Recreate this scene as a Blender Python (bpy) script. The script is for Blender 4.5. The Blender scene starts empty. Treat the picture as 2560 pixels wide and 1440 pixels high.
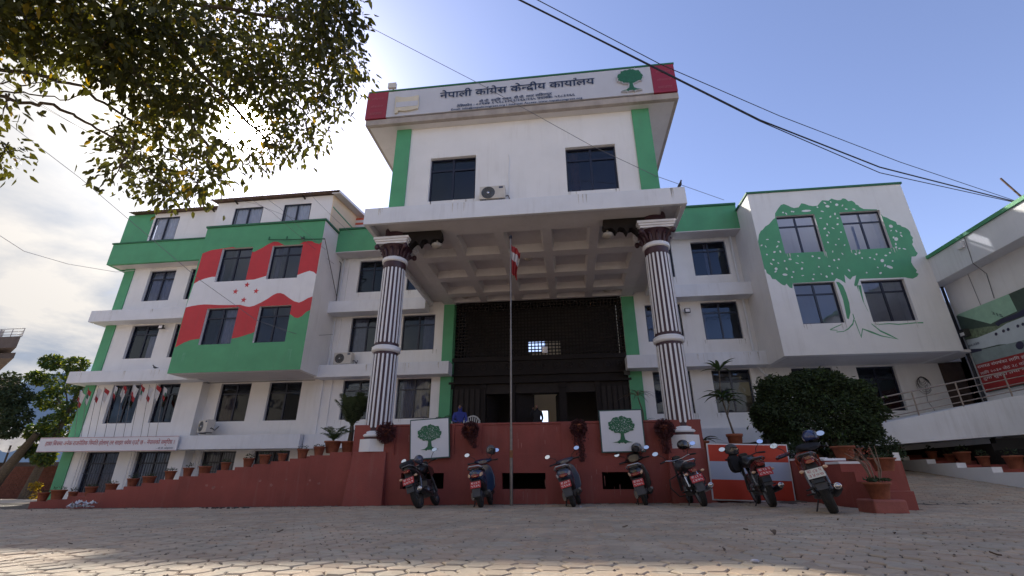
import bpy, bmesh, math, random
from mathutils import Vector, Matrix, Euler
from mathutils.geometry import delaunay_2d_cdt
random.seed(7)
R_ = random.Random(11)
rad = math.radians
SC = bpy.context.scene
COL = SC.collection

# ------------------------------------------------------------------ camera
CAM_H = 0.65
F = 1158.0
AX = ((0.99298089, -0.04851895, -0.10786499),
      (0.11820934, 0.37676492, 0.9187354),
      (-0.00393633, -0.92503735, 0.37985576))
cam_d = bpy.data.cameras.new('camera')
cam = bpy.data.objects.new('camera', cam_d)
COL.objects.link(cam)
cam_d.sensor_width = 36.0
cam_d.lens = F / 2560 * 36
cam_d.clip_start = 0.05
cam_d.clip_end = 9000
m = Matrix(((AX[0][0], -AX[0][1], -AX[0][2], 0), (AX[1][0], -AX[1][1], -AX[1][2], 0),
            (AX[2][0], -AX[2][1], -AX[2][2], CAM_H), (0, 0, 0, 1)))
cam.matrix_world = m
SC.camera = cam

# ------------------------------------------------------------------ sky and sun
SUN_DIR = Vector((-0.5515, 0.5975, 0.5840)).normalized()
SUN_EL = math.asin(SUN_DIR.z)
SUN_AZ = math.atan2(SUN_DIR.x, SUN_DIR.y)
W = bpy.data.worlds.new('World')
SC.world = W
W.use_nodes = True
nt = W.node_tree
nt.nodes.clear()
def N(t, tree=None, **kw):
    n = (tree or nt).nodes.new(t)
    for k, v in kw.items():
        setattr(n, k, v)
    return n
def L(a, b, tree=None):
    (tree or nt).links.new(a, b)
out = N('ShaderNodeOutputWorld')
bg = N('ShaderNodeBackground')
SKY_STRENGTH = 0.12
bg.inputs[1].default_value = SKY_STRENGTH
L(bg.outputs[0], out.inputs[0])
sky = N('ShaderNodeTexSky', sky_type='NISHITA')
sky.sun_disc = False
sky.sun_elevation = SUN_EL
sky.sun_rotation = SUN_AZ
sky.altitude = 1400
sky.air_density = 1.0
sky.dust_density = 0.4
sky.ozone_density = 2.2
tc = N('ShaderNodeTexCoord')
sep = N('ShaderNodeSeparateXYZ')
L(tc.outputs['Generated'], sep.inputs[0])
def M_(op, a, b=None, c=None, clamp=False, tree=None):
    n = N('ShaderNodeMath', tree, operation=op)
    n.use_clamp = clamp
    for i, v in enumerate((a, b, c)):
        if v is None: continue
        if isinstance(v, (int, float)): n.inputs[i].default_value = v
        else: L(v, n.inputs[i], tree)
    return n.outputs[0]
# cloud plane projection: direction / (z + 0.12)
zc = M_('MAXIMUM', sep.outputs[2], 0.0)
den = M_('ADD', zc, 0.16)
px_ = M_('DIVIDE', sep.outputs[0], den)
py_ = M_('DIVIDE', sep.outputs[1], den)
cmb = N('ShaderNodeCombineXYZ')
L(px_, cmb.inputs[0]); L(py_, cmb.inputs[1])
n1 = N('ShaderNodeTexNoise'); n1.inputs['Scale'].default_value = 1.25; n1.inputs['Detail'].default_value = 9; n1.inputs['Roughness'].default_value = 0.56
n1.inputs['Distortion'].default_value = 0.35
L(cmb.outputs[0], n1.inputs[0])
n2 = N('ShaderNodeTexNoise'); n2.inputs['Scale'].default_value = 0.34; n2.inputs['Detail'].default_value = 4
L(cmb.outputs[0], n2.inputs[0])
# clouds gather to the left and thin out to the right
dotl = N('ShaderNodeVectorMath', operation='DOT_PRODUCT')
dotl.inputs[1].default_value = (-0.86, -0.36, -0.10)  # backward tilt adds unseen cloud behind the viewer for neutral fill
L(tc.outputs['Generated'], dotl.inputs[0])
side = N('ShaderNodeMapRange'); side.inputs[1].default_value = -0.12; side.inputs[2].default_value = 0.42
side.inputs[3].default_value = -0.26; side.inputs[4].default_value = 0.16
L(dotl.outputs['Value'], side.inputs[0])
cov = M_('ADD', M_('ADD', M_('MULTIPLY', n1.outputs[0], 0.75), M_('MULTIPLY', n2.outputs[0], 0.25)), side.outputs[0])
mask = N('ShaderNodeMapRange'); mask.interpolation_type = 'SMOOTHSTEP'
mask.inputs[1].default_value = 0.44; mask.inputs[2].default_value = 0.66
L(cov, mask.inputs[0])
# cloud brightness: grey-blue body, warm white where the light comes through
shade = N('ShaderNodeMapRange'); shade.inputs[1].default_value = 0.45; shade.inputs[2].default_value = 0.62
L(n1.outputs[0], shade.inputs[0])
ccol = N('ShaderNodeMixRGB')
ccol.inputs[1].default_value = (1.25, 1.48, 1.9, 1)
ccol.inputs[2].default_value = (3.05, 2.9, 2.75, 1)
L(shade.outputs[0], ccol.inputs[0])
mixc = N('ShaderNodeMixRGB')
tint = N('ShaderNodeVectorMath', operation='MULTIPLY'); tint.inputs[1].default_value = (1.22, 1.0, 1.02)
L(sky.outputs[0], tint.inputs[0])
L(mask.outputs[0], mixc.inputs[0]); L(tint.outputs[0], mixc.inputs[1]); L(ccol.outputs[0], mixc.inputs[2])
# aureole of the veiled sun
dots = N('ShaderNodeVectorMath', operation='DOT_PRODUCT')
dots.inputs[1].default_value = tuple(SUN_DIR)
L(tc.outputs['Generated'], dots.inputs[0])
dcl = M_('MAXIMUM', dots.outputs['Value'], 0.0)
a1 = M_('MULTIPLY', M_('POWER', dcl, 3500), 900.0)
a2 = M_('MULTIPLY', M_('POWER', dcl, 60), 8.0)
a3 = M_('MULTIPLY', M_('POWER', dcl, 12), 1.3)
asum = M_('ADD', M_('ADD', a1, a2), a3)
acol = N('ShaderNodeVectorMath', operation='SCALE')
acol.inputs[0].default_value = (1.0, 0.95, 0.88)
L(asum, acol.inputs['Scale'])
addn = N('ShaderNodeVectorMath', operation='ADD')
L(mixc.outputs[0], addn.inputs[0]); L(acol.outputs[0], addn.inputs[1])
L(addn.outputs[0], bg.inputs[0])

sun_d = bpy.data.lights.new('sun', 'SUN')
sun = bpy.data.objects.new('sun', sun_d)
COL.objects.link(sun)
sun_d.energy = 2.7
sun_d.angle = rad(1.0)
sun_d.color = (1.0, 0.93, 0.80)
sun.rotation_euler = SUN_DIR.to_track_quat('Z', 'Y').to_euler()
SC.view_settings.view_transform = 'Standard'
SC.view_settings.look = 'None'
SC.view_settings.exposure = 1.12
SC.view_settings.gamma = 1.0
SC.view_settings.use_curve_mapping = False
SC.render.engine = 'CYCLES'
SC.cycles.max_bounces = 7
SC.cycles.transparent_max_bounces = 12

# ------------------------------------------------------------------ geometry of the place
def ray(px, py):
    v = (px - 1280.0, py - 720.0, F)
    return Vector([sum(AX[i][k] * v[k] for k in range(3)) for i in range(3)])
def atY(px, py, Y):
    d = ray(px, py); t = Y / d.y
    return Vector((d.x * t, Y, CAM_H + d.z * t))
def atX(px, py, X):
    d = ray(px, py); t = X / d.x
    return Vector((X, d.y * t, CAM_H + d.z * t))
def atZ(px, py, Z):
    d = ray(px, py); t = (Z - CAM_H) / d.z
    return Vector((d.x * t, d.y * t, Z))
def G(x, y):
    """height of the ground"""
    base = 0.01 * (max(-22, min(x, 9)) + 3.5)
    up = 0.0
    if x > 5.0:
        s = min(1.0, (x - 5.0) / 1.6)
        up = s * max(0.0, 0.118 * (y - 11.6))
        up = min(up, 1.2)
    if y > 21 and x < -8: base -= 0.03 * min(y - 21, 14)
    return base + up
def onG(px, py):
    z = 0.0
    for _ in range(12):
        p = atZ(px, py, z); z = 0.5 * z + 0.5 * G(p.x, p.y)
    return atZ(px, py, z)

# ------------------------------------------------------------------ materials
MATS = {}
def mat(name, col, rough=0.7, var=0.08, vscale=3.0, bump=0.0, bscale=60.0, metal=0.0, spec=None,
        streak=0.0, streakcol=(0.16, 0.14, 0.12), coat=0.0, obj=False, trans=0.0):
    if name in MATS: return MATS[name]
    mt = bpy.data.materials.new(name); mt.use_nodes = True
    t = mt.node_tree; b = t.nodes['Principled BSDF']
    b.inputs['Roughness'].default_value = rough
    b.inputs['Metallic'].default_value = metal
    if spec is not None: b.inputs['Specular IOR Level'].default_value = spec
    if coat: b.inputs['Coat Weight'].default_value = coat
    c4 = (*col, 1)
    if obj:
        co = N('ShaderNodeTexCoord', t).outputs['Object']
    else:
        co = N('ShaderNodeNewGeometry', t).outputs['Position']
    nz = N('ShaderNodeTexNoise', t); nz.inputs['Scale'].default_value = vscale; nz.inputs['Detail'].default_value = 6; nz.inputs['Roughness'].default_value = 0.6
    L(co, nz.inputs[0], t)
    mr = N('ShaderNodeMapRange', t); mr.inputs[1].default_value = 0.3; mr.inputs[2].default_value = 0.7
    mr.inputs[3].default_value = 1 - var; mr.inputs[4].default_value = 1 + var
    L(nz.outputs[0], mr.inputs[0], t)
    sc = N('ShaderNodeVectorMath', t, operation='SCALE'); sc.inputs[0].default_value = col
    L(mr.outputs[0], sc.inputs['Scale'], t)
    last = sc.outputs[0]
    if streak:
        mp = N('ShaderNodeMapping', t); mp.inputs['Scale'].default_value = (5.0, 5.0, 0.35)
        L(co, mp.inputs[0], t)
        ns = N('ShaderNodeTexNoise', t); ns.inputs['Scale'].default_value = 1.0; ns.inputs['Detail'].default_value = 7; ns.inputs['Roughness'].default_value = 0.68
        L(mp.outputs[0], ns.inputs[0], t)
        nb = N('ShaderNodeTexNoise', t); nb.inputs['Scale'].default_value = 0.7; nb.inputs['Detail'].default_value = 3
        L(co, nb.inputs[0], t)
        s1 = N('ShaderNodeMapRange', t); s1.inputs[1].default_value = 0.5; s1.inputs[2].default_value = 0.8; L(ns.outputs[0], s1.inputs[0], t)
        s2 = N('ShaderNodeMapRange', t); s2.inputs[1].default_value = 0.4; s2.inputs[2].default_value = 0.65; L(nb.outputs[0], s2.inputs[0], t)
        fc = M_('MULTIPLY', M_('MULTIPLY', s1.outputs[0], s2.outputs[0], tree=t), streak, tree=t)
        mx = N('ShaderNodeMixRGB', t); L(fc, mx.inputs[0], t); L(last, mx.inputs[1], t); mx.inputs[2].default_value = (*streakcol, 1)
        last = mx.outputs[0]
    L(last, b.inputs['Base Color'], t)
    if bump:
        bn = N('ShaderNodeTexNoise', t); bn.inputs['Scale'].default_value = bscale; bn.inputs['Detail'].default_value = 4
        L(co, bn.inputs[0], t)
        bp = N('ShaderNodeBump', t); bp.inputs['Strength'].default_value = bump; bp.inputs['Distance'].default_value = 0.02
        L(bn.outputs[0], bp.inputs['Height'], t); L(bp.outputs[0], b.inputs['Normal'], t)
    if trans:
        tl = N('ShaderNodeBsdfTranslucent', t)
        ts = N('ShaderNodeVectorMath', t, operation='MULTIPLY'); L(last, ts.inputs[0], t); ts.inputs[1].default_value = (3.4, 2.6, 0.6)
        L(ts.outputs[0], tl.inputs[0], t)
        ms = N('ShaderNodeMixShader', t); ms.inputs[0].default_value = trans
        o = t.nodes['Material Output']
        L(b.outputs[0], ms.inputs[1], t); L(tl.outputs[0], ms.inputs[2], t); L(ms.outputs[0], o.inputs[0], t)
    MATS[name] = mt
    return mt
WHITE = mat('white wall paint', (0.76, 0.755, 0.75), 0.75, 0.045, 0.9, 0.3, 45, streak=0.32, streakcol=(0.33, 0.30, 0.26))
WHITE2 = mat('ledge paint', (0.70, 0.72, 0.76), 0.7, 0.05, 1.3, 0.2, 45, streak=0.4, streakcol=(0.25, 0.24, 0.22))
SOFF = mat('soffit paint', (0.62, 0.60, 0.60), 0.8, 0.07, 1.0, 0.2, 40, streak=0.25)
GREEN = mat('green paint', (0.080, 0.32, 0.155), 0.6, 0.10, 1.1, 0.25, 45, streak=0.5, streakcol=(0.10, 0.2, 0.13))
GREEND = mat('dark green paint', (0.02, 0.13, 0.06), 0.6, 0.1, 2)
MRED = mat('mural red paint', (0.52, 0.035, 0.045), 0.6, 0.09, 1.3, 0.25, 45, streak=0.45, streakcol=(0.3, 0.07, 0.07))
MWHITE = mat('mural white paint', (0.72, 0.73, 0.76), 0.65, 0.04, 1.6, 0.2, 45, streak=0.3)
BRICKRED = mat('oxide red paint', (0.25, 0.055, 0.042), 0.72, 0.2, 1.0, 0.4, 55, streak=0.7, streakcol=(0.30, 0.15, 0.12))
BRICKRED2 = mat('worn red paint', (0.30, 0.09, 0.07), 0.75, 0.2, 5, 0.4, 45, streak=0.4, streakcol=(0.35, 0.25, 0.2))
CREAM = mat('cream paint', (0.68, 0.55, 0.36), 0.7, 0.05, 1.5, streak=0.2)
CONC = mat('weathered concrete', (0.36, 0.32, 0.29), 0.85, 0.18, 2.4, 0.4, 30, streak=0.5, streakcol=(0.14, 0.12, 0.11))
FRAME = mat('navy window frame', (0.008, 0.011, 0.030), 0.35, 0.1, 4)
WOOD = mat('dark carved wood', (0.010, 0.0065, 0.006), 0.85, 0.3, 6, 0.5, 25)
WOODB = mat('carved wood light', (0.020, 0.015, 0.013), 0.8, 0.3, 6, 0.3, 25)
MAROON = mat('maroon column paint', (0.045, 0.016, 0.026), 0.45, 0.15, 5)
CWHITE = mat('column white paint', (0.74, 0.74, 0.76), 0.5, 0.03, 3, streak=0.15)
TERRA = mat('terracotta', (0.26, 0.085, 0.045), 0.85, 0.22, 9, 0.3, 60)
SOIL = mat('soil', (0.05, 0.035, 0.025), 0.95, 0.3, 20, 0.5)
STEEL = mat('galvanised steel', (0.20, 0.18, 0.17), 0.45, 0.2, 9, metal=0.6)
RAIL = mat('rail steel', (0.30, 0.25, 0.22), 0.45, 0.2, 9, metal=0.4)
DARK = mat('black plastic', (0.012, 0.012, 0.013), 0.45, 0.1, 9, obj=True)
RUBBER = mat('tyre rubber', (0.022, 0.021, 0.020), 0.85, 0.25, 30, 0.4, 80, obj=True)
METALG = mat('grey alloy', (0.16, 0.16, 0.17), 0.4, 0.2, 12, metal=0.7, obj=True)
CHROME = mat('chrome', (0.62, 0.62, 0.64), 0.16, 0.05, 12, metal=1.0, obj=True)
MIRROR = mat('mirror glass', (0.85, 0.87, 0.92), 0.03, 0.0, 2, metal=1.0, obj=True)
TAILR = mat('tail lamp red', (0.22, 0.012, 0.010), 0.2, 0.1, 9, coat=0.6, obj=True)
AMBER = mat('indicator lens', (0.62, 0.40, 0.26), 0.25, 0.1, 9, obj=True)
PLATER = mat('red number plate', (0.48, 0.03, 0.03), 0.45, 0.05, 9, obj=True)
PLATEW = mat('white number plate', (0.62, 0.62, 0.55), 0.45, 0.08, 9, obj=True)
INKW = mat('white ink', (0.78, 0.76, 0.74), 0.5, 0.02, 5)
INKN = mat('navy ink', (0.010, 0.028, 0.085), 0.5, 0.05, 5)
INKR = mat('red ink', (0.38, 0.035, 0.05), 0.5, 0.08, 5)
INKG = mat('green ink', (0.012, 0.115, 0.055), 0.5, 0.15, 12)
INKD = mat('dark ink', (0.02, 0.025, 0.05), 0.5, 0.1, 12)
PANELW = mat('printed panel white', (0.66, 0.67, 0.72), 0.42, 0.03, 1.5)
SIGNW = mat('sign face', (0.50, 0.51, 0.56), 0.5, 0.04, 1.2, streak=0.15)
SIGNR = mat('sign red', (0.26, 0.014, 0.035), 0.4, 0.07, 1.5)
SIGNP = mat('faint letter red', (0.36, 0.09, 0.11), 0.5, 0.07, 1.5)
CURT = mat('curtain cloth', (0.42, 0.42, 0.48), 0.9, 0.12, 6)
CURTB = mat('brown curtain', (0.20, 0.12, 0.08), 0.9, 0.2, 6)
CURTL = mat('light curtain', (0.85, 0.84, 0.86), 0.9, 0.08, 6)
ROOM = mat('dim room', (0.06, 0.055, 0.055), 0.9, 0.1, 1)  # dark wall colour stands in for the dimness of unlit rooms
BLACKROOM = mat('dark recess', (0.012, 0.010, 0.010), 0.9, 0.2, 1)  # near-black colour paints the shade inside basement openings and undercroft
TIN = mat('rusted corrugated tin', (0.17, 0.11, 0.085), 0.7, 0.35, 5, metal=0.3)
ACW = mat('air conditioner casing', (0.55, 0.52, 0.47), 0.5, 0.08, 6)
ACG = mat('fan grille', (0.03, 0.03, 0.03), 0.5, 0.2, 12)
CABLE = mat('black cable', (0.010, 0.010, 0.018), 0.6, 0.05, 3)
CABLE2 = mat('grey cable', (0.16, 0.16, 0.18), 0.6, 0.1, 3)
BARK = mat('bark', (0.10, 0.08, 0.06), 0.9, 0.35, 14, 0.7, 30)
LEAFN = mat('broad leaf', (0.040, 0.050, 0.015), 0.5, 0.55, 1.3, trans=0.40)
LEAFY = mat('yellow green leaf', (0.17, 0.14, 0.02), 0.55, 0.3, 3, trans=0.45)  # sapling's own colour; in the overhead crown, sunlight put into scattered leaves
LEAFB = mat('dark shrub leaf', (0.030, 0.050, 0.022), 0.85, 0.4, 4, trans=0.1)
LEAFM = mat('garden leaf', (0.05, 0.095, 0.03), 0.6, 0.4, 3, trans=0.2)
LEAFP = mat('palm leaf', (0.045, 0.085, 0.04), 0.5, 0.35, 8, trans=0.12)
LEAFR = mat('maroon trailing leaf', (0.060, 0.012, 0.014), 0.6, 0.5, 18, trans=0.08)
DRY = mat('dry leaf', (0.12, 0.08, 0.05), 0.85, 0.3, 20)

def glass(name, tint, refl=1.0, clear=0.5):
    mt = bpy.data.materials.new(name); mt.use_nodes = True
    t = mt.node_tree; t.nodes.clear()
    o = N('ShaderNodeOutputMaterial', t)
    tr = N('ShaderNodeBsdfTransparent', t); tr.inputs[0].default_value = (*tint, 1)
    gl = N('ShaderNodeBsdfGlossy', t); gl.inputs['Roughness'].default_value = 0.03; gl.inputs[0].default_value = (0.60, 0.70, 0.84, 1)
    geo = N('ShaderNodeNewGeometry', t)
    nz = N('ShaderNodeTexNoise', t); nz.inputs['Scale'].default_value = 1.3; L(geo.outputs['Position'], nz.inputs[0], t)
    bp = N('ShaderNodeBump', t); bp.inputs['Strength'].default_value = 0.06; bp.inputs['Distance'].default_value = 0.1
    L(nz.outputs[0], bp.inputs['Height'], t); L(bp.outputs[0], gl.inputs['Normal'], t)
    fr = N('ShaderNodeFresnel', t); fr.inputs[0].default_value = 1.55
    fac = M_('ADD', M_('MULTIPLY', fr.outputs[0], refl, tree=t), clear, tree=t, clamp=True)
    mx = N('ShaderNodeMixShader', t); L(fac, mx.inputs[0], t); L(tr.outputs[0], mx.inputs[1], t); L(gl.outputs[0], mx.inputs[2], t)
    L(mx.outputs[0], o.inputs[0], t)
    return mt
GLASS = glass('tinted window glass', (0.40, 0.42, 0.50), 0.8, 0.03)
GLASSC = glass('clear window glass', (0.75, 0.78, 0.85), 1.0, 0.05)

# ------------------------------------------------------------------ building helpers
WPOS = {}
def wpos(o):
    return WPOS.get(o.name, Vector((0, 0, 0))) if o else Vector((0, 0, 0))
def thing(name, label, cat, loc=(0, 0, 0), group=None, rot=(0, 0, 0)):
    o = bpy.data.objects.new(name, None); COL.objects.link(o)
    o.empty_display_size = 0.2
    o.location = loc; o.rotation_euler = rot
    o['label'] = label; o['category'] = cat
    if group: o['group'] = group
    WPOS[o.name] = Vector(loc)
    return o
def tag(o, label=None, cat=None, group=None, kind=None):
    if label: o['label'] = label
    if cat: o['category'] = cat
    if group: o['group'] = group
    if kind: o['kind'] = kind
    return o
def link(name, me, parent=None, world=False, loc=None):
    o = bpy.data.objects.new(name, me); COL.objects.link(o)
    if parent: o.parent = parent
    p = Vector(loc) if loc is not None else Vector((0, 0, 0))
    if world and parent:
        o.location = p - wpos(parent); WPOS[o.name] = p
    else:
        o.location = p; WPOS[o.name] = p + (wpos(parent) if parent else Vector((0, 0, 0)))
    return o
class MB:
    def __init__(s): s.v = []; s.f = []; s.mi = []; s.sm = []; s.cur = 0
    def add(s, vs, fs, smooth=False):
        b = len(s.v); s.v.extend([tuple(v) for v in vs])
        for f in fs: s.f.append(tuple(b + i for i in f)); s.mi.append(s.cur); s.sm.append(smooth)
        return s
    def box(s, x0, x1, y0, y1, z0, z1):
        if x0 > x1: x0, x1 = x1, x0
        if y0 > y1: y0, y1 = y1, y0
        if z0 > z1: z0, z1 = z1, z0
        return s.add([(x0, y0, z0), (x1, y0, z0), (x1, y1, z0), (x0, y1, z0), (x0, y0, z1), (x1, y0, z1), (x1, y1, z1), (x0, y1, z1)],
                     [(0, 3, 2, 1), (4, 5, 6, 7), (0, 1, 5, 4), (1, 2, 6, 5), (2, 3, 7, 6), (3, 0, 4, 7)])
    def bar(s, a, b, w, h=None, up=(0, 0, 1)):
        a = Vector(a); b = Vector(b); d = (b - a).normalized(); h = h or w
        u = Vector(up)
        if abs(d.dot(u)) > 0.95: u = Vector((0, 1, 0))
        r = d.cross(u).normalized() * w / 2; t = r.cross(d).normalized() * h / 2
        vs = [p + sx * r + sy * t for p in (a, b) for sx, sy in ((-1, -1), (1, -1), (1, 1), (-1, 1))]
        return s.add(vs, [(0, 1, 2, 3), (7, 6, 5, 4), (0, 4, 5, 1), (1, 5, 6, 2), (2, 6, 7, 3), (3, 7, 4, 0)])
    def tube(s, pts, r, n=8, cap=True):
        pts = [Vector(p) for p in pts]
        rs = r if isinstance(r, (list, tuple)) else [r] * len(pts)
        vs = []; fs = []
        d0 = (pts[1] - pts[0]).normalized()
        u = d0.orthogonal().normalized()
        for i, p in enumerate(pts):
            if i == 0: d = d0
            elif i == len(pts) - 1: d = (pts[-1] - pts[-2]).normalized()
            else: d = ((pts[i + 1] - p).normalized() + (p - pts[i - 1]).normalized()).normalized()
            u = (u - d * u.dot(d)).normalized(); w = d.cross(u)
            for k in range(n):
                a = 2 * math.pi * k / n
                vs.append(p + (u * math.cos(a) + w * math.sin(a)) * rs[i])
        for i in range(len(pts) - 1):
            for k in range(n):
                fs.append((i * n + k, i * n + (k + 1) % n, (i + 1) * n + (k + 1) % n, (i + 1) * n + k))
        s.add(vs, fs, True)
        if cap:
            s.add([vs[k] for k in range(n)], [tuple(range(n - 1, -1, -1))])
            s.add([vs[-n + k] for k in range(n)], [tuple(range(n))])
        return s
    def lathe(s, prof, c=(0, 0, 0), n=20, axis='z', cap=True):
        vs = []; fs = []
        c = Vector(c)
        for r, h in prof:
            for k in range(n):
                a = 2 * math.pi * k / n
                x, y = r * math.cos(a), r * math.sin(a)
                vs.append(c + (Vector((x, y, h)) if axis == 'z' else Vector((h, x, y)) if axis == 'x' else Vector((y, h, x))))
        for i in range(len(prof) - 1):
            for k in range(n):
                fs.append((i * n + k, i * n + (k + 1) % n, (i + 1) * n + (k + 1) % n, (i + 1) * n + k))
        s.add(vs, fs, True)
        if cap:
            s.add(vs[:n], [tuple(range(n - 1, -1, -1))]); s.add(vs[-n:], [tuple(range(n))])
        return s
    def ball(s, c, rx, ry=None, rz=None, n=12, m_=8, rot=None):
        ry = ry or rx; rz = rz or rx; c = Vector(c); vs = []; fs = []
        for i in range(m_ + 1):
            t = math.pi * i / m_
            for k in range(n):
                a = 2 * math.pi * k / n
                v = Vector((rx * math.sin(t) * math.cos(a), ry * math.sin(t) * math.sin(a), rz * math.cos(t)))
                if rot: v = rot @ v
                vs.append(c + v)
        for i in range(m_):
            for k in range(n): fs.append((i * n + k, (i + 1) * n + k, (i + 1) * n + (k + 1) % n, i * n + (k + 1) % n))
        return s.add(vs, fs, True)
    def loft(s, secs, n=14, pw=2.6, cap=True):
        """secs: (y, zc, halfwidth, halfheight[, xc]) superellipse sections along Y"""
        vs = []; fs = []
        for sec in secs:
            y, zc_, hw, hh = sec[:4]; xc = sec[4] if len(sec) > 4 else 0
            for k in range(n):
                a = 2 * math.pi * k / n; ca, sa = math.cos(a), math.sin(a)
                vs.append((xc + hw * math.copysign(abs(ca) ** (2 / pw), ca), y, zc_ + hh * math.copysign(abs(sa) ** (2 / pw), sa)))
        for i in range(len(secs) - 1):
            for k in range(n): fs.append((i * n + k, i * n + (k + 1) % n, (i + 1) * n + (k + 1) % n, (i + 1) * n + k))
        s.add(vs, fs, True)
        if cap: s.add(vs[:n], [tuple(range(n - 1, -1, -1))]); s.add(vs[-n:], [tuple(range(n))])
        return s
    def prism(s, poly, y0, y1, plane='xz', x=0):
        """extrude a simple polygon given in (x,z) between two Y; plane 'yz' extrudes (y,z) between two X"""
        n = len(poly)
        if plane == 'xz': a = [(p[0], y0, p[1]) for p in poly]; b = [(p[0], y1, p[1]) for p in poly]
        elif plane == 'yz': a = [(y0, p[0], p[1]) for p in poly]; b = [(y1, p[0], p[1]) for p in poly]
        else: a = [(p[0], p[1], y0) for p in poly]; b = [(p[0], p[1], y1) for p in poly]
        fs = [tuple(range(n)), tuple(range(2 * n - 1, n - 1, -1))] + [(i, n + i, n + (i + 1) % n, (i + 1) % n) for i in range(n)]
        return s.add(a + b, fs)
    def mesh(s, name, mats):
        me = bpy.data.meshes.new(name)
        me.from_pydata(s.v, [], s.f)
        for mm in (mats if isinstance(mats, (list, tuple)) else [mats]): me.materials.append(mm)
        me.polygons.foreach_set('material_index', s.mi)
        me.polygons.foreach_set('use_smooth', s.sm)
        me.update()
        return me
    def build(s, name, mats, parent=None, world=True, fix=False, bevel=0):
        me = s.mesh(name, mats)
        if fix or bevel:
            bm = bmesh.new(); bm.from_mesh(me)
            bmesh.ops.recalc_face_normals(bm, faces=bm.faces)
            bm.to_mesh(me); bm.free()
        o = link(name, me, parent, world, (0, 0, 0))
        if bevel:
            md = o.modifiers.new('bevel', 'BEVEL'); md.width = bevel; md.segments = 2; md.limit_method = 'ANGLE'
        return o
def copy_tree(o, loc=None, parent=None, rot=None):
    c = o.copy(); COL.objects.link(c)
    c.parent = parent
    if loc is not None: c.location = loc
    if rot is not None: c.rotation_euler = rot
    for ch in list(o.children): copy_tree(ch, None, c)
    return c

# ------------------------------------------------------------------ text
def deva(t):
    """visual order for a shaper that does not reorder: put the short i sign before its cluster"""
    out_ = []; i = 0
    for ch in t:
        if ch == 'ि':
            j = len(out_) - 1
            while j - 1 >= 0 and out_[j - 1] == '्': j -= 2
            out_.insert(j, ch)
        else: out_.append(ch)
    return ''.join(out_)
TC = {}
def raw_mesh(t):
    cu = bpy.data.curves.new('lettering', 'FONT'); cu.body = t; cu.resolution_u = 2
    o = bpy.data.objects.new('tmp_lettering', cu); COL.objects.link(o)
    dg = bpy.context.evaluated_depsgraph_get()
    me = bpy.data.meshes.new_from_object(o.evaluated_get(dg))
    vs = [tuple(v.co) for v in me.vertices]; fs = [tuple(p.vertices) for p in me.polygons]
    bpy.data.objects.remove(o); bpy.data.curves.remove(cu); bpy.data.meshes.remove(me)
    return vs, fs
RW = {}
def width(t):
    if t not in RW: RW[t] = max([v[0] for v in raw_mesh(t)[0]] or [0])
    return RW[t]
def adv(t): return width('क' + t + 'क') - width('कक')
VIR = '्'; SIGNS = 'ािीुूृेैोौंःँ'
def text_mesh(t):
    """lettering outline; Devanagari clusters are put together from half letters, rakar and reph"""
    if t in TC: return TC[t]
    if VIR not in t:
        TC[t] = raw_mesh(deva(t)); return TC[t]
    units = []; i = 0
    while i < len(t):     # [half consonants], base, signs, reph, rakar
        c = t[i]
        if not ('क' <= c <= 'ह'): units.append(([], c, '', False, False)); i += 1; continue
        cons = [c]; i += 1
        while i + 1 < len(t) and t[i] == VIR and 'क' <= t[i + 1] <= 'ह': cons.append(t[i + 1]); i += 2
        end = ''
        if i < len(t) and t[i] == VIR: end = VIR; i += 1
        sg = end
        while i < len(t) and t[i] in SIGNS: sg += t[i]; i += 1
        reph = len(cons) > 1 and cons[0] == 'र'
        if reph: cons = cons[1:]
        rak = len(cons) > 1 and cons[-1] == 'र'
        if rak: cons = cons[:-1]
        units.append((cons[:-1], cons[-1], sg, reph, rak))
    V = []; Fc = []; x = 0.0
    def put(vs, fs, dx):
        b0 = len(V); V.extend([(v[0] + dx, v[1], 0) for v in vs]); Fc.extend([tuple(b0 + k for k in f) for f in fs])
    def stroke(a, b_, w):
        dx, dy = b_[0] - a[0], b_[1] - a[1]; l = math.hypot(dx, dy) or 1; nx_, ny_ = -dy / l * w, dx / l * w
        put([(a[0] + nx_, a[1] + ny_, 0), (a[0] - nx_, a[1] - ny_, 0), (b_[0] - nx_, b_[1] - ny_, 0), (b_[0] + nx_, b_[1] + ny_, 0)], [(0, 1, 2, 3)], 0)
    for halves, base, sg, reph, rak in units:
        if 'ि' in sg:
            vs, fs = raw_mesh('ि'); put(vs, fs, x); x += adv('ि'); sg = sg.replace('ि', '')
        for hcons in halves:
            vs, fs = raw_mesh(hcons); a = adv(hcons); cut = a * (.66 if hcons in 'नमतपसलचगखघजणयवबशष' else .82)
            put([(min(v[0], cut), v[1], 0) for v in vs], fs, x); x += cut
        vs, fs = raw_mesh(base + sg); put(vs, fs, x); a = adv(base + sg); ab = adv(base) if base != ' ' else a
        if rak: stroke((x + ab * .18, .02), (x + ab * .62, .22), .03)
        if reph:
            q_ = [(x + a * .98, .64), (x + a * 1.02, .74), (x + a * .93, .82), (x + a * .80, .78)]
            for k in range(3): stroke(q_[k], q_[k + 1], .028)
        x += a if (base + sg).strip() else adv(' ')
    TC[t] = (V, Fc)
    return TC[t]
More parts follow.
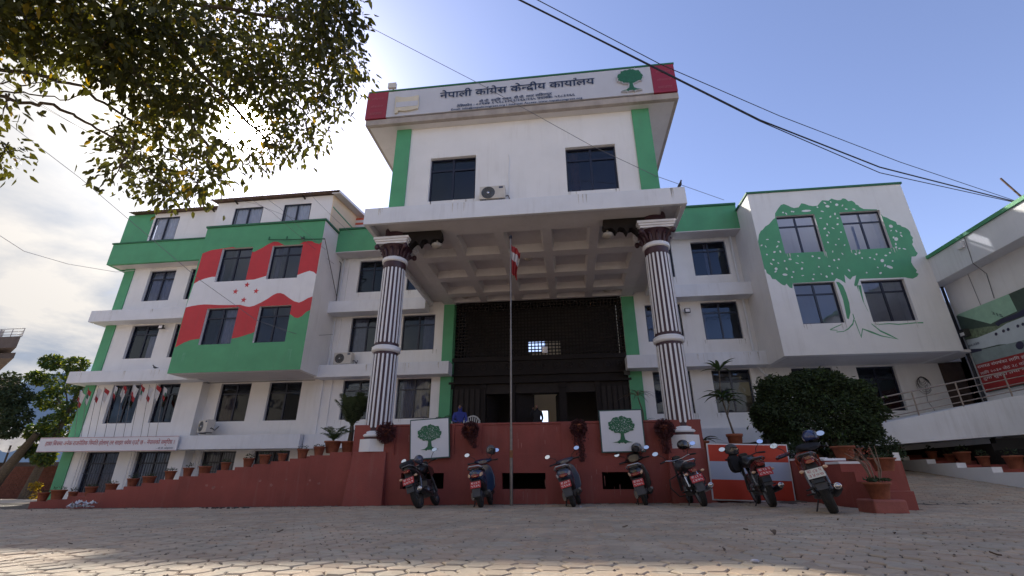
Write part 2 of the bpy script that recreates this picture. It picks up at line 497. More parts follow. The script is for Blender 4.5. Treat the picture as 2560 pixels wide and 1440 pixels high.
def text_on(t, p0, p1, h, mt, parent=None, up=(0, 0, 1), out=0.0, world=True, name='lettering', bold=0.0):
    """lettering fitted between p0 and p1 (base line), h high"""
    vs, fs = text_mesh(t)
    if not vs: return None
    xs = [v[0] for v in vs]; ys = [v[1] for v in vs]
    x0, x1, y0, y1 = min(xs), max(xs), min(ys), max(ys)
    p0 = Vector(p0); p1 = Vector(p1); ex = (p1 - p0); up = Vector(up); nn = ex.cross(up).normalized() * out
    b = MB()
    for k in ([0] if not bold else [-1, 1]):
        off = ex.normalized() * bold * k
        b.add([p0 + off + nn * (1 + 0.2 * k) + ex * ((v[0] - x0) / (x1 - x0)) + up * (h * (v[1] - y0) / (y1 - y0)) for v in vs], fs)
    return b.build(name, mt, parent, world)
# ------------------------------------------------------------------ painted wall with openings
def inside(pt, poly):
    x, y = pt; r = False; j = len(poly) - 1
    for i in range(len(poly)):
        xi, yi = poly[i]; xj, yj = poly[j]
        if (yi > y) != (yj > y) and x < (xj - xi) * (y - yi) / (yj - yi) + xi: r = not r
        j = i
    return r
def painted(x0, x1, z0, z1, Y, holes, layers):
    """flat wall face at Y cut along the paint outlines. layers: [(polygon, key)] later ones win. Returns {key: MB}"""
    pts = []; edges = []
    def addp(poly):
        b = len(pts); pts.extend([Vector(p) for p in poly]); k = len(poly)
        edges.extend([(b + i, b + (i + 1) % k) for i in range(k)])
    addp([(x0, z0), (x1, z0), (x1, z1), (x0, z1)])
    for h in holes: addp([(h[0], h[2]), (h[1], h[2]), (h[1], h[3]), (h[0], h[3])])
    for poly, key in layers: addp(poly)
    vs, es, fs = delaunay_2d_cdt(pts, edges, [], 0, 1e-5)[:3]
    res = {}
    for f in fs:
        c = (sum(vs[i].x for i in f) / 3, sum(vs[i].y for i in f) / 3)
        if not (x0 < c[0] < x1 and z0 < c[1] < z1): continue
        if any(h[0] < c[0] < h[1] and h[2] < c[1] < h[3] for h in holes): continue
        key = 'base'
        for poly, k in layers:
            if inside(c, poly): key = k
        b = res.setdefault(key, MB())
        b.add([(vs[i].x, Y, vs[i].y) for i in f], [(0, 1, 2)])
    return res
def wall(x0, x1, z0, z1, Y, holes, depth, mt, parent, name='wall', mb=None):
    """wall slab with rectangular openings, front face at Y, going back by depth"""
    b = mb or MB()
    xs = sorted(set([x0, x1] + [v for h in holes for v in (h[0], h[1]) if x0 < v < x1]))
    zs = sorted(set([z0, z1] + [v for h in holes for v in (h[2], h[3]) if z0 < v < z1]))
    def hole(i, j):
        cx = (xs[i] + xs[i + 1]) / 2; cz = (zs[j] + zs[j + 1]) / 2
        return any(h[0] < cx < h[1] and h[2] < cz < h[3] for h in holes)
    nx, nz_ = len(xs) - 1, len(zs) - 1
    for i in range(nx):
        for j in range(nz_):
            if hole(i, j): continue
            X0, X1, Z0, Z1 = xs[i], xs[i + 1], zs[j], zs[j + 1]; Y1 = Y + depth
            b.add([(X0, Y, Z0), (X1, Y, Z0), (X1, Y, Z1), (X0, Y, Z1)], [(0, 1, 2, 3)])
            b.add([(X0, Y1, Z0), (X1, Y1, Z0), (X1, Y1, Z1), (X0, Y1, Z1)], [(3, 2, 1, 0)])
            if i == 0 or hole(i - 1, j): b.add([(X0, Y, Z0), (X0, Y, Z1), (X0, Y1, Z1), (X0, Y1, Z0)], [(0, 1, 2, 3)])
            if i == nx - 1 or hole(i + 1, j): b.add([(X1, Y, Z0), (X1, Y, Z1), (X1, Y1, Z1), (X1, Y1, Z0)], [(3, 2, 1, 0)])
            if j == 0 or hole(i, j - 1): b.add([(X0, Y, Z0), (X1, Y, Z0), (X1, Y1, Z0), (X0, Y1, Z0)], [(3, 2, 1, 0)])
            if j == nz_ - 1 or hole(i, j + 1): b.add([(X0, Y, Z1), (X1, Y, Z1), (X1, Y1, Z1), (X0, Y1, Z1)], [(0, 1, 2, 3)])
    if mb is None: return b.build(name, mt, parent)
    return b
WC = {}
def window(parent, x0, x1, z0, z1, Y, curtain=None, transom=True, gl=None, bars=False, recess=0.13, halves=2, open_=None):
    """aluminium window set in an opening; local origin at its lower left corner"""
    w, h = round(x1 - x0, 3), round(z1 - z0, 3); gl = gl or GLASS
    key = (w, h, transom, halves)
    t = 0.055
    zt = h * 0.73 if transom else h - t
    if key not in WC:
        b = MB()
        b.box(0, w, 0, 0.06, 0, t).box(0, w, 0, 0.06, h - t, h).box(0, t, 0, 0.06, t, h - t).box(w - t, w, 0, 0.06, t, h - t)
        for k in range(1, halves): b.box(w * k / halves - .035, w * k / halves + .035, 0.004, 0.056, t, h - t)
        if transom:
            e = [t] + [v for k in range(1, halves) for v in (w * k / halves - .035, w * k / halves + .035)] + [w - t]
            for k in range(halves): b.box(e[2 * k], e[2 * k + 1], 0.004, 0.056, zt - .03, zt + .03)
        fr = b.mesh('window', FRAME)
        panes = []
        for k in range(halves):
            xa = t if k == 0 else w * k / halves + .035; xb = w - t if k == halves - 1 else w * (k + 1) / halves - .035
            for za, zb in (((t, zt - .03), (zt + .03, h - t)) if transom else ((t, h - t),)):
                q = MB(); yo = 0.03 + (0.012 if k % 2 else 0)
                # sliding sash rim and glass
                q.add([(xa, yo, za), (xb, yo, za), (xb, yo, zb), (xa, yo, zb)], [(0, 1, 2, 3)])
                panes.append(q)
        WC[key] = (fr, [q.mesh('pane', GLASS) for q in panes], [q.mesh('pane', GLASSC) for q in panes])
    fr, pn, pc = WC[key]
    o = link('window', fr, parent, True, (x0, Y + recess, z0))
    for q in (pn if gl is GLASS else pc): link('pane', q, o)
    if curtain:
        kind, spans = curtain
        for (a, c_, top) in spans:
            b = MB(); n = max(6, int((c_ - a) * w / 0.045)); vs = []
            for i in range(n + 1):
                x = w * (a + (c_ - a) * i / n); yy = 0.13 + 0.03 * math.sin(i * 1.7 + a * 9) + 0.012 * math.sin(i * .7)
                vs += [(x, yy, 0.05), (x, yy, h * top - 0.03)]
            b.add(vs, [(2 * i, 2 * i + 2, 2 * i + 3, 2 * i + 1) for i in range(n)], True)
            b.build('curtain', kind, o, world=False)
    if bars:
        b = MB()
        for k in range(1, 13): b.bar((w * k / 13, -0.05, 0), (w * k / 13, -0.05, h), 0.014)
        for k in (0.02, 0.5, 0.98): b.bar((0, -0.05, h * k), (w, -0.05, h * k), 0.02)
        b.build('security_bars', FRAME, o, world=False)
    return o
# ================================================================== GROUND
def ground_sheet():
    b = MB()
    def rng(segs):
        out_ = [segs[0][0]]
        for a, c, st in segs:
            n = max(1, int(round((c - a) / st))); out_ += [a + (c - a) * (i + 1) / n for i in range(n)]
        return out_
    xs = rng([(-900, -100, 200), (-100, -30, 10), (-30, 20, 0.8), (20, 100, 10), (100, 900, 200)])
    ys = rng([(-900, -100, 200), (-100, -10, 10), (-10, 25, 0.8), (25, 100, 10), (100, 900, 200)])
    nx = len(xs)
    vs = [(x, y, G(x, y) - 0.014) for y in ys for x in xs]
    fs = [(j * nx + i, j * nx + i + 1, (j + 1) * nx + i + 1, (j + 1) * nx + i) for j in range(len(ys) - 1) for i in range(nx - 1)]
    b.add(vs, fs, True)
    return b
def paver_mat(name, base):
    mt = bpy.data.materials.new(name); mt.use_nodes = True
    t = mt.node_tree; bs = t.nodes['Principled BSDF']; bs.inputs['Roughness'].default_value = 0.85
    geo = N('ShaderNodeNewGeometry', t)
    vo = N('ShaderNodeTexVoronoi', t); vo.inputs['Scale'].default_value = 3.4; vo.inputs['Randomness'].default_value = 0.6
    L(geo.outputs['Position'], vo.inputs[0], t)
    sv = N('ShaderNodeSeparateColor', t); L(vo.outputs['Color'], sv.inputs[0], t)
    n_ = N('ShaderNodeTexNoise', t); n_.inputs['Scale'].default_value = 0.55; n_.inputs['Detail'].default_value = 5; L(geo.outputs['Position'], n_.inputs[0], t)
    n3 = N('ShaderNodeTexNoise', t); n3.inputs['Scale'].default_value = 38; n3.inputs['Detail'].default_value = 6; n3.inputs['Roughness'].default_value = .7; L(geo.outputs['Position'], n3.inputs[0], t)
    n4 = N('ShaderNodeTexNoise', t); n4.inputs['Scale'].default_value = 5; n4.inputs['Detail'].default_value = 4; L(geo.outputs['Position'], n4.inputs[0], t)
    r = M_('MULTIPLY_ADD', sv.outputs[0], 0.22, 0.86, tree=t)
    r = M_('MULTIPLY', r, M_('MULTIPLY_ADD', n_.outputs[0], 0.6, 0.70, tree=t), tree=t)
    r = M_('MULTIPLY', r, M_('MULTIPLY_ADD', n3.outputs[0], 0.42, 0.79, tree=t), tree=t)
    r = M_('MULTIPLY', r, M_('MULTIPLY_ADD', n4.outputs[0], 0.36, 0.82, tree=t), tree=t)
    warm = N('ShaderNodeMixRGB', t); warm.inputs[1].default_value = (*base, 1); warm.inputs[2].default_value = (base[0] * 1.12, base[1] * .93, base[2] * .82, 1)
    L(M_('MULTIPLY', sv.outputs[1], 0.7, tree=t), warm.inputs[0], t)
    sc = N('ShaderNodeVectorMath', t, operation='SCALE'); L(warm.outputs[0], sc.inputs[0], t); L(r, sc.inputs['Scale'], t)
    L(sc.outputs[0], bs.inputs['Base Color'], t)
    bp = N('ShaderNodeBump', t); bp.inputs['Strength'].default_value = 0.55; bp.inputs['Distance'].default_value = 0.006
    L(n3.outputs[0], bp.inputs['Height'], t); L(bp.outputs[0], bs.inputs['Normal'], t)
    return mt
PAVE = paver_mat('paver concrete', (0.39, 0.328, 0.25))
JOINT = mat('joint sand', (0.09, 0.075, 0.06), 0.95, 0.3, 8, 0.5, 60)
gs = ground_sheet(); gb = gs
for fi, f_ in enumerate(gs.f):
    cx = sum(gs.v[i][0] for i in f_) / 4; cy = sum(gs.v[i][1] for i in f_) / 4
    gs.mi[fi] = 0 if (2.0 < cy < 17.6 and abs(cx) < 1.42 * cy + 1) else 1
ground = gs.build('ground', [JOINT, PAVE])
tag(ground, 'paved yard in front of the building, sandy joints between the pavers', kind='structure')
# hexagonal interlocking pavers: tip to tip along X
HEX = 0.128; CW = HEX * 1.5; RH = HEX * math.sqrt(3)
def hexm(b, cx, cy, cz, dz, tx, ty, rot, s=1.0):
    top = []; mid = []; bot = []
    for k in range(6):
        a = math.pi / 3 * k + rot
        for lst, rr, z in ((top, HEX * s - 0.019, 0.0), (mid, HEX * s - 0.0065, -0.009), (bot, HEX * s - 0.0065, -0.024)):
            x = rr * math.cos(a); y = rr * math.sin(a)
            lst.append((cx + x, cy + y, cz + dz + z + x * tx + y * ty))
    v = top + mid + bot
    f = [tuple(range(6))] + [(6 + k, 6 + (k + 1) % 6, (k + 1) % 6, k) for k in range(6)] + [(12 + k, 12 + (k + 1) % 6, 6 + (k + 1) % 6, 6 + k) for k in range(6)]
    b.add(v, f)
cells = []
ix = -60
for ix in range(-98, 66):
    for iy in range(-4, 72):
        x = ix * CW + 0.01; y = 2.1 + iy * RH + (RH / 2 if ix % 2 else 0)
        if y > 13.05 and x < 6.0: continue
        if y > 17.5 or abs(x) > 1.42 * y + 1.2: continue
        if x > 11.0: continue
        if y > 10.0 and 5.3 + (13.35 - y) * .085 < x < 5.9 + (13.35 - y) * .085: continue
        if 5.08 < x < 5.5 and 9.3 < y < 9.65: continue
        if y > 13.3 and x < 8.2 + (y - 13.7) * .52: continue
        cells.append((x, y))
cells.sort(key=lambda c: c[0] ** 2 + c[1] ** 2 if abs(c[0]) < 1.22 * c[1] and c[1] > 3.3 else 1e6)
hb = MB(); hexm(hb, 0, 0, 0, 0, 0, 0, 0); hme = hb.mesh('paver', PAVE)
allb = MB()
for i, (x, y) in enumerate(cells):
    dz = R_.uniform(-0.005, 0.004); tx = R_.uniform(-.022, .022) + (G(x + .05, y) - G(x - .05, y)) / .1; ty = R_.uniform(-.022, .022) + (G(x, y + .05) - G(x, y - .05)) / .1
    if i < 300:
        o = link('paver', hme, ground); o.location = (x, y, G(x, y) + dz); o.rotation_euler = (ty, -tx, R_.choice(range(6)) * math.pi / 3)
    else: hexm(allb, x, y, G(x, y), dz, tx, ty, 0)
tag(allb.build('pavers', PAVE, ground), kind='stuff')

# ================================================================== MAIN BUILDING
B = thing('office_building', 'large white and green party office building with a columned porch and two painted wings', 'building', (-2, 20.55, 0))
R1, R2, R3 = (3.12, 4.90), (6.24, 7.98), (9.31, 11.06)
YC = 20.55
# --- centre facade left
hl = [(-10.33, -8.77, *R1), (-7.73, -6.13, *R1), (-10.33, -8.77, *R2), (-7.73, -6.13, *R2), (-10.3, -8.77, *R3), (-7.73, -6.13, *R3)]
wall(-11.75, -5.2, 1.4, 12.4, YC, hl, 0.28, WHITE, B)
hr = [(3.70, 5.27, *R1), (6.15, 7.72, *R1), (3.70, 5.27, *R2), (6.17, 7.75, *R2), (3.70, 5.27, *R3), (6.17, 7.75, *R3)]
wall(2.67, 8.3, 1.4, 12.4, YC, hr, 0.28, WHITE, B)
sheer = (CURTL, [(0.05, 0.42, .72), (0.62, 0.95, .72)])
cl = [None, (CURT, [(0.1, 0.9, 1.0)]), (CURT, [(0.05, 0.5, 1.0)]), (CURT, [(0.62, 0.97, 1.0)]), None, None]
for h, c in zip(hl, cl): window(B, h[0], h[1], h[2], h[3], YC, c)
cr = [None, (CURTB, [(0.0, 0.1, 1.0)]), (CURTB, [(0.05, 0.5, 1)]), (CURTB, [(0.02, 0.12, 1.0)]), None, (CURT, [(0.40, 0.48, 1)])]
for h, c in zip(hr, cr): window(B, h[0], h[1], h[2], h[3], YC, c)
for x0, x1 in ((-5.7, -5.2), (2.67, 3.24)):
    b = MB(); b.box(x0, x1, YC - 0.06, YC - 0.003, 1.9, 8.42); b.build('green_pilaster', GREEN, B)
b = MB(); b.box(-5.2, -5.12, YC, YC + 0.28, 1.9, 8.4); b.build('door_reveal', GREEND, B)
# ledges and parapets of the centre
for x0, x1 in ((-11.45, -5.18), (2.58, 8.25)):
    b = MB(); b.box(x0, x1, 19.85, YC - .005, 4.93, 5.50); b.build('ledge', WHITE2, B, bevel=.012)
    b = MB(); b.box(x0 if x0 < 0 else 3.95, x1 if x0 > 0 else -6.45, 19.85, YC - .005, 8.04, 8.62); b.build('ledge', WHITE2, B, bevel=.012)
    b = MB(); b.box(x0, x1, 19.85, YC - .005, 1.87, 2.45); b.build('plinth_band', WHITE2, B)
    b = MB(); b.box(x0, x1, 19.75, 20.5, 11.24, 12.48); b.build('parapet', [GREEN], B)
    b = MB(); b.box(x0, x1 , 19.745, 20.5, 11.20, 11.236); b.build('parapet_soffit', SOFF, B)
    b = MB(); b.box(x0, x1, 19.69, 20.55, 12.483, 12.58); b.build('coping', GREEND, B)
# low pilaster relief and wall pipes at the left end
b = MB(); b.box(-11.45, -11.3, YC - .08, YC - .003, 2.5, 4.9).box(-11.45, -11.3, YC - .08, YC - .003, 5.52, 8.0).box(-11.45, -11.3, YC - .08, YC - .003, 8.64, 11.2)
b.box(-10.95, -10.86, YC - .05, YC - .003, 8.64, 11.2).box(-10.95, -10.86, YC - .05, YC - .003, 5.52, 8.0).box(-10.95, -10.86, YC - .05, YC - .003, 2.5, 4.9)
b.build('wall_rib', WHITE, B)
def pipe(pts, r, name='drain_pipe', mt=WHITE2, n=8):
    b = MB(); b.tube(pts, r, n); return b.build(name, mt, B)
pipe([(-11.15, 20.48, 5.5), (-11.15, 20.48, 8.0)], .035); pipe([(-11.12, 20.48, 8.62), (-11.12, 20.48, 11.2)], .035)
pipe([(8.0, 20.47, 5.5), (8.0, 20.47, 8.03)], .055); pipe([(8.0, 20.47, 8.62), (8.0, 20.47, 11.2)], .055); pipe([(8.0, 20.4, 4.95), (8.15, 20.2, 4.6), (8.9, 20.4, 4.2), (8.95, 20.42, 2.4)], .05)
# floors and back volume so that no light leaks into the wings
b = MB()
for z in (4.95, 8.06, 11.2): b.box(-23.3, -5.3, 20.95, 29.5, z, z + .25).box(2.8, 15.9, 20.95, 29.5, z, z + .25)
b.box(-23.3, -5.3, 22.6, 22.8, -.2, 12.2).box(2.8, 15.9, 22.6, 22.8, 1.5, 12.2)
b.box(-23.4, -23.2, 20.4, 29.5, -.3, 12.2).box(15.9, 16.1, 20.5, 29.5, 1.2, 12.2)
b.box(-23.3, -5.3, 20.95, 29.5, 12.25, 12.45).box(2.8, 15.9, 20.95, 29.5, 12.25, 12.45).box(-5.3, 2.8, 20.95, 23.1, 12.25, 12.45)
b.box(-5.42, -5.22, 20.83, 29.5, 1.5, 12.2).box(2.70, 2.9, 20.83, 29.5, 1.5, 12.2).box(-5.2, 2.68, 20.83, 23.1, 8.9, 9.1)  # hall ceiling stops at the partition; open roof behind added to let daylight in
b.build('inner_wall', ROOM, B)
# --- hall behind the carved screen, its back part an added light well
b = MB()
b.box(-5.2, 2.68, 20.6, 29.5, 1.6, 1.9)
wall(-5.2, 2.68, 1.9, 8.9, 28.0, [(-2.15, -1.2, 3.4, 4.33), (-2.4, -1.2, 7.9, 8.8)], 0.2, CREAM, B, 'hall_back_wall', b)
b.build('hall', CREAM, B)
b = MB(); b.box(-5.2, -1.75, 23.0, 23.1, 1.9, 6.5).box(-5.2, -1.92, 23.0, 23.1, 6.5, 7.14).box(-.25, 2.68, 23.0, 23.1, 1.9, 7.14).box(-1.75, -.25, 23.0, 23.1, 4.45, 6.42).box(-5.2, 2.68, 23.0, 23.1, 7.14, 8.9); b.build('inner_partition', ROOM, B)
# --- carved timber screen
YS = 20.62
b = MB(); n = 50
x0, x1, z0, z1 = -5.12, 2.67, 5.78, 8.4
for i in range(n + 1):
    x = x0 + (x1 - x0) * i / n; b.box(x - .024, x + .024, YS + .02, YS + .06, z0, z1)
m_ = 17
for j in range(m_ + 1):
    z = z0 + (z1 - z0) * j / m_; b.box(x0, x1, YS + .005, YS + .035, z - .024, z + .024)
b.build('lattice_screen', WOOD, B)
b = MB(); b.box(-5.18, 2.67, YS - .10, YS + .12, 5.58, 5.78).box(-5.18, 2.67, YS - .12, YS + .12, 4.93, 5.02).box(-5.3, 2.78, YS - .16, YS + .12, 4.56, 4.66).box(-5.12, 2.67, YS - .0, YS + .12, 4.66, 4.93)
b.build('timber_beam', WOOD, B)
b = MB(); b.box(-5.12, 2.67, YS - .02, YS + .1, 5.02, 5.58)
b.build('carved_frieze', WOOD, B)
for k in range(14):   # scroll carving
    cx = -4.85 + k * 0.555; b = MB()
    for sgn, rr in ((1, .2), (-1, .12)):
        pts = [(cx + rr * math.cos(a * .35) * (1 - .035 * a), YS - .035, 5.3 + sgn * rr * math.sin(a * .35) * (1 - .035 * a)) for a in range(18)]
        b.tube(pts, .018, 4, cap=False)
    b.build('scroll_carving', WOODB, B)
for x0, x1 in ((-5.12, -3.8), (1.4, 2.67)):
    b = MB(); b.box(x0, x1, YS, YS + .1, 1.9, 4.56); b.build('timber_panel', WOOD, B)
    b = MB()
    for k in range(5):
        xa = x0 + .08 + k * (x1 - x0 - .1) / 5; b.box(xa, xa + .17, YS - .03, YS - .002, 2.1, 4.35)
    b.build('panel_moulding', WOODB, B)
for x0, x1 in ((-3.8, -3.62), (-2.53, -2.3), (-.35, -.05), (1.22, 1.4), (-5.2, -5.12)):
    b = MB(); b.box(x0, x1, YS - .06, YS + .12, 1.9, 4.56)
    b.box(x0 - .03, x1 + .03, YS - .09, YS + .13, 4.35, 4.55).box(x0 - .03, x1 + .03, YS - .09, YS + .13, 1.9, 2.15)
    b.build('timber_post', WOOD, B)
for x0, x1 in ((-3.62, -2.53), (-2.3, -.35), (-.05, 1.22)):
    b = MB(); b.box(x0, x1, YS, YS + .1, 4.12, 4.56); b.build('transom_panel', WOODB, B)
d = MB(); d.box(0, .86, -.03, .03, 0, 2.2)
for k in range(4): d.box(.1, .76, -.05, -.032, .12 + k * .52, .52 + k * .52)
dm = d.mesh('door_leaf', WOOD)
for (x, y, a) in ((-2.28, 20.72, rad(24)), (-3.6, 20.75, rad(62)), (-.37, 20.75, rad(100))):
    o = link('door_leaf', dm, B, True, (x, y, 1.91)); o.rotation_euler = (0, 0, a)
b = MB(); b.box(-1.05, -.80, YS - .08, YS - .02, 5.9, 6.18); b.build('notice_plate', CURTL, B)

# --- porch roof (slab with coffered soffit)
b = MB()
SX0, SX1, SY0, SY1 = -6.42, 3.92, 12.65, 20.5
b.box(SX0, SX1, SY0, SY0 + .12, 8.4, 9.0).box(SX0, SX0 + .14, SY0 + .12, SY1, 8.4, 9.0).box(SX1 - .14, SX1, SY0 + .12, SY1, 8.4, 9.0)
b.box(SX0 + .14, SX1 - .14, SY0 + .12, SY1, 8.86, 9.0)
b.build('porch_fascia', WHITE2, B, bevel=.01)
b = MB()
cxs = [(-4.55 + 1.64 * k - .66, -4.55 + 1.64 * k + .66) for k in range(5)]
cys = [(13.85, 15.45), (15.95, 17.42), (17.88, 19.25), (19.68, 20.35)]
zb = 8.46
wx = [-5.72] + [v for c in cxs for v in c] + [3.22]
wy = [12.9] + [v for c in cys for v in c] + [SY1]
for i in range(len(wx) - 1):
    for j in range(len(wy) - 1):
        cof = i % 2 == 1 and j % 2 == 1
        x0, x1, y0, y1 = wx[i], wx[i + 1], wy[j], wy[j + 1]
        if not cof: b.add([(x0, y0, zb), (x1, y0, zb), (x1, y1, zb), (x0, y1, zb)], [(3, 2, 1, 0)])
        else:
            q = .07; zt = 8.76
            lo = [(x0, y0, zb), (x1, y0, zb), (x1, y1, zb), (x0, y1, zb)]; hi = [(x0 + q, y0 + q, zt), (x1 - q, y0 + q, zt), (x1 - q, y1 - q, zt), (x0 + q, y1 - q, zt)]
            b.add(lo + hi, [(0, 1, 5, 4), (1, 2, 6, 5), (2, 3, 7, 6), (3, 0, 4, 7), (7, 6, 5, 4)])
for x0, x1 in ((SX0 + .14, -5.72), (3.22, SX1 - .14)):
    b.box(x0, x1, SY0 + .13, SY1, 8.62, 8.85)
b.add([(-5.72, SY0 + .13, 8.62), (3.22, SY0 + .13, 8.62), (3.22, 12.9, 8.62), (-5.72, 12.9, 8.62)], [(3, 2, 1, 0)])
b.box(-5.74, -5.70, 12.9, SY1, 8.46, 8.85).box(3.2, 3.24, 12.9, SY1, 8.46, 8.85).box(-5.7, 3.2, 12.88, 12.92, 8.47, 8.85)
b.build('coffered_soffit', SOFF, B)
LAMPG = mat('frosted lamp', (0.35, 0.32, 0.28), 0.3, 0.1, 9)
lmp = MB(); lmp.lathe([(.03, 0), (.03, -.1), (.17, -.14), (.19, -.18), (.15, -.25), (.06, -.29), (.0, -.3)], (0, 0, 0), 14, cap=False)
lm = lmp.mesh('ceiling_lamp', LAMPG)
for x, y, z in ((-1.27, 16.2, 8.76), (-4.55, 19.9, 8.76), (2.01, 19.95, 8.76), (-4.15, 13.58, 8.14), (1.55, 13.58, 8.14)): link('ceiling_lamp', lm, B, True, (x, y, z))
# carved bracket beams between column and soffit
def bracket(xc, sgn):
    b = MB(); y0, y1 = 13.42, 13.74
    prof = [(0.0, 8.455), (1.62, 8.455), (1.66, 8.22), (1.60, 8.12), (1.42, 8.14), (1.34, 8.12), (1.25, 7.98), (1.16, 8.12), (1.08, 8.14), (0.98, 8.10), (.90, 7.92), (.82, 8.08), (.72, 8.10), (.62, 8.0), (.55, 7.9), (.5, 8.0), (0.0, 8.0)]
    b.prism([(xc + sgn * p[0], p[1]) for p in prof], y0, y1)
    b.build('carved_bracket', WOOD, B, fix=True)
bracket(-5.62, 1); bracket(3.05, -1)
# --- the two fluted columns
def column(xc, yc, zb):
    b = MB()
    b.lathe([(.385, 1.95), (.385, 4.33), (.385, 4.5), (.365, 7.42)], (xc, yc, 0), 32)
    b.build('column', MAROON, B)
    c = B.children[-1] if False else bpy.data.objects[[o.name for o in B.children if o.name.startswith('column')][-1]]
    return c
def col(xc, yc):
    b = MB(); b.lathe([(.375, 1.9), (.375, 4.40), (.355, 7.45)], (xc, yc, 0), 32)
    c = b.build('column', MAROON, B)
    b = MB()   # pedestal, torus mouldings
    b.lathe([(.52, 1.36), (.52, 1.70)], (xc, yc, 0), 8)
    b.build('pedestal', CWHITE, c, bevel=.015)
    b = MB(); b.lathe([(.44, 1.70), (.44, 1.77)], (xc, yc, 0), 28); b.build('dark_moulding', MAROON, c)
    b = MB(); b.lathe([(.45, 1.77), (.47, 1.80), (.45, 1.84), (.41, 1.86), (.42, 1.90), (.38, 1.93)], (xc, yc, 0), 28); b.build('base_moulding', CWHITE, c)
    b = MB(); b.lathe([(.38, 4.30), (.44, 4.33), (.45, 4.39), (.43, 4.42), (.45, 4.45), (.38, 4.50)], (xc, yc, 0), 28); b.build('ring', CWHITE, c)
    b = MB(); b.lathe([(.36, 7.38), (.42, 7.40), (.43, 7.46), (.40, 7.48), (.42, 7.52), (.36, 7.56)], (xc, yc, 0), 28); b.build('necking_ring', CWHITE, c)
    # flutes: raised white staves with rounded ends
    fl = []
    for za, zb_, r0, r1 in ((2.02, 4.22, .379, .379), (4.58, 7.16, .376, .359)):
        q = MB(); hw = .030; pts = []
        for k in range(7): a = math.pi * k / 6; pts.append((hw * math.cos(a), zb_ - hw + hw * math.sin(a)))
        for k in range(7): a = math.pi + math.pi * k / 6; pts.append((hw * math.cos(a), za + hw + hw * math.sin(a)))
        def rr(z): return r0 + (r1 - r0) * (z - za) / (zb_ - za)
        fr = [(rr(p[1]) + .012, p[0], p[1]) for p in pts]; bk = [(rr(p[1]) - .01, p[0], p[1]) for p in pts]; nn = len(pts)
        q.add(fr + bk, [tuple(range(nn))] + [(i, nn + i, nn + (i + 1) % nn, (i + 1) % nn) for i in range(nn)])
        fl.append(q.mesh('flute', CWHITE))
    for k in range(18):
        for me in fl:
            o = link('flute', me, c, True, (xc, yc, 0)); o.rotation_euler = (0, 0, 2 * math.pi * k / 18)
    # capital: bell with acanthus leaves and corner volutes
    b = MB(); b.lathe([(.36, 7.16), (.375, 7.2), (.375, 7.38)], (xc, yc, 0), 28)
    b.lathe([(.36, 7.54), (.37, 7.62), (.40, 7.75), (.47, 7.88), (.54, 7.95)], (xc, yc, 0), 28)
    for k in range(12):
        a = 2 * math.pi * k / 12; ca, sa = math.cos(a), math.sin(a)
        pts = [(xc + ca * r, yc + sa * r, z) for r, z in ((.375, 7.56), (.40, 7.68), (.44, 7.78), (.50, 7.82), (.52, 7.78))]
        b.tube(pts, [.05, .06, .055, .04, .02], 6)
    for sx in (-1, 1):
        for sy in (-1, 1):
            b.ball((xc + sx * .49, yc + sy * .49, 7.84), .085, .085, .10)
            b.tube([(xc + sx * .27, yc + sy * .27, 7.62), (xc + sx * .36, yc + sy * .36, 7.78), (xc + sx * .5, yc + sy * .5, 7.9)], [.05, .05, .04], 6)
    b.build('capital', MAROON, c)
    b = MB(); b.box(xc - .52, xc + .52, yc - .52, yc + .52, 7.95, 8.02).box(xc - .56, xc + .56, yc - .56, yc + .56, 8.022, 8.09).box(xc - .60, xc + .60, yc - .60, yc + .60, 8.092, 8.17)
    b.build('abacus', CWHITE, c)
    b = MB(); b.lathe([(.42, 8.17), (.42, 8.62)], (xc, yc, 0), 26); b.build('drum', MAROON, c)
col(-5.62, 13.72); col(3.05, 13.72)

# --- tower above the porch
YT = 13.0
ht = [(-4.4, -2.77, 9.34, 11.13), (.33, 2.0, 9.34, 11.13)]
wall(-5.7, 3.22, 9.0, 12.5, YT, ht, .25, WHITE, B)
b = MB(); b.box(-5.7, -5.6, YT + .25, 20.5, 9.0, 12.5).box(3.12, 3.22, YT + .25, 20.5, 9.0, 12.5).box(-5.6, 3.12, 15.2, 15.3, 9.0, 12.5)
b.build('wall', WHITE, B)
window(B, *ht[0], YT); window(B, *ht[1], YT, (CURTB, [(0.08, 0.26, .97)]))
for x0, x1 in ((-5.74, -5.2), (2.68, 3.26)):
    b = MB(); b.box(x0, x1, YT - .05, YT - .003, 9.0, 12.5); b.build('green_pilaster', GREEN, B)
b = MB(); b.box(-6.82, 4.22, 12.6, 20.9, 12.5, 12.74); b.build('roof_slab', CONC, B, bevel=.01)
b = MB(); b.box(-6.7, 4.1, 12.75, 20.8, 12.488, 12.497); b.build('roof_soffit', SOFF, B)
b = MB(); b.box(-6.78, 4.18, 12.7, 12.9, 12.745, 14.0).box(-6.78, -6.6, 12.9, 20.8, 12.745, 13.9).box(4.0, 4.18, 12.9, 20.8, 12.745, 13.9)
b.build('parapet', SIGNR, B)
b = MB(); b.box(-6.84, 4.24, 12.56, 12.95, 14.003, 14.07); b.build('coping', GREEND, B)
pipe([(-1.62, 12.97, 9.05), (-1.6, 12.97, 9.6), (-1.62, 12.97, 10.2), (-1.58, 12.97, 10.85), (-1.62, 12.97, 11.0)], .012, 'wall_conduit', WHITE2)

